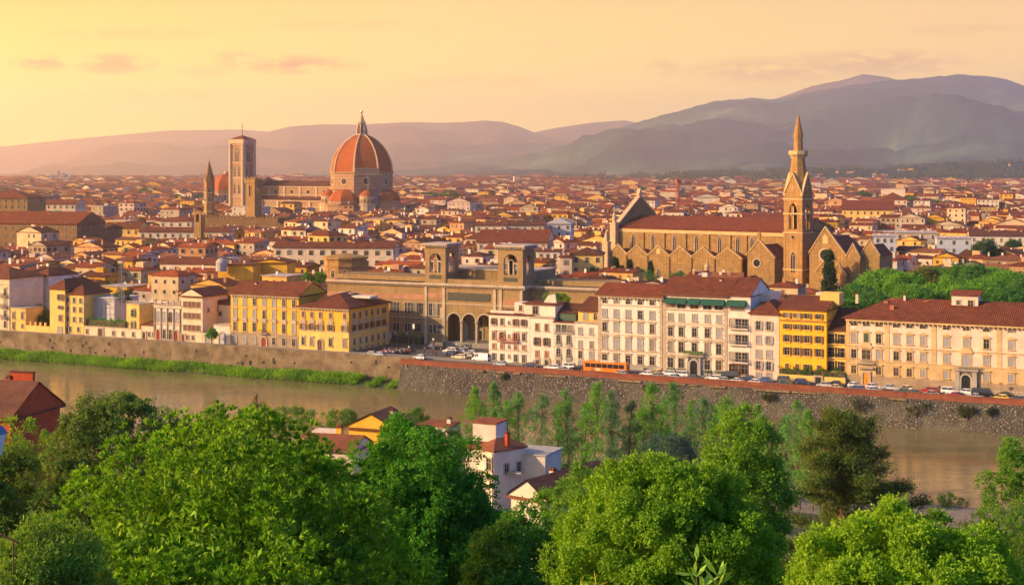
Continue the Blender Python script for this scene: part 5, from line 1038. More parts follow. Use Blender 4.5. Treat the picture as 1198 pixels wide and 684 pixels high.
def cathedral():
    cx, cy, ang = at(423, 1300), 1300.0, math.radians(-30); r = thing('cathedral', 'great marble cathedral with ribbed red octagonal dome and white lantern', 'cathedral', (cx, cy, 0), ang)
    mar = M['marble']; dt = M['dome_tiles']; a8 = math.radians(22.5)
    MB().box(-106, -20, -20, 20, -0.5, 26.5).build('aisle_wall', mar, r); MB().prism_x([(-20.6, 26.5), (20.6, 26.5), (10, 29.5), (-10, 29.5)], -106.2, -20).build('aisle_roof', M['roof_brown'], r)
    MB().box(-106, -20, -10.5, 10.5, 28, 39).build('nave_wall', mar, r); MB().prism_x([(-11.4, 39), (11.4, 39), (0, 43.6)], -106.4, -20).build('nave_roof', M['roof_brown'], r)
    for z in (38.0, 30.4, 25.2, 20.0): MB().box(-106, -20.5, (-10.9 if z > 28 else -20.4), (-10.4 if z > 28 else -19.9), z, z + 0.8).build('cornice', M['white_marble'], r)
    for x in (-89, -70.5, -52, -33.5): round_window(r, x, 33.6, 1.9, -10.5, mat='white_marble')
    for x in (-97, -79, -61, -42.5, -25): MB().box(x - 0.9, x + 0.9, -11.1, -10.4, 28, 38).build('pilaster', M['white_marble'], r); MB().box(x - 1.2, x + 1.2, -21, -19.9, 0, 25).build('buttress', M['white_marble'], r)
    for x in (-88, -70, -52, -34): lancet(r, x, 6, 2.2, 11, y=-20, mat='white_marble')
    MB().box(-108.5, -106.1, -20, 20, 0, 30).prism_x([(-11, 30), (11, 30), (11, 42), (0, 47), (-11, 42)], -108.5, -106.1).build('facade_wall', mar, r)
    # octagon
    R = 28.4; MB().lathe([(R, 0), (R, 36.5), (R + 0.9, 36.6), (R + 0.9, 37.6), (R, 37.7), (R, 50.5), (R + 0.8, 50.6), (R + 0.8, 52), (R - 0.5, 52.1)], 8, a0=a8).build('drum', mar, r)
    c = 7.96 * R / 27.5; prof = []
    for i in range(15):
        z = 33.0 * i / 14; prof.append((math.sqrt((R - 0.8 + c) ** 2 - z * z * ((R - 0.8 + c) ** 2 - (4.6 + c) ** 2) / 33.0 ** 2) - c, 52 + z))
    MB().lathe(prof, 8, a0=a8).build('dome', dt, r)
    for k in range(8):
        q = a8 + k * math.pi / 4; MB().tube([((rr + 0.15) * math.cos(q), (rr + 0.15) * math.sin(q), z) for rr, z in prof], [0.95 - 0.02 * i for i in range(15)], 6).build('rib', M['white_marble'], r)
    for k in range(8):        # oculus in each face of the drum, and small vents in the dome
        q = k * math.pi / 4; ap = R * math.cos(a8); o = round_window(r, ap * math.cos(q), 43.6, 2.7, ap * math.sin(q), q + math.pi / 2, 'white_marble')
        mb = MB(); [mb.box(-5.5 + i * 5.5 - 0.25, -4.9 + i * 5.5, -0.25, 0.0, 0, 0.7) for i in range(3)]; o = mb.build('vent', M['glass_dark'], r, ((ap - 3.2) * math.cos(q), (ap - 3.2) * math.sin(q), 63.5), q + math.pi / 2)
    q = -math.pi / 4; ap = R * math.cos(a8); g = MB().box(-10.6, 10.6, -1.6, 0, 50.2, 51.2).box(-10.6, 10.6, -1.6, 0, 55.6, 56.4); [g.box(-10.4 + i * 0.98, -9.9 + i * 0.98, -1.4, -0.9, 51.2, 55.6) for i in range(22)]
    g.build('gallery', M['white_marble'], r, (ap * math.cos(q), ap * math.sin(q), -1.0), q + math.pi / 2)
    ln = MB().lathe([(5.6, 84.4), (5.6, 85.6), (3.1, 85.7), (2.9, 95), (4.0, 95.2), (4.0, 96.4), (3.0, 96.5), (0.5, 104), (0.3, 104.5)], 8, a0=a8).build('lantern', M['white_marble'], r)
    for k in range(8):
        q = a8 + k * math.pi / 4; MB().prism([(2.6, 85.6), (5.4, 85.6), (5.2, 90), (3.4, 94.8), (2.6, 94.8)], -0.45, 0.45).build('buttress', M['white_marble'], ln, rz=q); MB().box(-0.5, 0.5, -0.06, 0.06, 86.8, 93.5).build('lantern_window', M['glass_dark'], ln, (2.85 * math.cos(k * math.pi / 4), 2.85 * math.sin(k * math.pi / 4), 0), k * math.pi / 4 + math.pi / 2)
    MB().lathe([(0, 104.2), (1.0, 104.9), (1.25, 105.7), (1.0, 106.5), (0.2, 107.0), (0.12, 109.0), (0, 109.1)], 10).build('ball_and_cross', M['gilt'], ln)
    for q in (-math.pi / 2, 0.0, math.pi / 2):   # tribunes with half domes
        ox, oy = 25 * math.cos(q), 25 * math.sin(q)
        t = MB().lathe([(17.5, 0), (17.5, 22.5), (18.4, 22.6), (18.4, 24), (14.5, 24.1), (14.2, 27)], 8, ox, oy, a0=a8).build('tribune', mar, r)
        MB().lathe([(14.8, 26.6), (13.6, 30), (11, 33.2), (7, 35.6), (2.5, 36.6), (0, 36.8)], 8, ox, oy, a0=a8).build('half_dome', dt, r)
        for j in (-1, 0, 1):
            qa = q + j * math.pi / 4; lancet(r, ox + 17.5 * math.cos(a8) * math.cos(qa), 6, 2.0, 12, oy + 17.5 * math.cos(a8) * math.sin(qa), qa + math.pi / 2, 'white_marble')
    for q in (-math.pi / 4, -3 * math.pi / 4):
        ox, oy = 29.5 * math.cos(q), 29.5 * math.sin(q)
        MB().lathe([(8.2, 0), (8.2, 23), (8.8, 23.1), (8.8, 24), (6.6, 24.1), (6.6, 29.8), (7.2, 30), (7.2, 30.8)], 14, ox, oy).build('exedra', M['white_marble'], r); MB().lathe([(7.0, 30.6), (5.5, 33), (2.8, 35.4), (0, 36.6)], 14, ox, oy).build('half_dome', dt, r)
        for j in (-2, -1, 0, 1, 2):
            qa = q + j * 0.5; mb = MB().prism([(-0.9, 24.6), (0.9, 24.6), (0.9, 27.6), (0, 28.6), (-0.9, 27.6)], -0.05, 0.4); mb.build('niche', M['brown_stone'], r, (ox + 6.75 * math.cos(qa), oy + 6.75 * math.sin(qa), 0), qa + math.pi / 2)
    # scaffold on the south east corner of the drum
    s = thing('scaffolding', 'tall scaffold with grey netting on the right side of the dome drum', 'scaffold', (cx, cy, 0), ang); q = -math.pi / 8
    fx, fy = 30.2 * math.cos(q - 0.12), 30.2 * math.sin(q - 0.12); mb = MB()
    for i in range(7):
        for d in (0, -1.8): mb.tube([(-7.5 + i * 2.5, d, 0), (-7.5 + i * 2.5, d, 50)], 0.13, 4)
    for j in range(24):
        for d in (0, -1.8): mb.tube([(-7.5, d, 2 + j * 2), (7.5, d, 2 + j * 2)], 0.1, 4)
    mb.build('poles', M['iron_grey'], s, (fx, fy, 0), q + math.pi / 2 - 0.3); mb = MB(); [mb.box(-7.4, 7.4, -1.7, -0.1, 2.1 + j * 4, 2.25 + j * 4) for j in range(12)]; mb.box(-2.6, 1.4, -2.0, -1.95, 5, 36).build('decks', M['sheet_dark'], s, (fx, fy, 0), q + math.pi / 2 - 0.3)
    # campanile
    X, Y = at(283.5, 1336), 1336.0; t = thing('bell_tower', 'square marble bell tower with flat low roof and flagpole left of the cathedral', 'bell tower', (X, Y, 0), ang); h = 7.6
    MB().box(-h, h, -h, h, -0.5, 77.5).build('shaft', mar, t); MB().box(-h - 1.3, h + 1.3, -h - 1.3, h + 1.3, 77.5, 81.5).build('cornice', M['white_marble'], t); MB().lathe([(12.3, 81.5), (0, 85.5)], 4, a0=math.pi / 4).build('roof', M['roof_red'], t); MB().tube([(0, 0, 85), (0, 0, 96)], 0.28, 5).build('flagpole', M['iron'], t)
    for z in (14, 29, 45.5, 59.8, 76.4): MB().box(-h - 0.35, h + 0.35, -h - 0.35, h + 0.35, z, z + 0.9).build('string_course', M['white_marble'], t)
    for xx in (-h, h):
        for yy in (-h, h): MB().lathe([(2.0, 0), (2.0, 77.4)], 8, xx * 0.97, yy * 0.97, a0=a8).build('corner_buttress', M['white_marble'], t)
    for (rz, fx, fy) in ((0, 0, -h), (math.pi / 2, h, 0)):
        c, s_ = math.cos(rz), math.sin(rz)
        for z, hh in ((32, 9), (48, 9)):
            for d in (-2.6, 2.6): lancet(t, fx + d * c, z, 2.2, hh, fy + d * s_, rz, 'white_marble')
        lancet(t, fx, 61, 5.2, 13.5, fy, rz, 'white_marble')
simple('gilt', (0.6, 0.36, 0.08), 0.35, 0.9); simple('iron_grey', (0.22, 0.2, 0.2), 0.6, 0.2); simple('sheet_dark', (0.2, 0.17, 0.16), 0.8)
cathedral()

def other_towers():
    # spired hexagonal tower
    X, Y = at(244.8, 1000), 1000.0; t = thing('bell_tower', 'thin hexagonal stone tower with sharp needle spire left of marble bell tower', 'bell tower', (X, Y, 0), 0.2)
    Z = lambda py: zat(py, Y); MB().lathe([(3.6, 0), (3.6, Z(213.5)), (3.9, Z(213.3)), (3.9, Z(212.2))], 6).build('shaft', M['tower_stone'], t); MB().lathe([(3.7, Z(212.2)), (0.15, Z(188)), (0.1, Z(184.5))], 6).build('spire', M['brown_stone'], t)
    for z in (Z(226), Z(237), Z(248)): MB().lathe([(3.75, z), (3.95, z + 0.1), (3.95, z + 0.5), (3.75, z + 0.6)], 6).build('string_course', M['soft_stone'], t)
    for k in range(6):
        q = math.pi / 6 + k * math.pi / 3; ap = 3.6 * math.cos(math.pi / 6)
        for z in (Z(223.5), Z(235)): lancet(t, ap * math.cos(q), z - 1.2, 1.3, 4.0, ap * math.sin(q), q + math.pi / 2)
        MB().prism([(-1.5, 0), (1.5, 0), (0, 4.2)], -0.3, 0.1).build('dormer_gable', M['tower_stone'], t, (ap * math.cos(q), ap * math.sin(q), Z(212)), q + math.pi / 2)
    # crenellated tower
    X, Y = at(287.5, 960), 960.0; t = thing('crenellated_tower', 'square brown crenellated tower standing before the marble bell tower', 'tower', (X, Y, 0), math.radians(-28)); Z = lambda py: zat(py, Y); w = 7.4
    bl = MB()
    for q, off in ((0, (0, 0, 0)), (math.pi / 2, (w, 0, 0)), (math.pi, (w, w, 0)), (-math.pi / 2, (0, w, 0))): bl.add(MB().arched_wall(0, w, Z(230), Z(214), [(w / 2, 2.2, Z(229.5), Z(219))], 0, 0.7).turn(q, off))
    MB().box(0, w, 0, w, -0.4, Z(230)).build('shaft', M['tower_stone'], t); bl.build('belfry', M['tower_stone'], t); MB().box(-0.7, w + 0.7, -0.7, w + 0.7, Z(214), Z(209.8)).build('machicolation', M['tower_stone'], t); mb = MB(); crenel(mb, -0.7, w + 0.7, -0.7, w + 0.7, Z(209.8), 1.1, 1.5); mb.build('battlements', M['tower_stone'], t)
    X, Y = at(240, 945), 945.0; t = thing('fortress_palace', 'low crenellated brown palace wall at the foot of two stone towers', 'palace', (X, Y, 0), math.radians(-12)); Z = lambda py: zat(py, Y); w = 50
    MB().box(0, w, 0, 22, -0.4, Z(255)).build('wall', M['brown_stone'], t); mb = MB(); crenel(mb, 0, w, 0, 22, Z(255), 1.2, 1.3); mb.build('battlements', M['brown_stone'], t)
    for i in range(9): window(t, 4 + i * 5.2, 15, 1.2, 2.6, style='arch')
    X, Y = at(322, 930), 930.0; t = thing('fortress_palace', 'crenellated brown palace wall in front of the cathedral nave', 'palace', (X, Y, 0), math.radians(-12)); Z = lambda py: zat(py, Y); w = 36
    MB().box(0, w, 0, 22, -0.4, Z(263.5)).build('wall', M['brown_stone'], t); mb = MB(); crenel(mb, 0, w, 0, 22, Z(263.5), 1.2, 1.3); mb.build('battlements', M['brown_stone'], t)
    for i in range(6): window(t, 4 + i * 5.4, 11, 1.2, 2.6, style='arch')
    # chapel dome behind
    X, Y = at(264, 1650), 1650.0; t = thing('domed_chapel', 'smaller red dome on octagonal drum between needle spire and marble tower', 'chapel', (X, Y, 0), 0.1); Z = lambda py: zat(py, Y)
    MB().lathe([(17, 0), (17, Z(224)), (17.8, Z(223.6)), (17.8, Z(222.4))], 8, a0=0.39).build('drum', M['marble'], t); R = 17.0; z0, z1 = Z(222.5), Z(203)
    MB().lathe([(R * math.cos(u * math.pi / 2) if u < 0.98 else 1.5, z0 + (z1 - z0) * math.sin(u * math.pi / 2)) for u in np.linspace(0, 0.96, 9)], 8, a0=0.39).build('dome', M['dome_tiles'], t); MB().lathe([(2.6, z1 - 0.8), (2.2, z1 + 1.6), (0.2, z1 + 3.6)], 8).build('lantern', M['white_marble'], t)
    for k in range(8):
        q = 0.39 + math.pi / 8 + k * math.pi / 4; ap = 17 * math.cos(math.pi / 8); window(t, 0, 0, 4.2, 8.5, style='arch', fr='white_marble').matrix_local = __import__('mathutils').Matrix.Translation((ap * math.cos(q), ap * math.sin(q), Z(235.5))) @ __import__('mathutils').Matrix.Rotation(q + math.pi / 2, 4, 'Z')
    X, Y = at(264, 1420), 1420.0; t = thing('baptistery', 'octagonal marble baptistery with pale pyramid roof left of marble bell tower', 'baptistery', (X, Y, 0), 0.2); Z = lambda py: zat(py, Y)
    MB().lathe([(14.5, 0), (14.5, Z(250))], 8, a0=0.39).build('wall', M['marble'], t); MB().lathe([(15, Z(250)), (1.4, Z(238))], 8, a0=0.39).build('roof', M['white_marble'], t); MB().lathe([(1.4, Z(238)), (1.3, Z(235.6)), (0.1, Z(234))], 8, a0=0.39).build('lantern', M['white_marble'], t)
    # court house far away
    X, Y = at(45, 4300), 4300.0; t = thing('court_building', 'jagged cluster of stepped angular towers on the far left skyline', 'public building', (X, Y, 0), 0.1); Z = lambda py: zat(py, Y); k = Y / FPX
    for (p0, p1, py, dd) in ((0, 9, 213, 40), (7, 16, 210, 50), (12, 16, 205.5, 25), (17, 20, 214, 40), (19, 24, 206.5, 40), (21, 23, 200.8, 15), (24, 30, 204.5, 40), (30.5, 36, 207, 35), (27, 29, 202.8, 15), (36, 46, 215.5, 60)):
        MB().prism([(p0 * k, -1), (p1 * k, -1), (p1 * k, Z(py)), ((p0 + p1) / 2 * k, Z(py - 0.9)), (p0 * k, Z(py + 1))], 0, dd).build('tower', M['grey_plaster'], t)
    for px, py, w_, Y, lab in ((601.5, 206.5, 12, 4200, 'pair of tall pale tower blocks rising from the distant town, centre'), (522, 212.5, 5, 4000, 'small orange tower block among far roofs right of the cathedral dome'), (535, 213, 4, 4100, 'dark grey twin block far off right of the orange tower block'), (172, 217, 5, 3900, 'red brick tower block far off left of the needle spire'), (557, 215, 9, 4000, 'low wide pale tower block in the far town left of tall pale blocks')):
        X = at(px, Y); k = Y / FPX; t = thing('tower_block', lab, 'tower block', (X, Y, 0), 0.15); Z = lambda q: zat(q, Y)
        mt = M['cream_plaster'] if 'pale' in lab else M['grey_plaster'] if 'grey' in lab else M['red_pale']
        MB().box(0, w_ * k * 0.55, 0, 18, -1, Z(py)).build('wall', mt, t); MB().box(w_ * k * 0.57, w_ * k, 4, 24, -1, Z(py + 2.2)).build('wing', mt, t)
        for j in range(7): MB().box(0.8, w_ * k * 0.55 - 0.8, -0.12, 0.01, Z(py) - 3 - j * 4, Z(py) - 1.6 - j * 4).build('window_strip', M['glass_warm'], t)
    # red lattice crane
    X, Y = at(793, 1050), 1050.0; t = thing('tower_crane', 'red lattice crane mast rising from roofs beyond the church nave', 'crane', (X, Y, 0), 0.3); Z = lambda q: zat(q, Y); mb = MB(); zt = Z(214)
    for dx, dy in ((-1, -1), (1, -1), (1, 1), (-1, 1)): mb.tube([(dx, dy, 0), (dx, dy, zt)], 0.22, 4)
    z = 0.0
    while z < zt - 2:
        for (a, b) in (((-1, -1), (1, -1)), ((1, -1), (1, 1)), ((1, 1), (-1, 1)), ((-1, 1), (-1, -1))): mb.tube([(*a, z), (*b, z + 2)], 0.13, 4); mb.tube([(*a, z), (*b, z)], 0.1, 4)
        z += 2
    mb.build('mast', M['crane_red'], t); MB().box(-1.3, 1.3, -1.3, 1.3, zt, zt + 2.4).build('cab', M['crane_red'], t); MB().tube([(0, 0, zt + 2), (0, 0, zt + 5)], 0.2, 4).build('mast_tip', M['crane_red'], t)
other_towers()
# ------------------------------------------------------------------ the old town
RW = random.Random(77)
WALLS = [((0.70, 0.52, 0.30), 'cream', 9), ((0.70, 0.60, 0.46), 'white', 5), ((0.72, 0.43, 0.11), 'ochre', 6), ((0.74, 0.40, 0.04), 'yellow', 3), ((0.62, 0.34, 0.16), 'peach', 4), ((0.46, 0.37, 0.26), 'grey beige', 4), ((0.36, 0.23, 0.13), 'brown', 2), ((0.62, 0.47, 0.38), 'pinkish', 3)]
ROOFS = [((0.22, 0.056, 0.02), 'russet', 6), ((0.15, 0.048, 0.024), 'dark brown', 5), ((0.29, 0.066, 0.02), 'bright red', 3), ((0.26, 0.10, 0.045), 'pale tile', 2)]
def pick(L):
    t = RW.random() * sum(x[2] for x in L)
    for x in L:
        t -= x[2]
        if t <= 0: return x
    return L[-1]
# special larger buildings: px0, px1, eave row, roof row, distance, depth, wall, roof kind, label
BIG = [(-40, 90, 262, 248, 760, 26, 'brown_stone', 'gable', 'huge dark brown palace with long red roof at the left picture edge', 'roof_red'),
 (-25, 32, 232, 223.5, 1000, 30, 'tower_stone', 'hip', 'tall square stone granary block with arched windows far left above palace', 'roof_red'),
 (90, 122, 268, 263, 790, 18, 'brown_stone', 'gable', 'low brown wing right of the huge dark palace', 'roof_brown'),
 (121, 163, 267.5, 260.5, 830, 14, 'soft_yellow', 'gable', 'bright yellow wing with red roof left of the long window row', 'roof_russet'),
 (163, 268, 271.5, 266.5, 815, 12, 'cream_plaster', 'gable', 'long low cream gallery wing with a row of small windows', 'roof_russet'),
 (187, 224, 259, 254, 900, 16, 'cream_plaster', 'hip', 'cream block with red roof left of the small belfry', 'roof_red'),
 (187, 253, 309, 301.5, 560, 13, 'cream_plaster', 'gable', 'long cream house with an arcaded row of attic windows', 'roof_russet'),
 (33, 88, 239, 234, 1050, 20, 'cream_plaster', 'gable', 'wide red roofed cream block behind the huge dark palace', 'roof_red'),
 (558, 640, 284, 269.5, 690, 40, 'cream_plaster', 'gable', 'broad hall under one big plain red roof behind library', 'roof_red'),
 (556, 592, 264, 260, 820, 14, 'cream_plaster', 'gable', 'low cream row of windows beyond the big red hall roof', 'roof_russet'),
 (592, 636, 264, 258, 835, 16, 'cream_plaster', 'gable', 'cream market-like block with red roof beyond the big red hall', 'roof_brown'),
 (668, 705, 298, 290, 565, 14, 'soft_yellow', 'hip', 'yellow apartment house with rows of dark shutters left of church pinnacle', 'roof_brown'),
 (655, 669, 301, 298, 560, 12, 'cream_plaster', 'hip', 'narrow cream apartment house between white and yellow apartment blocks', 'roof_russet'),
 (627, 655, 294, 290, 575, 14, 'white_plaster', 'flat', 'white apartment block with terrace right of the library tower', 'roof_russet'),
 (320, 460, 290, 284, 600, 13, 'cream_plaster', 'gable', 'long cream house with eleven big windows behind the polygonal apse', 'roof_russet'),
 (255, 296, 310, 307, 530, 12, 'golden_plaster', 'flat', 'blank bright yellow wall block with grey dome behind the yellow palazzo', 'roof_russet'),
 (297, 336, 308, 303, 540, 12, 'golden_plaster', 'gable_y', 'blank bright yellow gabled wall right of the other yellow wall', 'roof_russet'),
 (1135, 1230, 276.5, 270.5, 760, 18, 'white_plaster', 'gable', 'long white building with a window row at the right edge', 'roof_brown'),
 (1022, 1048, 276.5, 275, 700, 26, 'pale_blue_paint', 'flat', 'pale blue white modern block right of the church chapels', 'roof_grey'),
 (1048, 1096, 272.5, 271, 760, 26, 'grey_plaster', 'flat', 'long grey flat-roofed modern block with strip windows', 'roof_grey'),
 (1096, 1136, 279, 277.5, 720, 22, 'pale_blue_paint', 'flat', 'grey white flat-roofed block left of the long white building', 'roof_grey'),
 (985, 1046, 246, 235, 1080, 60, 'soft_yellow', 'gable', 'large red roofed shed with yellow gable beyond the church', 'roof_red'),
 (1029, 1061, 234, 225.5, 1350, 50, 'cream_plaster', 'hip', 'round-looking cream hall with hipped orange roof', 'roof_red'),
 (1031, 1059, 221, 219, 1900, 30, 'cream_plaster', 'flat', 'pale long block directly behind the hipped orange hall', 'roof_grey'),
 (1049, 1058, 215, 212, 2100, 20, 'peach', 'hip', 'small pink tower house above the pale long block', 'roof_red'),
 (640, 668, 262, 255, 850, 30, 'sheet_grey', 'hip', 'pale grey hipped roof over grey block left of the church front', 'roof_grey'),
 (812, 842, 231, 227, 1500, 25, 'cream_plaster', 'gable_y', 'cream church front gable beyond the brown nave roof', 'roof_russet'),
 (870, 918, 258.5, 250, 880, 40, 'soft_yellow', 'gable', 'red roofed cream barn behind the nave left of spire', 'roof_red')]
OCC = []           # (px0, px1, top row, distance) of large things that hide houses
def rect_world(X, Y, rz, x0, x1, y0, y1):
    c, s = math.cos(rz), math.sin(rz); return [(X + x * c - y * s, Y + x * s + y * c) for x, y in ((x0, y0), (x1, y0), (x1, y1), (x0, y1))]
ZONES = []         # quads no ordinary house may stand in
def big_houses():
    for (p0, p1, pe, pr, Y, dep, mt, kind, lab, rm) in BIG:
        rz = math.radians(-6) if p0 < 900 else math.radians(-14)
        if mt == 'brown_stone' or 'arcaded' in lab: rz = math.radians(-16)
        c, s = math.cos(rz), math.sin(rz); X0, Y0 = at(p0, Y), Y; k = (p1 - CX) / FPX
        W = (k * Y0 - X0) / (c - k * s); h = zat(pe, Y + W * s / 2); rise = zat(pr, Y + W * s / 2 + dep / 2) - h
        t = thing('town_block', lab, 'building', (X0, Y0, 0), rz, 'larger blocks of the old town')
        wl = MB().box(0, W, 0, dep, -0.5, h, bottom=False)
        M_ = M.get(mt) or M['house_plaster']; tint = (0.6, 0.36, 0.2) if mt == 'peach' else None
        if kind == 'gable': gable_wall(wl, W, dep, h, rise)
        if kind == 'gable_y': wl.poly([(0, 0, h), (W, 0, h), (W / 2, 0, h + rise)])
        wl.build('wall', M_, t, tint=tint); rf = MB(); roof_mesh(rf, W, dep, h, kind, max(rise, 0.5), 0.6); rf.build('roof', [M[rm], M_], t, tint=tint)
        nst = max(1, min(4, int(h / 4.5)))
        if 'blank' not in lab and Y < 1400:
            n = max(3, int(W / 4.2)); sp_ = spread(W, n, 2.0)
            for q in range(nst):
                z = h - 3.0 - q * 4.0
                if z < 2: continue
                st = 'thin arch' if ('arcaded' in lab or 'granary' in lab) else 'thin'
                for x in sp_: window(t, x, z, 1.1 if 'eleven' not in lab else 1.6, 1.9 if 'granary' not in lab else 2.6, style=st + ' nosill', fill='glass_dark')
            for y in spread(dep, max(2, int(dep / 5)), 2.2): window(t, y, h - 3.0, 1.1, 1.8, side=1, W=W, style='thin nosill')
        if Y < 900:
            for q in range(2): chimney(t, W * (0.25 + 0.4 * q), dep * 0.4, h + rise * 0.7, 1.2, 0.8)
        OCC.append((p0, p1, min(pe, pr), Y)); ZONES.append(rect_world(X0, Y0, rz, -3, W + 3, -4, dep + 4))
    # polygonal apse with brown brick, left of the library
    X, Y = at(404, 520), 520.0; t = thing('polygonal_apse', 'brown polygonal church apse with niches and flat top left of library', 'church', (X, Y, 0), 0.1); R = 25 * Y / FPX; h = zat(301, Y)
    MB().lathe([(R, -0.5), (R, h - 3.2), (R + 0.3, h - 3.1), (R + 0.3, h - 2.7), (R, h - 2.6), (R, h - 0.6), (R + 0.6, h - 0.4), (R + 0.6, h + 0.2), (R - 1, h + 0.6), (0, h + 1.6)], 10).build('wall', M['tower_stone'], t)
    for k in range(10): 
        q = (k + 0.5) * math.pi / 5; ap = R * math.cos(math.pi / 10); window(t, 0, 0, 1.4, 2.4, style='arch nosill').matrix_local = __import__('mathutils').Matrix.Translation((ap * math.cos(q), ap * math.sin(q), h - 6.6)) @ __import__('mathutils').Matrix.Rotation(q + math.pi / 2, 4, 'Z')
    OCC.append((379, 429, 297, Y)); ZONES.append(rect_world(X, Y, 0, -R - 3, R + 3, -R - 3, R + 3))
    # small belfry, green copper dome, grey dome
    X, Y = at(227, 760), 760.0; t = thing('belfry', 'small yellow open belfry with one arch above the cream gallery wing', 'belfry', (X, Y, 0), -0.3); h = zat(243, Y); w = 4.0
    MB().box(0, w, 0, 3, 0, h - 8).arched_wall(0, w, h - 8, h - 1.4, [(w / 2, 1.9, h - 7.4, h - 4.2)], 0, 3.0).build('shaft', M['tower_stone'], t); MB().prism([(-0.4, h - 1.4), (w + 0.4, h - 1.4), (w / 2, h)], -0.3, 3.2).build('roof', M['roof_russet'], t)
    X, Y = at(67, 880), 880.0; t = thing('copper_dome', 'small green copper dome among roofs behind the huge dark palace', 'dome', (X, Y, 0)); z = zat(252, Y)
    MB().lathe([(4.6, 0), (4.6, z)], 12).build('drum', M['cream_plaster'], t); MB().lathe([(4.8, z), (4.3, z + 1.6), (2.8, z + 2.8), (0, z + 3.4)], 12).build('dome', M['copper_green'], t)
    X, Y = at(259, 527), 527.0; t = thing('grey_dome', 'small grey cupola on the blank bright yellow wall block', 'dome', (X, Y, 0)); z = zat(307.5, Y)
    MB().lathe([(2.0, z - 3), (2.0, z), (2.1, z + 0.1), (1.6, z + 1.0), (0.8, z + 1.6), (0, z + 1.8)], 12).build('cupola', M['roof_grey'], t)
big_houses()
for q in ((1100, 1200),): pass
def inside(quad, x, y, pad=0.0):
    sg = None
    for i in range(4):
        (x0, y0), (x1, y1) = quad[i], quad[(i + 1) % 4]
        d = (x1 - x0) * (y - y0) - (y1 - y0) * (x - x0)
        if sg is None: sg = d > 0
        elif (d > 0) != sg: return False
    return True
def bq(s0, s1, v0, v1): return [bank(s0, v0), bank(s1, v0), bank(s1, v1), bank(s0, v1)]
ZONES += [bq(-500, bank_at(460, 371)[0], 330, 397), bq(bank_at(380, 400)[0], bank_at(716, 403)[0] + 2, 330, 428), bq(bank_at(560, 371)[0], 400, 330, 391)]
ZONES.append(rect_world(46.3, 640, math.radians(-36), -12, 160, -45, 50))
ZONES.append(rect_world(at(423, 1300), 1300, math.radians(-30), -125, 52, -48, 48))
ZONES.append([(at(955, 400), 392), (at(1290, 400), 380), (at(1330, 560), 540), (at(955, 560), 560)])      # park
ZONES.append([(at(690, 560), 545), (at(800, 540), 520), (at(800, 600), 600), (at(690, 610), 625)])        # cloister garden
for (X, Y, R) in ((at(283.5, 1336), 1336, 14), (at(264, 1420), 1420, 20), (at(264, 1650), 1650, 22), (at(244.8, 1000), 1000, 9), (at(290, 960), 965, 14), (at(45, 4300), 4300, 70), (at(606, 4200), 4200, 30)): ZONES.append(rect_world(X, Y, 0, -R, R, -R, R))
ZONES.append(rect_world(at(240, 945), 945, math.radians(-12), -5, 55, -5, 30)); ZONES.append(rect_world(at(322, 930), 930, math.radians(-12), -5, 42, -5, 30))
ZX = [(min(p[0] for p in q), max(p[0] for p in q), min(p[1] for p in q), max(p[1] for p in q), q) for q in ZONES]
def blocked(x, y, r):
    for a, b, c, d, q in ZX:
        if a - r < x < b + r and c - r < y < d + r:
            for dx, dy in ((0, 0), (r, r), (-r, r), (r, -r), (-r, -r)):
                if inside(q, x + dx * .8, y + dy * .8): return True
    return False
OCC += [(-60, 57, 330, 372), (58, 98, 342, 372), (99, 163, 355, 372), (180, 250, 365, 372), (270, 350, 333, 455), (350, 455, 352, 440), (380, 497, 322, 465), (497, 538, 288, 452), (538, 583, 320, 450), (583, 625, 290, 442), (625, 712, 337, 432), (572, 700, 362, 405),
        (700, 776, 338, 398), (776, 880, 333, 390), (880, 990, 350, 375), (990, 1300, 352, 360), (715, 918, 262, 640), (917, 952, 140, 640), (952, 1028, 262, 600), (873, 917, 278, 640), (385, 462, 160, 1300), (300, 386, 215, 1330), (271, 296, 165, 1336), (238, 325, 256, 945), (322, 388, 265, 930)]

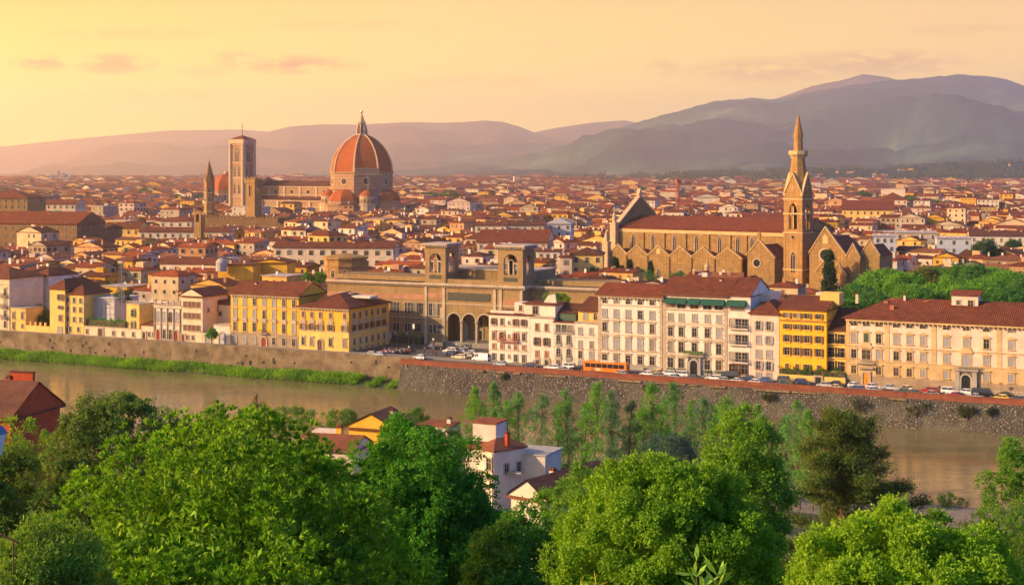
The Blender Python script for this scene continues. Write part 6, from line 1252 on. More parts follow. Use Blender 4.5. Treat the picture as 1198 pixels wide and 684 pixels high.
def house_geo(w, d, h, kind, rise, far=False):
    """walls and roof of one house around its own centre: lists of quads / triangles as corner lists"""
    a, b = w / 2, d / 2; o = 0.0 if far else 0.45
    wall = [[(-a, -b, 0), (a, -b, 0), (a, -b, h), (-a, -b, h)], [(a, -b, 0), (a, b, 0), (a, b, h), (a, -b, h)], [(a, b, 0), (-a, b, 0), (-a, b, h), (a, b, h)], [(-a, b, 0), (-a, -b, 0), (-a, -b, h), (-a, b, h)]]
    roof = []; A_, B_ = a + o, b + o; z = h + (0 if far else 0.02); e = [(-A_, -B_), (A_, -B_), (A_, B_), (-A_, B_)]; t = 0.0 if far else 0.22
    if not far:
        for i in range(4): p, q = e[i], e[(i + 1) % 4]; roof.append([(*p, z), (*q, z), (*q, z + t), (*p, z + t)])
    zt = z + t; r = zt + rise
    if kind == 'hip':
        i = min(A_, B_)
        if A_ >= B_: p, q = (-(A_ - i) - .01, 0, r), ((A_ - i) + .01, 0, r); roof += [[(*e[0], zt), (*e[1], zt), q, p], [(*e[2], zt), (*e[3], zt), p, q], [(*e[1], zt), (*e[2], zt), q, q], [(*e[3], zt), (*e[0], zt), p, p]]
        else: p, q = (0, -(B_ - i), r), (0, (B_ - i), r); roof += [[(*e[1], zt), (*e[2], zt), q, p], [(*e[3], zt), (*e[0], zt), p, q], [(*e[0], zt), (*e[1], zt), p, p], [(*e[2], zt), (*e[3], zt), q, q]]
    elif kind == 'gable_x':
        roof += [[(-A_, -B_, zt), (A_, -B_, zt), (A_, 0, r), (-A_, 0, r)], [(A_, B_, zt), (-A_, B_, zt), (-A_, 0, r), (A_, 0, r)]]
        wall += [[(a, -b, h), (a, b, h), (a, 0, r - 0.05), (a, 0, r - 0.05)], [(-a, b, h), (-a, -b, h), (-a, 0, r - 0.05), (-a, 0, r - 0.05)]]
    elif kind == 'gable_y':
        roof += [[(A_, -B_, zt), (A_, B_, zt), (0, B_, r), (0, -B_, r)], [(-A_, B_, zt), (-A_, -B_, zt), (0, -B_, r), (0, B_, r)]]
        wall += [[(-a, -b, h), (a, -b, h), (0, -b, r - 0.05), (0, -b, r - 0.05)], [(a, b, h), (-a, b, h), (0, b, r - 0.05), (0, b, r - 0.05)]]
    elif kind == 'shed':
        roof += [[(-A_, -B_, zt), (A_, -B_, zt), (A_, B_, r), (-A_, B_, r)]]; wall += [[(a, -b, h), (a, b, h), (a, b, r - .03), (a, b, r - .03)], [(-a, b, h), (-a, -b, h), (-a, b, r - .03), (-a, b, r - .03)], [(a, b, h), (-a, b, h), (-a, b, r - .03), (a, b, r - .03)]]
    else: roof += [[(*e[0], zt), (*e[1], zt), (*e[2], zt), (*e[3], zt)]]
    return wall, roof
def to_mb(quads):
    mb = MB()
    for q in quads:
        pts = [q[0]]
        for p in q[1:]:
            if p != pts[-1]: pts.append(p)
        mb.poly(pts)
    return mb
HWIN = {}
def house_window(kind):
    if kind in HWIN: return HWIN[kind]
    w, h = {'tall': (1.0, 1.75), 'small': (0.9, 1.1), 'wide': (2.2, 1.5), 'shut': (1.0, 1.7), 'closed': (1.0, 1.7), 'green': (1.0, 1.7)}[kind]
    mb = MB().box(-w / 2, w / 2, -0.06, 0.02, 0, h, 0).box(-w / 2 - 0.15, w / 2 + 0.15, -0.2, 0.02, -0.16, -0.002, 1)
    if kind in ('shut', 'green'): mb.box(-w - 0.05, -w / 2 - 0.02, -0.12, 0.0, 0, h, 2).box(w / 2 + 0.02, w + 0.05, -0.12, 0.0, 0, h, 2)
    else: mb.box(-w / 2 - 0.13, -w / 2, -0.1, 0.02, 0, h, 1).box(w / 2, w / 2 + 0.13, -0.1, 0.02, 0, h, 1).box(-w / 2 - 0.13, w / 2 + 0.13, -0.1, 0.02, h, h + 0.13, 1)
    HWIN[kind] = mb.mesh('window', [M['shutter_brown'] if kind == 'closed' else M['glass_dark'], M['trim_stone'], M['shutter_green'] if kind == 'green' else M['shutter_brown']]); return HWIN[kind]

def gen_houses():
    out = []
    def layer(y0, y1, cell, ang, hmin, hmax, street, big=1.0):
        c, s = math.cos(ang), math.sin(ang); R = y1 * 1.3; n = int(R / cell) + 2
        for i in range(-n, n):
            if i % street == 0: continue
            for j in range(-2, 2 * n):
                if j % (street + 2) == 0: continue
                u, v = (i + RW.uniform(-.12, .12)) * cell, (j + RW.uniform(-.12, .12)) * cell
                x, y = u * c - v * s, u * s + v * c + 0.0
                if not (y0 <= y < y1) or abs(x) > 0.40 * y + 14: continue
                if y < 1400 and blocked(x, y, cell * 0.5): continue
                w, d = cell * RW.uniform(0.85, 1.25), cell * RW.uniform(0.85, 1.2)
                if RW.random() < 0.18: w *= 1.5
                h = RW.uniform(hmin, hmax)
                if y < 1000 and x > 60: h *= 0.82
                if RW.random() < 0.06: h *= 1.3
                kind = RW.choices(['gable_x', 'gable_y', 'hip', 'shed', 'flat'], [38, 24, 24, 9, 5])[0]
                span = {'gable_x': d, 'gable_y': w, 'hip': min(w, d), 'shed': d * 1.2, 'flat': 0}[kind]
                wc, rc = pick(WALLS), pick(ROOFS); j1, j2 = RW.uniform(0.72, 1.12) * (1 if y < 1500 else .8), RW.uniform(0.7, 1.25)
                out.append(dict(x=x, y=y, w=w, d=d, h=h, kind=kind, rise=span / 2 * RW.uniform(0.22, 0.34), a=ang + RW.choice([0, 0, 0, RW.uniform(-.25, .25)]), wc=mul(wc[0], j1), wn=wc[1], rc=mul(rc[0], j2), rn=rc[1]))
    layer(440, 640, 10.0, -A, 9.5, 18, 6); layer(640, 940, 11.2, math.radians(-33), 9, 19, 6); layer(940, 1500, 13.5, math.radians(-22), 9, 21, 6); layer(1500, 2600, 16, math.radians(-30), 8, 19, 7); layer(2600, 4200, 25, math.radians(-12), 7, 19, 7); layer(4200, 6500, 42, math.radians(-20), 7, 20, 5)
    return sorted(out, key=lambda q: q['y'])

def town():
    hs = gen_houses(); N0 = 1600
    cov = np.full(N0, 700.0); off = 200                     # lowest picture row still open in each column
    occ = sorted(OCC, key=lambda o: o[3]); oi = 0
    for q in hs:
        while oi < len(occ) and occ[oi][3] < q['y']:
            a, b, t, _ = occ[oi]; sl = slice(max(0, int(a) + off), min(N0, int(b) + off)); cov[sl] = np.minimum(cov[sl], t); oi += 1
        c, s = math.cos(q['a']), math.sin(q['a']); P = [(q['x'] + x * c - y * s, q['y'] + x * s + y * c) for x, y in ((-q['w'] / 2, -q['d'] / 2), (q['w'] / 2, -q['d'] / 2), (q['w'] / 2, q['d'] / 2), (-q['w'] / 2, q['d'] / 2))]
        pxs = [px_of(*p) for p in P]; l, r = int(min(pxs)) + off, int(max(pxs)) + off + 1; l, r = max(0, l), min(N0, r)
        if r <= l: q['vis'] = 0; q['cov'] = None; continue
        top = py_of(q['h'] + q['rise'], q['y']); q['px'], q['py'] = sum(pxs) / 4, top; q['cov'] = (l, cov[l:r].copy())
        iw = (np.arange(l, r) - off >= 0) & (np.arange(l, r) - off <= 1198)
        q['vis'] = float((np.clip(cov[l:r] - top, 0, None) * iw).sum()); eav = py_of(q['h'] + q['rise'] * 0.4, q['y']); cov[l:r] = np.minimum(cov[l:r], eav)
    rank = sorted([q for q in hs if q['vis'] > 25], key=lambda q: -q['vis'])[:300]; chosen = set(id(q) for q in rank)
    # ---- individuals
    ANCH = [('the huge dark palace', 40, 268), ('the yellow gallery wing', 180, 266), ('the arcaded cream house', 220, 306), ('the blank yellow walls', 295, 312), ('the grey scaffold sheet', 115, 350), ('the arched white house', 196, 362), ('the yellow palazzo', 300, 335), ('the polygonal apse', 404, 302), ('the long eleven-window house', 390, 286),
            ('the left library tower', 517, 290), ('the right library tower', 604, 292), ('the big red hall roof', 600, 275), ('the yellow apartments', 686, 300), ('the church front gable', 735, 250), ('the church chapels', 1000, 285), ('the long white building', 1165, 278), ('the grey modern block', 1070, 276), ('the umbrella pines', 1100, 325), ('the crenellated tower', 297, 240), ('the cathedral dome', 423, 245), ('the cathedral nave', 345, 262), ('the spired tower', 935, 250), ('the red roofed shed', 1015, 246)]
    KN = {'gable_x': 'gabled', 'gable_y': 'front-gabled', 'hip': 'hipped', 'shed': 'sloping', 'flat': 'flat'}; base = {}
    for q in rank:
        nm, ax, ay = min(ANCH, key=lambda a: abs(a[1] - q['px']) + 1.6 * abs(a[2] - q['py'])); dx, dy = q['px'] - ax, q['py'] - ay
        rel = ('right of ' if dx > 0 else 'left of ') if abs(dx) > 1.2 * abs(dy) else ('beyond ' if dy < 0 else 'below ')
        sz = 'tall ' if q['h'] > 16.5 else 'low ' if q['h'] < 11.5 else 'wide ' if q['w'] > 16 else ''
        q['lab'] = f"{sz}{q['wn']} house, {KN[q['kind']]} {q['rn']} roof, {rel}{nm}"; base.setdefault(q['lab'], []).append(q)
    ORD = ['leftmost', 'second from left', 'third from left', 'fourth from left', 'fifth from left', 'sixth from left', 'seventh from left', 'eighth from left']
    for lab, L in base.items():
        if len(L) > 1:
            for i, q in enumerate(sorted(L, key=lambda q: q['px'])): q['lab'] = lab + ', ' + (ORD[i] if i < len(L) - 1 or i == 0 else 'rightmost')
    for q in rank:
        t = thing('town_house', q['lab'], 'house', (q['x'], q['y'], 0), q['a'], 'tiled houses of the old town')
        wl, rf = house_geo(q['w'], q['d'], q['h'], q['kind'], q['rise'])
        to_mb(wl).build('wall', M['house_plaster'], t, tint=q['wc'])
        R_ = to_mb(rf).build('roof', M['house_tiles'] if q['kind'] != 'flat' or RW.random() < .5 else M['roof_grey'], t, tint=q['rc'])
        c, s = math.cos(q['a']), math.sin(q['a']); l0, cv = q['cov']; wk = RW.choices(['tall', 'small', 'shut', 'closed', 'green', 'wide'], [30, 16, 24, 12, 10, 6])[0]
        for f in range(4):
            L_, dd = (q['w'], q['d']) if f in (0, 2) else (q['d'], q['w']); rz = f * math.pi / 2; nx, ny = math.sin(rz), -math.cos(rz)
            wx, wy = q['x'] + (nx * c - ny * s) * dd / 2, q['y'] + (nx * s + ny * c) * dd / 2
            if (nx * c - ny * s) * wx + (nx * s + ny * c) * wy > -0.05 * math.hypot(wx, wy): continue     # turned away
            n = max(1, int(L_ / RW.uniform(3.0, 4.2)))
            for fl in range(4):
                z = q['h'] - 2.5 - fl * 3.5
                if z < 0.8: break
                for i in range(n):
                    if RW.random() < 0.14: continue
                    e = -L_ / 2 + L_ * (i + 0.5) / n + RW.uniform(-.15, .15); lx, ly = nx * dd / 2 + math.cos(rz) * e, ny * dd / 2 + math.sin(rz) * e
                    gx, gy = q['x'] + lx * c - ly * s, q['y'] + lx * s + ly * c; ci = int(px_of(gx, gy)) + 200 - l0
                    if 0 <= ci < len(cv) and py_of(z + 1.5, gy) < cv[ci] and -15 < px_of(gx, gy) < 1215: link('window', house_window(wk if RW.random() < .8 else 'small'), t, (lx, ly, z), rz)
        for i in range(RW.choice([1, 1, 2, 2, 3, 4])):
            x, y = RW.uniform(-.35, .35) * q['w'], RW.uniform(-.3, .3) * q['d']; ww = RW.uniform(0.3, 0.6)
            MB().box(-ww, ww, -0.3, 0.3, 0, q['rise'] + RW.uniform(0.5, 1.4)).build('chimney', M['house_plaster'], t, (x, y, q['h']), tint=RW.choice([(0.7, 0.55, 0.37), (0.75, 0.7, 0.6), (0.4, 0.2, 0.1)]))
        if RW.random() < .22: MB().box(-1.7, 1.7, -1.4, 1.4, 0, q['rise'] + 1.8).build('roof_hut', M['house_plaster'], t, (RW.uniform(-.2, .2) * q['w'], RW.uniform(0, .25) * q['d'], q['h']), tint=mul(q['wc'], 1.05))
        if RW.random() < .5: antenna(t, RW.uniform(-.3, .3) * q['w'], 0, q['h'] + q['rise'], 1.8)
        if RW.random() < .25 and q['kind'] == 'gable_x': o = MB().box(-.6, .6, -.5, .5, 0, .12).build('skylight', M['pale_blue_paint'], t, (RW.uniform(-.3, .3) * q['w'], -q['d'] * .25, q['h'] + q['rise'] * .55 + .25)); o.rotation_euler = (math.atan2(q['rise'], q['d'] / 2), 0, 0)
    # ---- the rest as one mass
    V, Fq, mi, T = [], [], [], []
    def put(quads, q, m, tint):
        c, s = math.cos(q['a']), math.sin(q['a'])
        for pts in quads:
            i = len(V)
            for (x, y, z) in pts: V.append((q['x'] + x * c - y * s, q['y'] + x * s + y * c, z)); T.append((*tint, 1))
            Fq.append((i, i + 1, i + 2, i + 3)); mi.append(m)
    for q in hs:
        if id(q) in chosen: continue
        far = q['y'] > 1500; wl, rf = house_geo(q['w'], q['d'], q['h'], q['kind'], q['rise'], far); put(wl, q, 0, q['wc']); put(rf, q, 1 if q['kind'] != 'flat' else 3, q['rc'])
        if q['vis'] > 0 or not far:
            if q['y'] < 2600:
                ww, wh, dx = (0.5, 1.7, 3.4) if q['y'] < 1100 else (0.8, 2.0, 4.6)
                for f in (0, 1, 3):
                    L_, dd = (q['w'], q['d']) if f in (0, 2) else (q['d'], q['w']); rz = f * math.pi / 2; nx, ny = math.sin(rz), -math.cos(rz); tx, ty = math.cos(rz), math.sin(rz); n = max(1, int(L_ / dx))
                    for fl in range(2 if q['y'] < 1500 else 1):
                        z = q['h'] - 2.6 - fl * 3.6
                        for i in range(n):
                            if RW.random() < .2: continue
                            e = -L_ / 2 + L_ * (i + .5) / n; D_ = dd / 2 + .05; put([[(nx * D_ + tx * (e + k) , ny * D_ + ty * (e + k), zz) for k, zz in ((-ww, z), (ww, z), (ww, z + wh), (-ww, z + wh))]], q, 2, (0, 0, 0))
            if q['y'] < 1300:
                for i in range(RW.choice([0, 1, 2])):
                    x, y = RW.uniform(-.35, .35) * q['w'], RW.uniform(-.3, .3) * q['d']; w_ = RW.uniform(.3, .55); zt = q['h'] + q['rise'] + RW.uniform(.4, 1.2)
                    put([[(x - w_, y - .3, q['h']), (x + w_, y - .3, q['h']), (x + w_, y - .3, zt), (x - w_, y - .3, zt)], [(x + w_, y - .3, q['h']), (x + w_, y + .3, q['h']), (x + w_, y + .3, zt), (x + w_, y - .3, zt)], [(x - w_, y + .3, q['h']), (x - w_, y - .3, q['h']), (x - w_, y - .3, zt), (x - w_, y + .3, zt)], [(x - w_, y - .3, zt), (x + w_, y - .3, zt), (x + w_, y + .3, zt), (x - w_, y + .3, zt)]], q, 0, RW.choice([(0.7, 0.55, 0.37), (0.75, 0.7, 0.6), (0.4, 0.2, 0.1)]))
    # villas on the slopes
    for i in range(150):
        px = RW.choice([RW.uniform(600, 1240), RW.uniform(780, 1240)]); 
        Y = RW.uniform(4300, 5500) if RW.random() < .6 else RW.uniform(5700, 7600); x = at(px, Y); z = hill_height(x, Y)
        if z is None or z < 4: continue
        k = 1.0 if Y < 5600 else 1.25; wc = (mul(pick(WALLS)[0], .7),); q = dict(x=x, y=Y, a=RW.uniform(-.5, .5), w=RW.uniform(9, 22) * k, d=RW.uniform(8, 13) * k, h=RW.uniform(5, 9) * k, kind='hip', rise=3 * k)
        wl, rf = house_geo(q['w'], q['d'], q['h'] + 6, q['kind'], q['rise'], True); L = lambda qs: [[(a, b, c_ + z - 6) for a, b, c_ in f] for f in qs]; put(L(wl), q, 0, wc[0]); put(L(rf), q, 1, ROOFS[0][0])
    o = link('distant_houses', np_mesh('distant_houses', np.array(V), np.array(Fq), [M['house_plaster'], M['house_tiles'], M['glass_warm'], M['roof_grey']], np.array(T), mi)); tag(o, 'mass of far tiled roofs and plastered walls stretching to the hills', 'houses', kind='stuff')
HILLS = [o for o in bpy.data.objects if o.name.startswith('hills')]
def hill_height(x, y):
    best = None
    for o in HILLS:
        ok, loc, nrm, ix = o.ray_cast(Vector((x, y, 3000)), Vector((0, 0, -1)))
        if ok and (best is None or loc.z > best): best = loc.z
    return best
bpy.context.view_layer.update()
town()
# ------------------------------------------------------------------ street: vehicles, people, furniture
def paint(name, col, rough=0.3):
    if name not in M: simple(name, col, rough, 0.0, 0.5, 0.6)
    return M[name]
PAINT = {'white': (0.74, 0.73, 0.72), 'silver': (0.42, 0.43, 0.45), 'light blue': (0.32, 0.42, 0.55), 'dark blue': (0.03, 0.045, 0.12), 'blue': (0.05, 0.11, 0.32), 'black': (0.015, 0.015, 0.018), 'cream': (0.68, 0.56, 0.36), 'red': (0.42, 0.02, 0.025), 'yellow': (0.80, 0.55, 0.05), 'dark grey': (0.08, 0.085, 0.095), 'grey': (0.22, 0.23, 0.25), 'lilac white': (0.66, 0.60, 0.70), 'dark green': (0.03, 0.09, 0.08), 'orange': (0.80, 0.20, 0.015)}
CM = {}
SHAPE = {  # length, width, sill, belt, roof, bonnet end, windscreen top, roof end, tail
 'hatchback': (3.8, 1.65, 0.28, 0.88, 1.46, 0.95, 1.50, 3.15, 3.72), 'saloon': (4.4, 1.72, 0.28, 0.88, 1.42, 1.25, 1.85, 3.1, 3.75), 'estate car': (4.5, 1.74, 0.28, 0.90, 1.48, 1.2, 1.8, 4.05, 4.42),
 'off-road car': (4.4, 1.8, 0.38, 1.05, 1.78, 1.15, 1.6, 4.1, 4.36), 'van': (5.2, 1.95, 0.32, 1.15, 2.35, 0.75, 1.35, 5.05, 5.18), 'minibus': (5.4, 1.95, 0.32, 1.15, 2.15, 0.6, 1.15, 5.1, 5.36)}
def car_meshes(kind, color):
    if (kind, color) in CM: return CM[(kind, color)]
    L, W, s, b, r, bo, ws, re, ta = SHAPE[kind]; y = W / 2; x0 = -L / 2; X = lambda v: x0 + v
    pm = paint('paint_' + color.replace(' ', '_'), PAINT[color]); body = MB()
    lo = [(X(0.05), s), (X(0), 0.55), (X(0.08), b * 0.80), (X(0.5), b * 0.93), (X(bo), b), (X(ta), b), (X(L - 0.02), b * 0.85), (X(L), 0.5), (X(L - 0.08), s)]
    body.prism(lo, -y, y); yr = y * 0.78
    up = [(X(bo), b), (X(ws), r - 0.06), (X(ws + 0.25), r), (X(re - 0.2), r), (X(re), r - 0.06), (X(ta), b)]
    F = lambda x, z: y * 0.97 - (y * 0.97 - yr) * (z - b) / (r - b)
    for sg in (-1, 1): body.poly([(x, sg * F(x, z), z) for x, z in up])
    for (xa, za), (xb, zb) in zip(up[:-1], up[1:]): body.poly([(xa, -F(xa, za), za), (xb, -F(xb, zb), zb), (xb, F(xb, zb), zb), (xa, F(xa, za), za)])
    bm = body.mesh('body', pm); parts = []
    def gl(q): m = MB(); m.poly(q); return m
    t0, t1 = 0.10, 0.86
    def lerp(a, c, t): return (a[0] + (c[0] - a[0]) * t, a[1] + (c[1] - a[1]) * t)
    for nm, A_, B_, o in (('windscreen', up[0], up[1], -0.02), ('rear_window', up[5], up[4], 0.02)):
        p, q = lerp(A_, B_, t0), lerp(A_, B_, t1 + .08); k = .88; parts.append((nm, gl([(p[0] + o, -F(*p) * k, p[1] + .02), (q[0] + o, -F(*q) * k, q[1] + .02), (q[0] + o, F(*q) * k, q[1] + .02), (p[0] + o, F(*p) * k, p[1] + .02)]).mesh(nm, M['glass_dark'])))
    za, zb = b + (r - b) * .1, b + (r - b) * .84; fa = lambda z: X(bo) + (ws - bo) * (z - b) / (r - b) + .1; fb = lambda z: X(ta) - (ta - re) * (z - b) / (r - b) - .1
    if kind == 'van': fb = lambda z: X(2.1)
    for sg in (-1, 1):
        m = MB(); n = 2; 
        for i in range(n):
            xa0, xa1 = fa(za) + (fb(za) - fa(za)) * i / n + .04 * i, fa(za) + (fb(za) - fa(za)) * (i + 1) / n - .04 * (1 - i); xb0, xb1 = fa(zb) + (fb(zb) - fa(zb)) * i / n + .04 * i, fa(zb) + (fb(zb) - fa(zb)) * (i + 1) / n - .04 * (1 - i)
            m.poly([(xa0, sg * (F(0, za) + .015), za), (xa1, sg * (F(0, za) + .015), za), (xb1, sg * (F(0, zb) + .015), zb), (xb0, sg * (F(0, zb) + .015), zb)])
        parts.append(('side_window', m.mesh('side_window', M['glass_dark'])))
    for sg in (-1, 1):
        parts.append(('headlight', MB().box(X(0.0) - .01, X(0.15), sg * y * .72 - .16, sg * y * .72 + .16, b * .66, b * .80).mesh('headlight', M['headlight'])))
        parts.append(('tail_light', MB().box(X(L - .12), X(L) + .01, sg * y * .8 - .12, sg * y * .8 + .12, b * .62, b * .84).mesh('tail_light', M['taillight'])))
    parts.append(('bumper', MB().box(X(0) - .06, X(.1), -y * .92, y * .92, .32, .5).mesh('bumper', M['iron']))); parts.append(('bumper', MB().box(X(L - .1), X(L) + .06, -y * .92, y * .92, .32, .5).mesh('bumper', M['iron'])))
    if 'wheel' not in CM:
        w = MB(); w.lathe([(.0, -.1), (.33, -.1), (.35, -.05), (.35, .05), (.33, .1), (0, .1)], 14); w.v = [(x, z, yy) for x, yy, z in w.v]; h = MB(); h.lathe([(0, -.115), (.19, -.11), (.2, -.1), (.2, .1), (.19, .11), (0, .115)], 10); h.v = [(x, z, yy) for x, yy, z in h.v]
        CM['wheel'] = (w.mesh('wheel', M['rubber']), h.mesh('rim', M['chrome']))
    CM[(kind, color)] = (bm, parts, L, y); return CM[(kind, color)]
def car(px, v, kind, color, label, flip=False, turn=0.0, z=0.02):
    bm, parts, L, y = car_meshes(kind, color); s, _, _ = bank_at(px, v); x_, y_ = bank(s, v)
    t = thing('parked_' + kind.replace(' ', '_').replace('-', '_'), label, 'van' if kind in ('van', 'minibus') else 'car', (x_, y_, z), -A + (math.pi if flip else 0) + turn, 'cars parked along the river street'); link('body', bm, t)
    for nm, me in parts: link(nm, me, t)
    w, h = CM['wheel']
    for dx in (-L / 2 + .75, L / 2 - .75):
        for sg in (-1, 1): o = link('wheel', w, t, (dx, sg * (y - .1), .35)); link('rim', h, o)
    return t
P_, MID, B_ = 360.6, 363.4, 366.2
CARS = [
 (443.5, 361.5 + 5, 'hatchback', 'light blue', 'light blue hatchback beside the scooters at the left end of square', 0), (434, 367, 'hatchback', 'grey', 'grey hatchback right below the corner of yellow palazzo', 0),
 (491, 366, 'hatchback', 'white', 'lone white car in middle of the square beside the wall corner', 0), (511, 389, 'minibus', 'black', 'black minibus at the foot of library left of the portico', 0), (504, 388.5, 'saloon', 'dark blue', 'dark saloon behind the black minibus at library wall', 0),
 (527, 382.5, 'off-road car', 'white', 'white car with roof rack in rear row before portico', 0), (537, 384, 'estate car', 'silver', 'silver estate car at the right of rear row before portico', 0), (526, 378, 'hatchback', 'dark blue', 'dark blue hatchback nearest the square behind the cream car', 0),
 (537.5, 372, 'estate car', 'cream', 'cream car with bright lamps left of the white delivery van', 0), (547, 376, 'hatchback', 'silver', 'silver hatchback between cream car and white delivery van', 0), (551, 381, 'hatchback', 'white', 'white hatchback behind the delivery van by the white house', 0), (545, 386, 'saloon', 'light blue', 'light blue saloon parked by the portico steps', 0),
 (563, 370.5, 'van', 'white', 'large white delivery van at the left corner of white house', 0), (585.5, MID, 'hatchback', 'light blue', 'light blue hatchback alone below first white house', 0), (622, 365, 'saloon', 'dark blue', 'dark blue saloon below house with red shutters', 1),
 (646, MID, 'estate car', 'white', 'white estate car before the arched grey house', 0), (664, 366, 'off-road car', 'white', 'small white off-road car under the slim cream house', 0), (657, P_, 'saloon', 'silver', 'low silver saloon hugging the parapet below slim cream house', 0), (676, 365, 'saloon', 'black', 'black saloon just left of the orange bus', 0),
 (726, P_, 'hatchback', 'silver', 'silver hatchback by parapet in front of the bus tail', 0), (757, 362.6, 'hatchback', 'white', 'white boxy hatchback right of the bus near parapet', 0), (768, 366, 'saloon', 'yellow', 'yellow taxi half hidden between white and blue cars', 0), (769, 361.2, 'saloon', 'grey', 'grey saloon right beside the boxy white hatchback', 0),
 (781.5, 366.2, 'estate car', 'white', 'white estate car left of the hotel entrance', 0), (796, 364.6, 'off-road car', 'white', 'white off-road car in front of the hotel entrance', 0), (788, P_, 'saloon', 'light blue', 'light blue saloon by parapet below the hotel entrance', 0), (810, 361.4, 'saloon', 'dark grey', 'dark grey saloon by parapet right of the hotel entrance', 0),
 (835.5, 363, 'estate car', 'white', 'white estate car right of the hotel entrance before balcony wing', 0), (845, P_, 'hatchback', 'silver', 'silver hatchback overlapping the white estate by parapet', 0), (853.5, 366.4, 'minibus', 'black', 'black minibus below the stacked balconies', 0), (861, P_, 'saloon', 'white', 'white saloon at parapet below black minibus', 0), (876, 366.4, 'saloon', 'dark blue', 'dark blue saloon before the narrow cream house, farther row', 0),
 (882, P_, 'hatchback', 'white', 'bright white rounded hatchback at parapet before narrow cream house', 0), (898, 365.4, 'hatchback', 'blue', 'blue hatchback at the right corner of narrow cream house', 1), (900.5, P_ - .2, 'saloon', 'dark blue', 'low dark blue saloon at parapet below the blue hatchback', 0), (919.5, 366.4, 'off-road car', 'dark grey', 'dark grey off-road car under the ivy hedge, left one', 1), (939.5, 366.4, 'estate car', 'dark blue', 'dark blue estate car under the ivy hedge, right one', 1), (918, P_ - .3, 'saloon', 'dark green', 'dark green saloon low behind parapet before yellow house', 0),
 (964.5, MID, 'hatchback', 'silver', 'silver hatchback before the low yellow garden wall', 0), (980, 366.4, 'hatchback', 'black', 'black hatchback at left corner of the long palazzo', 1), (976.5, P_, 'saloon', 'cream', 'pale yellow saloon at parapet below black hatchback', 0), (1001, 366.2, 'hatchback', 'white', 'white hatchback left of the orange door', 1), (1000.5, P_, 'estate car', 'blue', 'bright blue estate car at parapet left of orange door', 0),
 (1022, 366.2, 'hatchback', 'lilac white', 'small pinkish white hatchback right of the orange door', 1), (1021, P_, 'saloon', 'light blue', 'light blue saloon at parapet below pinkish white hatchback', 0), (1042.5, 366.2, 'saloon', 'silver', 'silver saloon left of the cream hatchback by palazzo', 1), (1063, 366.2, 'hatchback', 'cream', 'cream hatchback by palazzo left of the red estate', 1), (1055.5, 361.2, 'hatchback', 'dark green', 'dark green hatchback at parapet below cream hatchback', 0), (1068.5, P_, 'hatchback', 'dark grey', 'dark grey hatchback at parapet right of dark green hatchback', 0),
 (1087, 366, 'estate car', 'red', 'dark red estate car by palazzo between cream and white cars', 0), (1088.5, P_, 'saloon', 'grey', 'grey saloon at parapet below the dark red estate', 0), (1112, 365.8, 'off-road car', 'white', 'white off-road car left of the arched palazzo gate', 1), (1116, P_, 'saloon', 'red', 'bright red saloon at parapet below white off-road car', 0), (1133, 366.6, 'hatchback', 'white', 'white hatchback peeping out left of the black van', 1),
 (1150, 364.6, 'minibus', 'black', 'big black van before the arched palazzo gate', 1), (1140, P_, 'saloon', 'silver', 'silver saloon at parapet below the big black van', 0), (1177, 366, 'saloon', 'black', 'black saloon near the right picture edge by railings', 1), (1171, 361, 'hatchback', 'yellow', 'bright yellow hatchback at parapet near the right edge', 0), (1190, 361, 'hatchback', 'dark grey', 'dark grey hatchback right of the yellow hatchback', 0)]
rc = random.Random(4)
for px, v, kind, color, lab, fl in CARS: car(px, v, kind, color, lab, bool(fl), rc.uniform(-.04, .04), 0.06 if v > 372 else 0.025)

def bus():
    s, _, _ = bank_at(709.5, 364.4); t = thing('city_bus', 'orange single-deck city bus with black window band on the river street', 'bus', (*bank(s, 364.4), 0.02), -A); L, W, h = 12.4, 2.5, 2.95; o = paint('paint_orange', PAINT['orange']); x = L / 2
    MB().prism([(-x, .35), (-x - .05, 1.0), (-x, 2.7), (-x + .3, h), (x - .25, h), (x, 2.6), (x + .08, 1.1), (x, .35)], -W / 2, W / 2).build('body', o, t)
    for sg in (-1, 1):
        for i in range(7): MB().box(-x + .5 + i * 1.62, -x + 2.0 + i * 1.62, sg * W / 2 - .02, sg * W / 2 + .02, 1.35, 2.45).build('side_window', M['glass_dark'], t)
    MB().box(x - .02, x + .07, -1.1, 1.1, 1.25, 2.45).build('windscreen', M['glass_dark'], t); MB().box(-x - .07, -x + .03, -1.0, 1.0, 1.5, 2.5).build('rear_window', M['glass_dark'], t); MB().box(-1.5, 2.8, -.9, .9, h, h + .22).build('roof_unit', M['white_plaster'], t)
    MB().box(-x + 3.6, -x + 5.0, -W / 2 - .03, -W / 2, .6, 1.2).build('advert_panel', M['white_plaster'], t)
    for dx in (-x + 2.6, x - 2.6):
        for sg in (-1, 1): w = link('wheel', CM['wheel'][0], t, (dx, sg * (W / 2 - .08), .48), scale=(1.4, 1.3, 1.4)); link('rim', CM['wheel'][1], w)
    for sg in (-.9, .9): MB().box(x + .0, x + .1, sg - .16, sg + .16, .65, .85).build('headlight', M['headlight'], t)
bus()
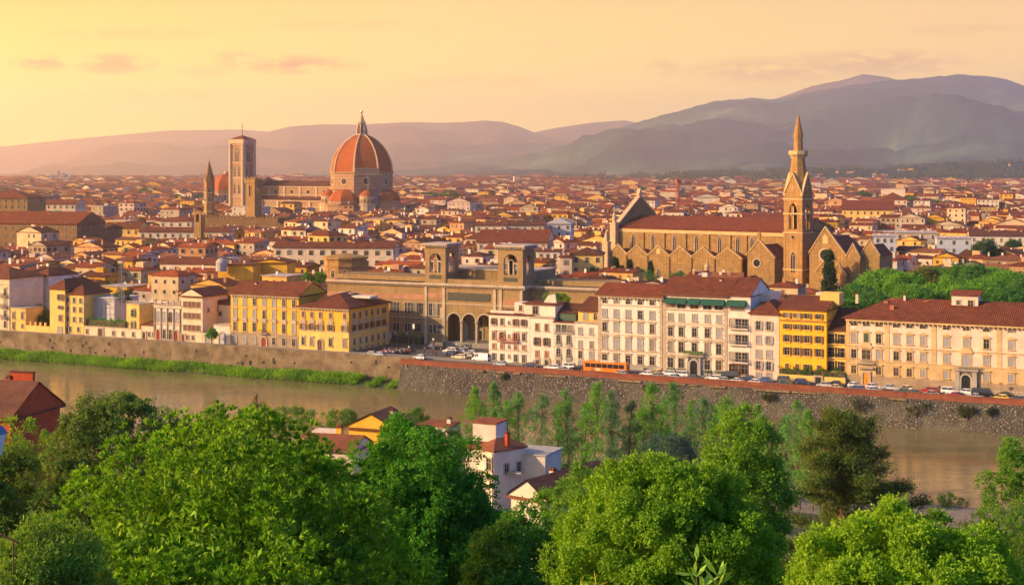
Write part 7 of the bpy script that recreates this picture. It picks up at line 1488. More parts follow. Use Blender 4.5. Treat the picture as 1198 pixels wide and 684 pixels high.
def scooters():
    p = thing('motor_scooter', 'x', 'scooter', (0, 0, 0), 0, 'scooters parked at the corner of the square')
    MB().prism([(-.75, .5), (-.6, .85), (.05, .8), (.15, .35), (.45, .35), (.6, .95), (.7, .95), (.62, .28), (-.1, .22), (-.6, .3)], -.17, .17).build('body', paint('paint_dark_blue', PAINT['dark blue']), p); MB().box(-.65, .0, -.16, .16, .82, .95).build('seat', M['rubber'], p)
    for dx in (-.55, .62): link('wheel', CM['wheel'][0], p, (dx, 0, .25), scale=(.7, .6, .7))
    MB().tube([(.62, 0, .9), (.55, 0, 1.1)], .03, 5).tube([(.55, -.33, 1.12), (.55, .33, 1.12)], .025, 5).build('handlebar', M['iron'], p); MB().prism([(.56, 1.1), (.62, 1.1), (.46, 1.5), (.42, 1.5)], -.2, .2).build('windshield', M['glass_warm'], p)
    cols = ['dark_blue', 'black', 'red', 'black', 'silver', 'dark_blue', 'white']; K = list(p.children); spots = []
    for row, v in enumerate((374.0, 377.5, 381.0)):
        for i in range(11): spots.append((447 + i * 2.9 + row * 2.2, v))
    bodies = {}
    for c in cols: m = K[0].data.copy(); m.materials[0] = paint('paint_' + c, PAINT[c.replace('_', ' ')]); bodies[c] = m
    nm = {'dark_blue': 'dark blue', 'white': 'white', 'red': 'red', 'black': 'black', 'silver': 'silver'}; rr = random.Random(9); rows = ['front', 'middle', 'rear']; seen = {}
    for i, (px, v) in enumerate(spots):
        s, _, _ = bank_at(px, v); o = p if i == 0 else copy_tree(p); c = rr.choice(cols)
        for ch in o.children:
            if ch.name.startswith('body'): ch.data = bodies[c]
        o.location = (*bank(s, v), .05); o.rotation_euler = (0, 0, -A + 1.2 + rr.uniform(-.15, .15)); r_ = i // 11; seen.setdefault((c, r_), []).append(o)
    OR = ['first', 'second', 'third', 'fourth', 'fifth', 'sixth', 'seventh', 'eighth']
    for (c, r_), L in seen.items():
        for i, o in enumerate(L): o['label'] = (f"{nm[c]} scooter in {rows[r_]} scooter row" + ('' if len(L) == 1 else f", {OR[i]} {nm[c]} one from left"))
scooters()
def skin_person(pose='stand'):
    me = bpy.data.meshes.new('body')
    if pose == 'stand': P = [((0, 0, .93), .15), ((0, 0, 1.15), .14), ((0, 0, 1.40), .16), ((0, 0, 1.52), .065), ((0, 0.02, 1.66), .115), ((-.2, 0, 1.40), .065), ((-.25, .02, 1.12), .05), ((-.24, .08, .86), .04), ((.2, 0, 1.40), .065), ((.25, .02, 1.12), .05), ((.24, .08, .86), .04), ((-.1, 0, .88), .1), ((-.11, .05, .48), .07), ((-.12, -.02, .08), .05), ((-.12, .14, .04), .045), ((.1, 0, .88), .1), ((.11, .02, .48), .07), ((.12, -.06, .08), .05), ((.12, .1, .04), .045)]
    else: P = [((0, 0, .15), .15), ((0, -.03, .38), .14), ((0, -.02, .62), .16), ((0, 0, .74), .065), ((0, 0.03, .88), .115), ((-.2, 0, .62), .065), ((-.25, .12, .40), .05), ((-.15, .34, .36), .04), ((.2, 0, .62), .065), ((.25, .12, .40), .05), ((.15, .34, .36), .04), ((-.1, .05, .14), .1), ((-.12, .42, .42), .07), ((-.12, .62, .08), .05), ((-.12, .76, .05), .045), ((.1, .05, .14), .1), ((.12, .42, .42), .07), ((.12, .62, .08), .05), ((.12, .76, .05), .045)]
    E = [(0, 1), (1, 2), (2, 3), (3, 4), (2, 5), (5, 6), (6, 7), (2, 8), (8, 9), (9, 10), (0, 11), (11, 12), (12, 13), (13, 14), (0, 15), (15, 16), (16, 17), (17, 18)]
    me.from_pydata([p for p, _ in P], E, []); o = bpy.data.objects.new('tmp', me); COL.objects.link(o); m = o.modifiers.new('skin', 'SKIN')
    for i, sv in enumerate(me.skin_vertices[0].data): sv.radius = (P[i][1], P[i][1]); sv.use_root = i == 0
    s = o.modifiers.new('sub', 'SUBSURF'); s.levels = 1; s.render_levels = 1; bpy.context.view_layer.update(); out = bpy.data.meshes.new_from_object(o.evaluated_get(bpy.context.evaluated_depsgraph_get())); bpy.data.objects.remove(o); out.name = 'person'; return out
simple('skin', (0.5, 0.3, 0.2), 0.6); simple('hair', (0.03, 0.02, 0.012), 0.7)
def people():
    cl = {'dark blue': (0.03, 0.04, 0.1), 'white': (0.6, 0.58, 0.55), 'red': (0.5, 0.02, 0.02), 'black': (0.02, 0.02, 0.02), 'orange': (0.7, 0.22, 0.03), 'green': (0.04, 0.2, 0.09), 'pink': (0.6, 0.08, 0.25)}
    base = {p: skin_person(p) for p in ('stand', 'sit')}; bm = {}
    def mesh(pose, top, legs):
        k = (pose, top, legs)
        if k not in bm:
            m = base[pose].copy(); m.materials.clear()
            for c in (cl[top], cl[legs]):
                nm = 'cloth_%d' % (hash(c) % 99991)
                if nm not in M: simple(nm, c, .8)
                m.materials.append(M[nm])
            m.materials.append(M['skin']); m.materials.append(M['hair'])
            for p in m.polygons:
                c = p.center; hz = c.z / (1.75 if pose == 'stand' else .97)
                p.material_index = 2 if hz > .865 and not (hz > .95 or c.y < -.03) else 3 if hz > .865 else (0 if (hz > .54 if pose == 'stand' else (hz > .2 and c.y < .3)) else 1)
            bm[k] = m
        return bm[k]
    D = [(506.5, 376, 'stand', 'black', 'dark blue', 'person in black walking across the square right of white car'), (510.5, 374.5, 'stand', 'red', 'black', 'person in red walking across the square'), (484.5, 374, 'stand', 'black', 'black', 'person in black standing left of lone white car'), (522.5, 374.5, 'stand', 'dark blue', 'dark blue', 'person in dark blue standing by the cars before portico'),
         (546, 392.5, 'stand', 'black', 'dark blue', 'person in black below the middle portico column'), (548.5, 392, 'stand', 'dark blue', 'black', 'person in dark blue beside the middle portico column'), (551, 393, 'stand', 'black', 'black', 'person in black at the right of the portico group'), (534, 393.5, 'stand', 'white', 'dark blue', 'person in white on the portico steps'), (536.5, 393.5, 'stand', 'white', 'black', 'second person in white on portico steps, right one'),
         (496.5, 380, 'stand', 'orange', 'black', 'person in orange vest standing behind lone white car'), (447, 367.2, 'stand', 'orange', 'dark blue', 'person in orange by the light blue car and scooters'), (478.5, 381, 'stand', 'white', 'dark blue', 'person in white at the right end of scooter rows'),
         (825, 368.6, 'stand', 'dark blue', 'dark blue', 'person in dark blue standing right of the hotel porch'), (828, 368.4, 'stand', 'dark blue', 'black', 'person in dark blue with dark trousers farther right of hotel porch'), (774.5, 367.8, 'stand', 'black', 'black', 'person in black at hotel corner behind yellow taxi'), (624.5, 368.2, 'stand', 'pink', 'black', 'person in bright pink below the red shutters'), (641, 368.6, 'stand', 'green', 'black', 'person in green by shop door of second white house'), (644.5, 368.4, 'stand', 'orange', 'dark blue', 'person in orange right of the person in green'), (683, 366.9, 'stand', 'dark blue', 'black', 'person in dark blue waiting at the tail of bus'), (1099, 367.8, 'stand', 'dark blue', 'black', 'person in dark blue between red estate and white off-road car')]
    for px, v, pose, a, b, lab in D:
        s, _, _ = bank_at(px, v); o = link('person', mesh(pose, a, b), None, (*bank(s, v), .06 if v > 372 else (.14 if v > 367.6 else .02)), random.Random(int(px)).uniform(0, 6)); tag(o, lab, 'person')
    for px, Y, a, b, lab in ((1083.5, 274, 'black', 'dark blue', 'person in black sitting on the gravel river bank'), (1088, 274.6, 'red', 'dark blue', 'person in red sitting on the gravel river bank')):
        X = at(px, Y); o = link('person', mesh('sit', a, b), None, (X, Y, ground_z(X, Y) - .05), .6); tag(o, lab, 'person')
people()
def post(px, v, h, lab, sign=None):
    s, _, _ = bank_at(px, v); t = thing('street_lamp' if sign is None else 'sign_post', lab, 'street lamp' if sign is None else 'sign', (*bank(s, v), .05), -A); MB().tube([(0, 0, 0), (0, 0, h)], .08, 6).build('pole', M['iron_grey'], t)
    if sign is None: MB().tube([(0, 0, h - .1), (0, -.7, h + .25)], .05, 5).build('arm', M['iron_grey'], t); MB().box(-.16, .16, -1.3, -.6, h + .2, h + .36).build('lamp_head', M['lamp_glass'], t)
    else: MB().box(-sign[0], sign[0], -.12, -.04, h - sign[1], h).build('sign_plate', M[sign[2]], t)
post(484, 386, 7.6, 'tall grey pole with pale panel beside the library hedge', (.35, 1.4, 'lamp_glass')); post(455.5, 384, 5.0, 'white sign panel on a post beside yellow corner palazzo', (.8, 2.0, 'window_white')); post(464, 385, 4.6, 'street lamp above the left end of scooter rows'); post(478, 386, 4.4, 'street lamp above the right end of scooter rows')
post(507, 388, 3.4, 'small blue sign post against the library wall', (.3, .7, 'pale_blue_paint')); post(1171, 367.9, 3.2, 'grey post with board at railings near the right edge', (.5, .6, 'shutter_red'))
for k, (p0, p1) in enumerate(((1148, 1198),)):
    s0, s1 = bank_at(p0, 368)[0], bank_at(p1, 368)[0]; t = thing('railing', 'low pale barrier railing along pavement at the right edge', 'railing', (*bank(s0, 368), .14), -A); n = int((s1 - s0) / 1.5); mb = MB()
    mb.tube([(0, 0, 1.05), (s1 - s0, 0, 1.05)], .035, 4).tube([(0, 0, .5), (s1 - s0, 0, .5)], .03, 4); mb.build('rails', M['lamp_glass'], t)
    for i in range(n + 1): MB().tube([(i * (s1 - s0) / n, 0, 0), (i * (s1 - s0) / n, 0, 1.08)], .03, 4).build('upright', M['lamp_glass'], t)

# ------------------------------------------------------------------ houses on the near bank
def near_house(name, lab, px, Y, ang, W, D, h, z0, mat, roof, kind='gable', rise=2.2, o=.5, cat='house'):
    t = thing(name, lab, cat, (at(px, Y), Y, z0), ang); w = MB().box(0, W, 0, D, -6, h, bottom=False)
    if kind == 'gable': gable_wall(w, W, D, h, rise)
    w.build('wall', M[mat], t); roof_mesh(MB(), W, D, h, kind, rise, o)
    mb = MB(); roof_mesh(mb, W, D, h, kind, rise, o); mb.build('roof', [M[roof], M[mat]], t); return t
def near_bank():
    t = near_house('town_house', 'red house with dark brown tiled roof behind the trees at left edge', -100, 228, math.radians(-17), 17.5, 13, 12.2, 4.2, 'red_plaster', 'near_tiles_dark', 'gable', 4.6, .7)
    for x in (4.5, 9.5, 14.2): window(t, x, 8.6, 1.0, 2.2, fill='shutter_blue' if x < 14 else 'glass_dark', shutters='shutter_blue' if x > 14 else None); window(t, x, 4.2, 1.0, 2.0, fill='shutter_blue')
    MB().box(8.2, 12.6, 12.7, 13.3, 6, 17.5).build('fire_wall', M['red_plaster'], t); MB().box(8.1, 12.7, 12.6, 13.4, 17.5, 17.7).build('wall_coping', M['roof_brown'], t)
    for x, y in ((11.2, 8.5), (9.2, 7.2), (12.6, 1.2), (4, 3)): chimney(t, x, y, 12.2 + (3.6 if y > 4 else 1.2), 1.5, .8, 'red_plaster')
    MB().box(-3.5, 3.5, 6.0, 9.5, 12, 15.2).build('roof_terrace', M['white_plaster'], t)
    t = near_house('town_house', 'ochre house with russet tiled gable roof on the near river bank', 408, 270, math.radians(-20), 9.4, 8, 6.4, .4, 'golden_plaster', 'near_tiles_red', 'gable_y', 2.6, .7)
    for y in (2.5, 5.2): window(t, y, 3.4, .9, 1.6, side=1, W=9.4)
    skylight(t, 2.8, 3.2, 8.1); antenna(t, 3, 5, 9, 2.4); chimney(t, 6.5, 5, 7.8, 1.4, .6)
    t = near_house('town_house', 'low pinkish house with chimney and small tiled roof left of the ochre house', 348, 245, math.radians(-15), 10, 8, 7.0, .6, 'palazzo_pink', 'near_tiles_red', 'gable', 1.8, .5); chimney(t, 5.6, 5, 8, 2.2, 1.0, 'golden_plaster'); MB().box(.5, 5, 5, 8, 7, 9.4).build('roof_terrace', M['white_plaster'], t)
    t = near_house('town_house', 'flat white house end right of the ochre house on near bank', 490, 292, math.radians(-20), 6.6, 6, 3.6, -.2, 'white_plaster', 'near_tiles_red', 'flat', 0, .25); chimney(t, 5.4, 3, 3.8, 1.0, .8, 'white_plaster')
    # white group
    rz = math.radians(-50); t = near_house('town_house', 'white three storey house with tiled roof and flat rooms among the trees', 559, 230, rz, 4.8, 7.6, 10.0, .8, 'white_plaster', 'near_tiles_red', 'hip', 1.5, .4)
    def sub(px, Y, x0, x1, y0, y1, z0, z1, name, mat, par=t):
        dx, dy = at(px, Y) - t.location.x, Y - t.location.y; c, s = math.cos(-rz), math.sin(-rz); return MB().box(x0, x1, y0, y1, z0 - .8, z1 - .8).build(name, M[mat], t, (dx * c - dy * s, dx * s + dy * c, 0), math.radians(26))
    t.scale = (.84, .84, .94); t.location.z += .5
    window(t, 3.4, 6.9, 1.3, 1.9, fr='trim_grey'); MB().tube([(4.6, -.15, 9.8), (4.6, -.15, 0)], .09, 6).build('drainpipe', M['iron'], t)
    for y in (3, 6): window(t, y, 6.2, .9, 1.5, side=1, W=4.8)
    sub(552, 240, 0, 5.0, 0, 5, -4, 13.6, 'upper_room', 'white_plaster'); sub(552, 240, -.25, 5.25, -.3, 5.3, 13.62, 13.9, 'room_roof', 'near_tiles_red'); chimney(t, 4.4, 3.6, 11.2, 1.5, .7, 'red_plaster')
    sub(592, 233, 0, 9, 0, 8, -4, 9.6, 'side_wing', 'white_plaster'); sub(592, 233, -.1, 9.3, -.3, 8.3, 9.62, 9.85, 'wing_roof', 'roof_grey'); o = sub(588, 229, 0, 4.6, 0, 1.4, 7.0, 7.25, 'balcony', 'trim_grey')
    sub(541, 233, 0, 3.4, 0, 5, -4, 10.4, 'left_wing', 'white_plaster'); sub(540, 233, 0, 3.8, -.4, 5.4, 10.42, 10.8, 'left_roof', 'near_tiles_red')
    t = near_house('town_house', 'white house with broad red brown tiled roof below the white group', 598, 186, math.radians(-38), 5.6, 15, 8.4, 4.6, 'white_plaster', 'near_tiles_red', 'gable_y', 2.2, .5); chimney(t, 2.2, 6, 9.8, 1.3, .7, 'white_plaster')
    t = near_house('town_house', 'brown tiled roof end showing between trees right of the white house', 628, 176, math.radians(-30), 6, 14, 3.2, 5.2, 'white_plaster', 'near_tiles_dark', 'gable', 2.6, .5)
    t = near_house('town_house', 'dark tiled roof of a low house hidden behind the round tree', 632, 214, math.radians(-24), 16, 8, 4.0, 1.2, 'cream_plaster', 'near_tiles_dark', 'gable', 2.0, .5)
    # lantern at the left picture edge
    X, Y = at(-4, 25), 25.0; zg = ground_z(X, Y); zt = zat(499, Y); t = thing('street_lantern', 'old street lantern with dark cap cut by the left picture edge', 'street lamp', (X, Y, zg)); k = zt - zg
    MB().tube([(0, 0, 0), (0, 0, k - .5)], [.09, .05], 8).build('pole', M['iron'], t); MB().lathe([(.09, k - .48), (.17, k - .12), (.17, k - .1)], 6).build('glass', M['lamp_glass'], t); MB().lathe([(.2, k - .11), (.12, k), (.03, k + .05), (0, k + .12)], 6).build('cap', M['lamp_cap'], t)
    t = thing('handrail', 'short dark wooden handrail in the shrubs at the lower left', 'handrail', (at(-20, 20), 20, zat(633, 20))); MB().tube([(0, 0, 0), (.25, 0, .1), (.5, 0, -.02)], .016, 6).build('rail', M['dark_wood'], t)
    for x in (.08, .42): MB().tube([(x, 0, 0), (x, 0, -2.4)], .012, 5).build('post', M['dark_wood'], t)
simple('lamp_cap', (0.12, 0.17, 0.24), 0.4, 0.5)
near_bank()
# ------------------------------------------------------------------ trees and plants
def unit(rng, shape):
    d = rng.normal(size=(*shape, 3)); return d / np.linalg.norm(d, axis=-1, keepdims=True)
def leaves(C, N, n_leaf, ll, lw, rng, ta, tb, spread=0.9, up=0.15, droop=0.0, jit=0.5, tvar=None, nw=0.7):
    """small folded leaf faces radiating from cluster centres C with outward normals N"""
    K = len(C); R = unit(rng, (K, n_leaf)); ax = N[:, None, :] * nw + R * spread + np.array([0, 0, up - droop]); ax /= np.linalg.norm(ax, axis=-1, keepdims=True)
    sd = np.cross(ax, N[:, None, :] + .75 * unit(rng, (K, n_leaf))); sd /= np.linalg.norm(sd, axis=-1, keepdims=True) + 1e-9; L = ll * rng.uniform(.6, 1.25, (K, n_leaf, 1)); W = lw * rng.uniform(.7, 1.2, (K, n_leaf, 1))
    b = C[:, None, :] + rng.normal(size=(K, n_leaf, 3)) * ll * jit; m = b + ax * L * .5; t = b + ax * L
    V = np.stack([b, m + sd * W * .5, t, m - sd * W * .5], axis=2).reshape(-1, 3); F = np.arange(len(V)).reshape(-1, 4)
    f = np.clip((tvar[:, None] if tvar is not None else rng.random((K, 1))) * .65 + rng.random((K, n_leaf)) * .35, 0, 1); ta, tb = np.array(ta), np.array(tb)
    T = ta + (tb - ta) * f[..., None]; T = np.repeat(T.reshape(-1, 3), 4, axis=0); T = np.concatenate([T, np.ones((len(T), 1))], axis=1)
    return V, F, T
def lobes_crown(c, rad, sub_r, n_sub, n_cl, n_leaf, ll, lw, seed, ta, tb, zmin=-.6, inner=.12, core=0, **kw):
    rng = np.random.default_rng(seed); d = unit(rng, (n_sub * 3,)); d = d[d[:, 2] > zmin][:n_sub]; rr = np.where(rng.random(len(d)) < inner, rng.uniform(.3, .7, len(d)), rng.uniform(.72, 1.0, len(d)))
    sc = np.array(c) + d * np.array(rad) * rr[:, None]; sr = sub_r * rng.uniform(.5, 1.6, len(d)); lt = rng.random(len(d))
    d2 = unit(rng, (len(d), n_cl)) + d[:, None, :] * .7; d2 /= np.linalg.norm(d2, axis=-1, keepdims=True); cp = sc[:, None, :] + d2 * sr[:, None, None] * rng.uniform(.55, 1.05, (len(d), n_cl, 1))
    tv = np.clip(lt[:, None] * .5 + rng.random((len(d), n_cl)) * .5, 0, 1).reshape(-1)
    out = leaves(cp.reshape(-1, 3), d2.reshape(-1, 3), n_leaf, ll, lw, rng, ta, tb, tvar=tv, **kw)
    if core:          # older, larger foliage deeper in the crown
        u = unit(rng, (core,)); u = u[u[:, 2] > zmin]; out = join([out, leaves(np.array(c) + u * np.array(rad) * rng.uniform(.45, .78, (len(u), 1)), u, 10, ll * 1.7, lw * 2.0, rng, ta, tb, spread=1.2)])
    return out
def join(parts):
    V = np.concatenate([p[0] for p in parts]); o = 0; Fs = []
    for p in parts: Fs.append(p[1] + o); o += len(p[0])
    return V, np.concatenate(Fs), np.concatenate([p[2] for p in parts])
def limb_mesh(base, top, r, ends, seed):
    rng = random.Random(seed); mb = MB(); b, t = Vector(base), Vector(top); mid = b.lerp(t, .5) + Vector((rng.uniform(-.3, .3), rng.uniform(-.3, .3), 0)); mb.tube([b - Vector((0, 0, 1.5)), b, mid, t], [r * 1.5, r * 1.2, r * .85, r * .55], 8)
    for e in ends:
        e = Vector(e); s = b.lerp(t, rng.uniform(.45, 1.0)); m = s.lerp(e, .5) + Vector((0, 0, rng.uniform(0, .12) * (e - s).length)); mb.tube([s, m, e], [r * .5, r * .3, r * .1], 6)
    return mb
def tree(name, label, c, rad, seed, sub_r, n_sub, n_cl, n_leaf, ll, lw, ta, tb, mat='leaf_soft', cat='tree', group=None, zg=None, **kw):
    x, y, z = c; zg = ground_z(x, y) if zg is None else zg; t = thing(name, label, cat, (x, y, zg), 0, group); zc = z - zg
    V, F, T = lobes_crown((0, 0, zc), rad, sub_r, n_sub, n_cl, n_leaf, ll, lw, seed, ta, tb, **kw); link('crown', np_mesh('crown', V, F, M[mat], T), t)
    rng = random.Random(seed); ends = [(rng.uniform(-.7, .7) * rad[0], rng.uniform(-.7, .7) * rad[1], zc + rng.uniform(-.3, .6) * rad[2]) for _ in range(9)]
    limb_mesh((0, 0, 0), (0, 0, max(1.0, zc - rad[2] * .15)), max(.12, rad[0] * .05), ends, seed).build('trunk', M['bark'], t); return t
def cpx(p0, p1, py, Y): return ((at(p0, Y) + at(p1, Y)) / 2, (at(p1, Y) - at(p0, Y)) / 2, zat(py, Y))
G1, G2 = (0.012, 0.062, 0.004), (0.17, 0.29, 0.010); Y1, Y2 = (0.06, 0.15, 0.007), (0.21, 0.35, 0.014)
def foreground():
    Y = 44; x, rx, zt = cpx(25, 505, 492, Y); rz = 6.2; tree('evergreen_oak', 'huge glossy dark green round tree filling the lower left foreground', (x, Y, zt - rz), (rx * .96, 6.0, rz), 1, .62, 470, 22, 22, .19, .055, G1, G2, 'leaf_gloss', up=.3, zmin=-.55, core=6000, jit=.09, nw=.9, spread=.85)
    Y = 58; x, rx, zt = cpx(384, 590, 499, Y); tree('broadleaf_tree', 'dense bright green tree with round crown right of the huge dark tree', (x, Y, zt - 4.6), (rx * .95, 3.2, 4.6), 2, .52, 280, 52, 12, .12, .075, (0.020, 0.09, 0.007), (0.08, 0.25, 0.015), 'leaf_soft', zmin=-.8, core=3000)
    Y = 36; x, rx, zt = cpx(645, 912, 541, Y); tree('holm_oak', 'big round yellow green tree at the lower centre right', (x, Y, zt - 2.9), (rx * .97, 2.6, 2.9), 3, .34, 420, 56, 12, .085, .05, (0.040, 0.115, 0.006), (0.18, 0.32, 0.014), 'leaf_soft', zmin=-.8, core=4000)
    Y = 30; x, rx, zt = cpx(905, 1215, 603, Y); tree('holm_oak', 'bright yellow green tree top along the lower right edge', (x, Y, zt - 2.2), (rx, 2.2, 2.2), 4, .32, 400, 56, 12, .08, .05, Y1, Y2, 'leaf_soft', zmin=-.7, core=4000)
    Y = 75; x, rx, zt = cpx(58, 225, 456, Y); tree('broadleaf_tree', 'olive green tree standing behind the huge dark tree near the red house', (x, Y, zt - 4.8), (rx, 3.2, 4.8), 5, .58, 190, 44, 11, .17, .10, (0.05, 0.085, 0.02), (0.12, 0.19, 0.035), 'leaf_soft', zmin=-.9)
    Y = 80; x, rx, zt = cpx(180, 345, 487, Y); tree('broadleaf_tree', 'light green tree peeping over the huge dark tree', (x, Y, zt - 4), (rx, 3, 4), 6, .6, 160, 40, 11, .18, .10, (0.05, 0.11, 0.012), (0.13, 0.23, 0.022), 'leaf_soft', zmin=-.9)
    Y = 52; x, rx, zt = cpx(-40, 80, 525, Y); tree('broadleaf_tree', 'dull green tree at the left edge below the red house', (x, Y, zt - 4), (rx, 2.6, 4), 7, .5, 180, 40, 12, .14, .08, (0.04, 0.075, 0.014), (0.11, 0.17, 0.022), 'leaf_soft', zmin=-.9)
    Y = 21; x, rx, zt = cpx(-30, 135, 628, Y); tree('shrub', 'leafy yellow green shrub in the lower left corner', (x, Y, zt - 1.3), (rx, 1.3, 1.3), 8, .22, 140, 40, 9, .075, .032, (0.04, 0.10, 0.01), (0.17, 0.27, 0.03), 'leaf_soft', cat='shrub', zmin=-.8)
    Y = 50; x, rx, zt = cpx(545, 665, 606, Y); tree('broadleaf_tree', 'shaded dark green tree low between the two round trees', (x, Y, zt - 3.2), (rx, 2.6, 3.2), 9, .45, 170, 40, 11, .13, .08, (0.02, 0.08, 0.009), (0.07, 0.2, 0.016), 'leaf_soft', zmin=-.9)
    Y = 66; x, rx, zt = cpx(648, 712, 552, Y); tree('broadleaf_tree', 'airy light green tree left behind the round yellow green tree', (x, Y, zt - 3.2), (rx, 1.6, 3.2), 10, .42, 70, 30, 8, .15, .07, (0.05, 0.12, 0.012), (0.13, 0.25, 0.02), 'leaf_soft', zmin=-.9, inner=.3)
    Y = 92; x, rx, zt = cpx(815, 925, 484, Y); tree('broadleaf_tree', 'tall loose light green tree right behind the round yellow green tree', (x, Y, zt - 5.6), (rx * .9, 2.6, 5.6), 11, .62, 130, 36, 10, .24, .13, (0.05, 0.13, 0.010), (0.14, 0.27, 0.018), 'leaf_soft', zmin=-.95, inner=.3)
    Y = 118; x, rx, zt = cpx(1150, 1225, 514, Y); tree('poplar', 'dense green poplar rising at the right edge before the river', (x, Y, zt - 6.4), (rx, 2.4, 6.4), 12, .6, 130, 30, 9, .2, .11, (0.03, 0.10, 0.010), (0.11, 0.24, 0.02), 'leaf_soft', zmin=-.95)
    Y = 95; x, rx, zt = cpx(1118, 1210, 588, Y); tree('broadleaf_tree', 'thin sparse green tree with bare stems at the right edge', (x, Y, zt - 2.6), (rx, 1.8, 2.8), 13, .4, 44, 22, 8, .17, .07, (0.05, 0.11, 0.014), (0.12, 0.22, 0.022), 'leaf_soft', zmin=-.95, inner=.35)
    Y = 150; x, rx, zt = cpx(-25, 78, 492, Y); tree('broadleaf_tree', 'loose yellow green tree overgrowing the wall of red house', (x, Y, zt - 4.5), (rx, 2.4, 4.5), 14, .7, 46, 24, 8, .3, .16, (0.06, 0.13, 0.01), (0.2, 0.3, 0.016), 'leaf_soft', zmin=-.95, inner=.35)
    Y = 140; x, rx, zt = cpx(590, 660, 552, Y); tree('broadleaf_tree', 'mid green tree half hiding the brown tiled roof by white house', (x + 2.6, Y, zt - 4.5), (rx * .8, 2.4, 4.5), 15, .7, 60, 26, 8, .3, .15, (0.035, 0.10, 0.01), (0.12, 0.26, 0.016), 'leaf_soft', zmin=-.95, inner=.3)
    # dark irregular conifer
    Y = 150.0; X = at(985, Y); zg = ground_z(X, Y); t = thing('conifer', 'dark olive irregular conifer with spreading branches before the river', 'tree', (X, Y, zg)); rng = np.random.default_rng(21); parts = []; mb = MB(); ht = zat(484, Y) - zg
    mb.tube([(0, 0, -1), (0.2, 0, ht * .5), (-.4, 0, ht * .92)], [.5, .36, .1], 8)
    tops = [(-.35, ht, 1.6), (1.8, ht * .985, 1.4)]; C = []; Nn = []
    def bough(p0, p1, w, dens):
        mb.tube([p0, tuple((a + b) / 2 + (0, 0, .25)[i] for i, (a, b) in enumerate(zip(p0, p1))), p1], [.16, .1, .03], 5); p0, p1 = np.array(p0), np.array(p1); n = int(np.linalg.norm(p1 - p0) * dens) + 4
        for u in rng.random(n) ** .75: C.append(p0 + (p1 - p0) * u + np.array([0, 0, .25 * math.sin(math.pi * u)]) + rng.normal(size=3) * w * np.array([1, 1, .4]) * (1.15 - .6 * u)); Nn.append((p1 - p0) / np.linalg.norm(p1 - p0) + np.array([0, 0, .35]))
    for i in range(72):
        f = rng.uniform(.22, .97); z0 = ht * f; q = rng.uniform(0, 2 * math.pi); R = (1 - f) ** .7 * 12.0 * rng.uniform(.55, 1.1) + .8; bough((0, 0, z0), (R * math.cos(q), R * .8 * math.sin(q), z0 + R * .10 + rng.uniform(-.3, .9)), .32, 17)
    for z0, ex, ez in ((ht * .50, 8.8, ht * .62), (ht * .46, 8.4, ht * .50), (ht * .40, 8.0, ht * .40), (ht * .55, 6.2, ht * .70), (ht * .62, 3.2, ht * .985), (ht * .75, -1.0, ht * 1.0), (ht * .6, -3.8, ht * .86), (ht * .68, 4.6, ht * .78)): bough((0, 0, z0), (ex, rng.uniform(-1, 1), ez), .55, 17)
    V, F, T = leaves(np.array(C), np.array(Nn), 15, .38, .10, rng, (0.030, 0.058, 0.010), (0.10, 0.15, 0.022), spread=.8, jit=.9); link('crown', np_mesh('crown', V, F, M['needle'], T), t); mb.build('trunk', M['bark'], t)
    # blue green cedar
    Y = 230; x, rx, zt = cpx(742, 812, 512, Y); tree('cedar', 'flat blue green cedar among the slender riverside trees', (x, Y, zt - 3.4), (rx, 4, 3.4), 22, .9, 90, 26, 9, .34, .09, (0.02, 0.06, 0.045), (0.05, 0.12, 0.08), 'needle', zmin=-.7)
    # slender riverside poplars and willows
    D = [(556, 456, 512, 26, 292, 0), (578, 449, 530, 22, 300, 1), (604, 462, 535, 46, 296, 1), (634, 464, 532, 40, 288, 2), (667, 458, 540, 34, 292, 1), (694, 449, 545, 40, 286, 0), (713, 480, 548, 34, 280, 2), (735, 470, 520, 22, 300, 2), (766, 450, 520, 34, 292, 0), (790, 450, 525, 36, 288, 1), (818, 466, 545, 46, 284, 2), (846, 462, 535, 34, 280, 0), (884, 476, 560, 34, 268, 0), (936, 472, 560, 38, 262, 1), (951, 482, 562, 30, 258, 0), (592, 470, 535, 26, 304, 0), (652, 476, 545, 32, 296, 0), (682, 472, 550, 34, 300, 1), (752, 478, 530, 34, 302, 1), (778, 474, 540, 34, 300, 0), (804, 470, 545, 36, 300, 0), (832, 476, 550, 34, 296, 1), (862, 480, 555, 36, 280, 1), (902, 496, 565, 34, 270, 2), (922, 490, 560, 26, 268, 1), (720, 458, 540, 24, 298, 2)]
    nm = ['bright green', 'soft green', 'pale hazy green']; rel = {556: 'leftmost of the slender riverside trees', 578: 'second slender tree from left, above white house', 604: 'above white house, broad and low', 634: 'right above the white house roofs', 667: 'with thin waist left of tallest poplar', 694: 'tallest poplar before the orange bus', 713: 'drooping at right foot of tallest poplar', 735: 'thin and faint left of blue cedar', 766: 'rising behind the blue cedar, left one', 790: 'rising behind the blue cedar, right one', 818: 'wide and hazy right of blue cedar', 846: 'pointed, right of the wide hazy tree', 884: 'with double tip above the loose light tree', 936: 'feathery, leaning beside the dark conifer', 951: 'half hidden by the dark conifer', 592: 'short, between two trees above white house', 652: 'short one left of thin-waisted tree', 682: 'low one touching tallest poplar on left', 752: 'low one left behind blue cedar', 778: 'low one in the pair behind blue cedar', 804: 'between blue cedar and wide hazy tree', 832: 'between wide hazy and pointed trees', 862: 'right of pointed tree, left of double tip', 902: 'low and hazy right of double tip', 922: 'slim, left of the feathery leaning tree', 720: 'thin one right of tallest poplar'}
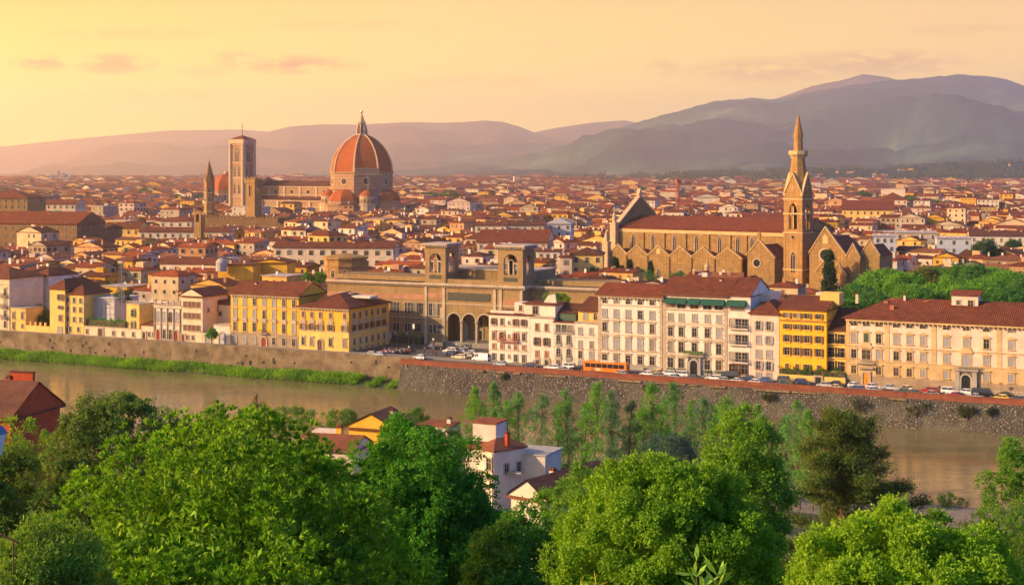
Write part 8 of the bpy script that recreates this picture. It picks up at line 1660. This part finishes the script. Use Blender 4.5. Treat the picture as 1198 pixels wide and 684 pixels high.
    for i, (px, py0, py1, wd, Y, c) in enumerate(D):
        X = at(px, Y); zt = zat(py0, Y); zb = max(ground_z(X, Y), zat(py1 + 15, Y)); zg = ground_z(X, Y); R = wd * .72 * Y / FPX; rng = np.random.default_rng(100 + i); Hh = zt - zb; t = thing('riverside_tree', f"{nm[c]} slender tree, {rel[px]}", 'tree', (X, Y, zg), 0, 'slender trees on the near river bank')
        n = int(36 + Hh * 4.4); u = rng.random(n) ** .9; w = R * (np.sin(np.pi * np.clip(u * .93 + .05, 0, 1)) ** .6) * (1.05 - .55 * u); q = rng.uniform(0, 6.28, n); rad = w * rng.uniform(.0, 1.25, n); lean = rng.uniform(-.08, .08) * Hh
        sc = np.stack([rad * np.cos(q) + lean * u, rad * np.sin(q), (zb - zg) + Hh * u], 1); K = 15; d2 = unit(rng, (n, K)); cp = sc[:, None, :] + d2 * np.array([.62, .62, .95]) * rng.uniform(.3, 1.0, (n, K, 1)) * (1.1 - .45 * u)[:, None, None]
        ta, tb = [((0.045, 0.14, 0.014), (0.14, 0.31, 0.035)), ((0.04, 0.13, 0.035), (0.12, 0.26, 0.07)), ((0.05, 0.12, 0.055), (0.12, 0.22, 0.095))][c]; V, F, T = leaves(cp.reshape(-1, 3), d2.reshape(-1, 3), 6, .32, .13, rng, ta, tb, up=.5, jit=.5, tvar=np.repeat(rng.random(n), K)); link('crown', np_mesh('crown', V, F, M['leaf_soft'], T), t)
        limb_mesh((0, 0, 0), (lean, 0, zt - zg - 1), .16, [(float(a), float(b), float(c_)) for a, b, c_ in sc[:10]], i).build('trunk', M['bark'], t)
    # shrubs on the bank
    for px, py, Y, r, lab in ((1110, 583, 268, 3.4, 'round green shrub on the gravel bank right of the sitting people'), (340, 478, 330, 4.0, 'green bush on the near bank left of the ochre house roof'), (365, 484, 318, 4.4, 'green bush on the near bank beside the chimney'), (400, 482, 300, 3.0, 'small light green bush left of the ochre house'), (487, 482, 300, 2.6, 'thin pale bush right behind the ochre house'), (300, 474, 350, 4.0, 'low bush on near bank far left of the ochre house'), (520, 505, 280, 3.4, 'green bush below the flat white house end'), (470, 508, 250, 4.0, 'green bush below the ochre house'), (700, 548, 225, 5.5, 'broad bush below the tallest slender poplar'), (650, 545, 240, 5.0, 'dark bush right of the white house'), (860, 545, 240, 6, 'broad green bush under the slender trees at centre right'), (780, 545, 215, 5.5, 'green bush below the blue cedar'), (560, 520, 255, 4, 'green bush left behind the white house')):
        X = at(px, Y); zt = zat(py, Y); tree('shrub', lab, (X, Y, zt - r * .6), (r, r * .8, r * .75), px, .7, 46, 26, 8, .24, .12, (0.035, 0.09, 0.012), (0.10, 0.20, 0.03), 'leaf_soft', cat='shrub', group='shrubs on the near bank', zmin=-.5)
    # young oleander with long leaves in front, and a bud tip
    for px, py, Y, hh, n, ll, lab, ta, tb in ((815, 640, 12, 1.1, 44, .20, 'young plant with long narrow leaves before the round tree', (0.05, 0.13, 0.012), (0.15, 0.27, 0.03)), (697, 667, 11, .5, 16, .10, 'small yellow green plant tip at the bottom edge', (0.10, 0.14, 0.01), (0.3, 0.26, 0.02))):
        X, zt = at(px, Y), zat(py, Y); zg = ground_z(X, Y); t = thing('young_plant', lab, 'plant', (X, Y, zg)); rng = np.random.default_rng(px); k = zt - zg; mb = MB(); C, Nn = [], []
        for s in range(5 if n > 20 else 2):
            q = rng.uniform(0, 6.28); tip = np.array([.17 * math.cos(q) * (s > 0), .17 * math.sin(q) * (s > 0), k - .12 - .1 * s]); b = np.array([0, 0, k - hh - 1.0]); mb.tube([tuple(b), tuple((b + tip) / 2), tuple(tip)], [.014, .01, .005], 5)
            for u in np.linspace(.45, 1, n // 4): C.append(b + (tip - b) * u); Nn.append(np.array([0, 0, .6]))
        mb.tube([(0, 0, -.2), (0, 0, k - hh - 1.0)], [.03, .016], 6); V, F, T = leaves(np.array(C), np.array(Nn), 5, ll, ll * .2, rng, ta, tb, spread=.75, up=.25, jit=.05); link('foliage', np_mesh('foliage', V, F, M['leaf_gloss'], T), t); mb.build('stem', M['bark'], t)
foreground()

def town_green():
    # umbrella pines and other park trees behind the long palazzo
    P = [(1002, 326, 430, 17, 0), (1034, 308, 470, 24, 1), (1020, 334, 415, 18, 0), (1058, 322, 440, 20, 1), (1080, 316, 455, 22, 2), (1108, 326, 425, 22, 1), (1136, 312, 470, 24, 0), (1150, 330, 420, 22, 1), (1178, 318, 450, 24, 1), (1205, 322, 440, 26, 0), (1125, 336, 405, 18, 1), (1080, 338, 405, 18, 0), (1046, 342, 402, 15, 1), (1176, 340, 402, 20, 0), (990, 344, 412, 12, 0), (1065, 334, 415, 16, 1), (1100, 316, 500, 22, 0), (1160, 316, 490, 22, 1), (1015, 318, 480, 16, 0)]
    lab = ['dark green park tree', 'bright green rounded park tree', 'olive brown park tree']; used = {}; rank = ['leftmost', 'second from left', 'third from left', 'fourth from left', 'fifth from left', 'sixth from left', 'seventh from left', 'eighth from left', 'ninth from left', 'tenth from left', 'eleventh from left']
    for i, (px, py, Y, wd, c) in enumerate(sorted(P)):
        py += 13 if px < 1050 else 4; X, zt = at(px, Y), zat(py, Y); R = wd * Y / FPX * 1.05; k = used.setdefault(c, 0); used[c] += 1; ta, tb = [((0.022, 0.08, 0.014), (0.06, 0.18, 0.026)), ((0.04, 0.13, 0.012), (0.11, 0.26, 0.026)), ((0.05, 0.07, 0.012), (0.12, 0.13, 0.025))][c]
        tree('park_tree', f"{lab[c]} behind the long palazzo" + (f", {rank[k]} of its colour" if c < 2 else ''), (X, Y, zt - R * .62), (R, R * .9, R * .62), 300 + i, R * .3, 60, 40, 8, .62, .34, ta, tb, 'leaf_soft', group='park trees behind the palazzo', zg=0.0, zmin=-.35)
    # cypresses
    cyp = []
    for px, py0, Y, w, lab in ((700, 312, 596, 8, 'short cypress left of the church corner pinnacle'), (719.5, 303, 600, 12, 'tall cypress before the first church chapel, left one of pair'), (727.5, 315, 598, 6, 'slim short cypress between two taller cypresses'), (737, 307, 594, 9, 'cypress before the second church chapel'), (746, 317, 590, 9, 'short dark cypress right of the white pier'), (970, 296, 545, 17, 'large dark cypress right of the spired bell tower'), (628, 318, 520, 7, 'small cypress beside the right library tower'), (637, 314, 524, 8, 'taller cypress beside white apartment block, right of library'), (693, 316, 540, 8, 'cypress beside the yellow apartments'), (761.5, 310, 600, 4, 'needle thin cypress against third chapel')):
        X, zt = at(px, Y), zat(py0, Y); R = w / 2 * Y / FPX; rng = np.random.default_rng(px.__hash__() % 9999); t = thing('cypress', lab, 'cypress', (X, Y, 0), 0, 'cypresses around the church'); n = 170; u = rng.random(n); wv = R * np.clip(1.15 * (1 - u) ** .6, 0, 1) * np.clip(u * 6 + .5, 0, 1); q = rng.uniform(0, 6.28, n)
        sc = np.stack([wv * np.cos(q) * .8, wv * np.sin(q) * .8, zt * (.06 + .94 * u)], 1); nn = np.stack([np.cos(q), np.sin(q), np.ones(n)], 1); cp = (sc[:, None, :] + rng.normal(size=(n, 10, 3)) * np.array([R * .18, R * .18, .5])).reshape(-1, 3); V, F, T = leaves(cp, np.repeat(nn, 10, 0), 8, .8, .32, rng, (0.008, 0.028, 0.008), (0.028, 0.06, 0.014), up=.9, jit=.4); link('crown', np_mesh('crown', V, F, M['needle'], T), t); MB().tube([(0, 0, -.3), (0, 0, zt * .9)], [.3, .05], 6).build('trunk', M['bark'], t)
    # feathery garden trees, roof plants, hedges
    for px, py, Y, r, cat, lab, ta, tb in ((755.5, 320, 565, 4.4, 'tree', 'fresh green feathery tree before the third church chapel', (0.03, 0.11, 0.03), (0.08, 0.22, 0.06)), (794, 318, 580, 3.2, 'tree', 'spindly green tree before the fourth church chapel', (0.03, 0.09, 0.03), (0.08, 0.18, 0.05)), (828, 323, 555, 2.4, 'tree', 'small green garden tree right of the small chapel dome', (0.03, 0.1, 0.02), (0.08, 0.2, 0.03)), (44, 362, 500, 4.2, 'tree', 'dark round garden tree behind low yellow wall, left', (0.012, 0.04, 0.008), (0.035, 0.09, 0.014)), (53, 366, 498, 3.4, 'tree', 'smaller dark garden tree behind low yellow wall, right', (0.012, 0.04, 0.008), (0.035, 0.09, 0.014)),
                                        (143.5, 341, 486, 2.6, 'palm', 'dark palm tree right of the grey scaffold sheet', (0.02, 0.045, 0.01), (0.06, 0.09, 0.02)), (248, 386, 452, 1.5, 'shrub', 'small green bush on the wall left of white pavilion', (0.02, 0.1, 0.01), (0.07, 0.22, 0.02)), (640.5, 344.5, 423, 1.1, 'shrub', 'roof garden bush left of the white terrace awning', (0.05, 0.12, 0.01), (0.14, 0.26, 0.02)), (652, 344, 421, 1.3, 'shrub', 'dark roof garden bush right of the white terrace awning', (0.03, 0.11, 0.01), (0.09, 0.2, 0.02)), (660, 344.5, 420, 1.4, 'shrub', 'light roof garden bush at the far right of the terrace', (0.08, 0.15, 0.012), (0.2, 0.3, 0.02)), (330, 330, 475, 1.2, 'shrub', 'small roof bush above the yellow palazzo', (0.05, 0.12, 0.01), (0.12, 0.22, 0.02)), (360, 320, 478, 1.5, 'shrub', 'roof terrace greenery left of polygonal apse', (0.03, 0.11, 0.01), (0.1, 0.2, 0.02)), (374, 320, 478, 1.9, 'shrub', 'roof terrace greenery just below polygonal apse', (0.03, 0.11, 0.01), (0.1, 0.2, 0.02))):
        X, zt = at(px, Y), zat(py, Y); roof = cat == 'shrub' and py < 360; zg = zt - 2 * r if roof or px == 248 else 0.0
        tree('garden_' + cat if cat != 'palm' else 'palm', lab, (X, Y, zt - r * .8), (r, r, r * .85), int(px * 7), r * .34, 34, 22, 7, .14 + r * .09, .06 + r * .04, ta, tb, 'leaf_soft', cat=cat, zg=zg, zmin=-.8)
    def hedge(px0, px1, v, z0, z1, dep, lab, ta, tb, seed, name='hedge'):
        s0, s1 = bank_at(px0, v)[0], bank_at(px1, v)[0]; t = thing(name, lab, 'hedge', (*bank(s0, v), z0), -A); rng = np.random.default_rng(seed); n = int((s1 - s0) * (z1 - z0) * 5); C = np.stack([rng.random(n) * (s1 - s0), rng.random(n) * dep, (rng.random(n) ** .7) * (z1 - z0)], 1); C[:, 2] *= .82 + .18 * np.sin(C[:, 0] * 1.7 + 3 * rng.random()); nn = np.tile(np.array([0, -.6, .6]), (n, 1)); V, F, T = leaves(C, nn, 9, .42, .24, rng, ta, tb, jit=.5); link('foliage', np_mesh('foliage', V, F, M['leaf_soft'], T), t); MB().box(.1, s1 - s0 - .1, .25, dep - .1, 0, (z1 - z0) * .7).build('stems', M['bark'], t)
    hedge(97, 146, 373, 3.0, 5.6, 2.4, 'clipped bright green hedge above the long cream wall', (0.03, 0.12, 0.01), (0.10, 0.28, 0.018), 1); hedge(456, 493, 396.5, 0, 3.0, 2.0, 'dark green hedge along the foot of library wing', (0.02, 0.06, 0.01), (0.06, 0.13, 0.02), 2); hedge(911, 989, 369.2, 1.2, 3.9, 1.0, 'green ivy hedge in front of the bright yellow house', (0.012, 0.06, 0.01), (0.045, 0.16, 0.018), 3)
    # grass and reeds along the left quay: one mass
    rng = np.random.default_rng(5); n = 15000; s = rng.uniform(S_L + 100, SCORN - 1.0, n); f = rng.random(n); v = 354.2 + f * 7.4 + np.sin(s * .13) * .7; keep = (np.sin(s * .21) + np.sin(s * .057 + 1) * 1.2 + rng.normal(size=n) * .7 > -1.2) | (f > .5); keep &= ~((s > SCORN - 16) & (np.sin(s * .9) < .3)); s, v, f = s[keep], v[keep], f[keep]; x, y = s * CA + v * SA, -s * SA + v * CA
    hh = .5 + 1.5 * np.clip(np.sin(s * .33) * .5 + np.sin(s * .11 + 2) * .5 + .5, 0, 1) * np.sin(np.pi * np.clip(f * .9 + .1, 0, 1)); C = np.stack([x, y, -7.0 + .35 * f * 3 + rng.random(len(x)) * hh], 1); V, F, T = leaves(C, np.tile(np.array([0, -.2, 1.0]), (len(C), 1)), 8, .75, .2, rng, (0.045, 0.13, 0.008), (0.17, 0.30, 0.018), up=.5, jit=.45, tvar=np.clip(.5 + .4 * np.sin(s * .45) + .2 * rng.normal(size=len(s)), 0, 1)); tag(link('bank_grass', np_mesh('bank_grass', V, F, M['leaf_soft'], T)), 'tall bright green grass and reeds along the foot of left quay', 'grass', kind='stuff')
    MB_ = MB(); a = [bank(S_L, 353.6), bank(SCORN - 2, 353.6), bank(SCORN - 2, 362), bank(S_L, 362)]; zz = [-7.15, -7.15, -6.0, -6.0]; MB_.poly([(*p, z) for p, z in zip(a, zz)]); tag(MB_.build('grass_bank', M['earth']), kind='structure')
    for i, (px, v, r) in enumerate(((592, 356.2, .6), (760, 355.8, .9), (901, 355.8, 1.1), (1005, 355.6, 1.7), (1072, 355.4, 1.8), (1132, 355.4, 1.4), (1160, 355.8, .7))):
        s_, X, Y = bank_at(px, v); R = r; tree('wall_shrub', f"dark shrub growing from the rubble quay wall, {['leftmost','second','third','fourth','fifth','sixth','seventh'][i]} from left" if 0 < i < 6 else f"dark shrub growing from the rubble quay wall, {'leftmost' if i == 0 else 'rightmost'}", (X, Y, -1.6 - R * .5), (R * 1.5, R * .6, R * .6), 700 + i, R * .5, 16, 14, 7, .32, .12, (0.02, 0.035, 0.012), (0.05, 0.075, 0.02), 'needle', cat='shrub', group='shrubs growing from the quay wall', zg=-3.0, zmin=-.9)
    # tree clumps inside the town
    D = [(640, 1000, 4), (800, 1300, 6)]; CL = [(1000, 222, 14, 6), (1060, 224, 16, 7), (1120, 222, 14, 6), (1180, 224, 12, 6), (1100, 250, 10, 4), (1185, 255, 8, 3), (760, 222, 14, 5), (880, 224, 12, 5), (505, 228, 8, 5), (522, 228, 14, 6), (568, 233, 7, 3), (795, 214, 5, 2), (690, 213, 4, 3), (845, 252, 26, 4), (815, 250, 10, 2), (1085, 234, 10, 4), (1106, 240, 9, 3), (1055, 236, 10, 3), (1070, 245, 8, 3), (1150, 233, 10, 4), (975, 231, 4, 1), (1012, 229, 7, 2), (1032, 233, 5, 2), (1168, 240, 6, 2), (180, 226, 14, 5), (212, 232, 20, 4), (60, 250, 3, 1), (370, 268, 8, 2), (396, 268, 16, 4), (930, 229, 6, 2), (1150, 287, 8, 2), (1178, 284, 10, 2), (1125, 287, 6, 2), (712, 233, 4, 1), (548, 238, 6, 2), (620, 300, 4, 1)]
    protos = [lobes_crown((0, 0, 0), (1, 1, .8), .34, 46, 26, 7, .16, .09, 900 + j, a, b, zmin=-.6) for j, (a, b) in enumerate((((0.012, 0.045, 0.012), (0.04, 0.10, 0.02)), ((0.018, 0.05, 0.018), (0.045, 0.09, 0.03)), ((0.025, 0.07, 0.012), (0.07, 0.15, 0.025))))]
    pm = [np_mesh('crown', *p[:2], M['leaf_soft'], p[2]) for p in protos]; tm = MB().tube([(0, 0, -1.2), (0, 0, .2)], [.1, .05], 6).mesh('trunk', M['bark']); rr = random.Random(6); seen = {}
    for (px, py, sp_, n) in CL:
        for i in range(n):
            z_top = rr.uniform(13, 19); Y = (H - z_top) * FPX / (py - HY + rr.uniform(-1, 2)); x_ = px + rr.uniform(-sp_, sp_)
            if Y < 440: continue
            R = rr.uniform(3.5, 6.0) * (1 if Y < 1500 else 2.2); j = rr.randrange(3); side = 'left of the cathedral' if px < 380 else 'between cathedral and church' if px < 715 else 'behind the church nave' if px < 920 else 'right of the spired tower'
            t = thing('town_tree', f"{['dark green', 'blue green', 'mid green'][j]} tree among the town roofs {side}", 'tree', (at(x_, Y), Y, 0), rr.uniform(0, 6), 'trees among the town roofs'); seen.setdefault(t['label'], []).append((x_, t)); link('crown', pm[j], t, (0, 0, z_top - R * .75), 0, (R, R, R)); link('trunk', tm, t, (0, 0, z_top - R * .75), 0, (R, R, (z_top - R * .75) / 1.15))
    NM = ['leftmost', 'second from left', 'third from left', 'fourth from left', 'fifth from left', 'sixth from left', 'seventh from left', 'eighth from left', 'ninth from left', 'tenth from left']
    for lab_, L in seen.items():
        L.sort(key=lambda q: q[0])
        for i, (_, t) in enumerate(L):
            if len(L) > 1: t['label'] = lab_ + ', ' + (NM[i] if i < 10 and i < len(L) - 1 else 'rightmost' if i == len(L) - 1 else f"{['eleventh','twelfth','thirteenth','fourteenth','fifteenth','sixteenth','seventeenth','eighteenth','nineteenth','twentieth','twenty first','twenty second'][min(i - 10, 11)]} from left")
    # woods at the foot of the hills: one mass
    rng = np.random.default_rng(8); C = []; n = 0
    for k in range(9000):
        px = rng.uniform(560, 1260); w = np.interp(px, [560, 700, 800, 900, 1260], [.12, .35, .8, 1, 1])
        if rng.random() > w: continue
        Y = rng.uniform(4150, 5650) if rng.random() < .75 else rng.uniform(5700, 7600); x = at(px, Y); z = hill_height(x, Y)
        if z is None or noise.noise(Vector((x * .0022, Y * .0022, 4))) + .5 * noise.noise(Vector((x * .008, Y * .004, 9))) < .02: continue
        C.append((x, Y, max(z, 0) + 5))
    C = np.array(C); m = 12; cp = (C[:, None, :] + rng.normal(size=(len(C), m, 3)) * np.array([6, 6, 5])).reshape(-1, 3); V, F, T = leaves(cp, np.tile(np.array([0, -.3, .8]), (len(cp), 1)), 4, 5.5, 4.0, rng, (0.012, 0.036, 0.022), (0.04, 0.075, 0.04), jit=.3); tag(link('far_woods', np_mesh('far_woods', V, F, M['needle'], T)), 'dark band of woods along the foot of the right hill', 'woods', kind='stuff')
town_green()
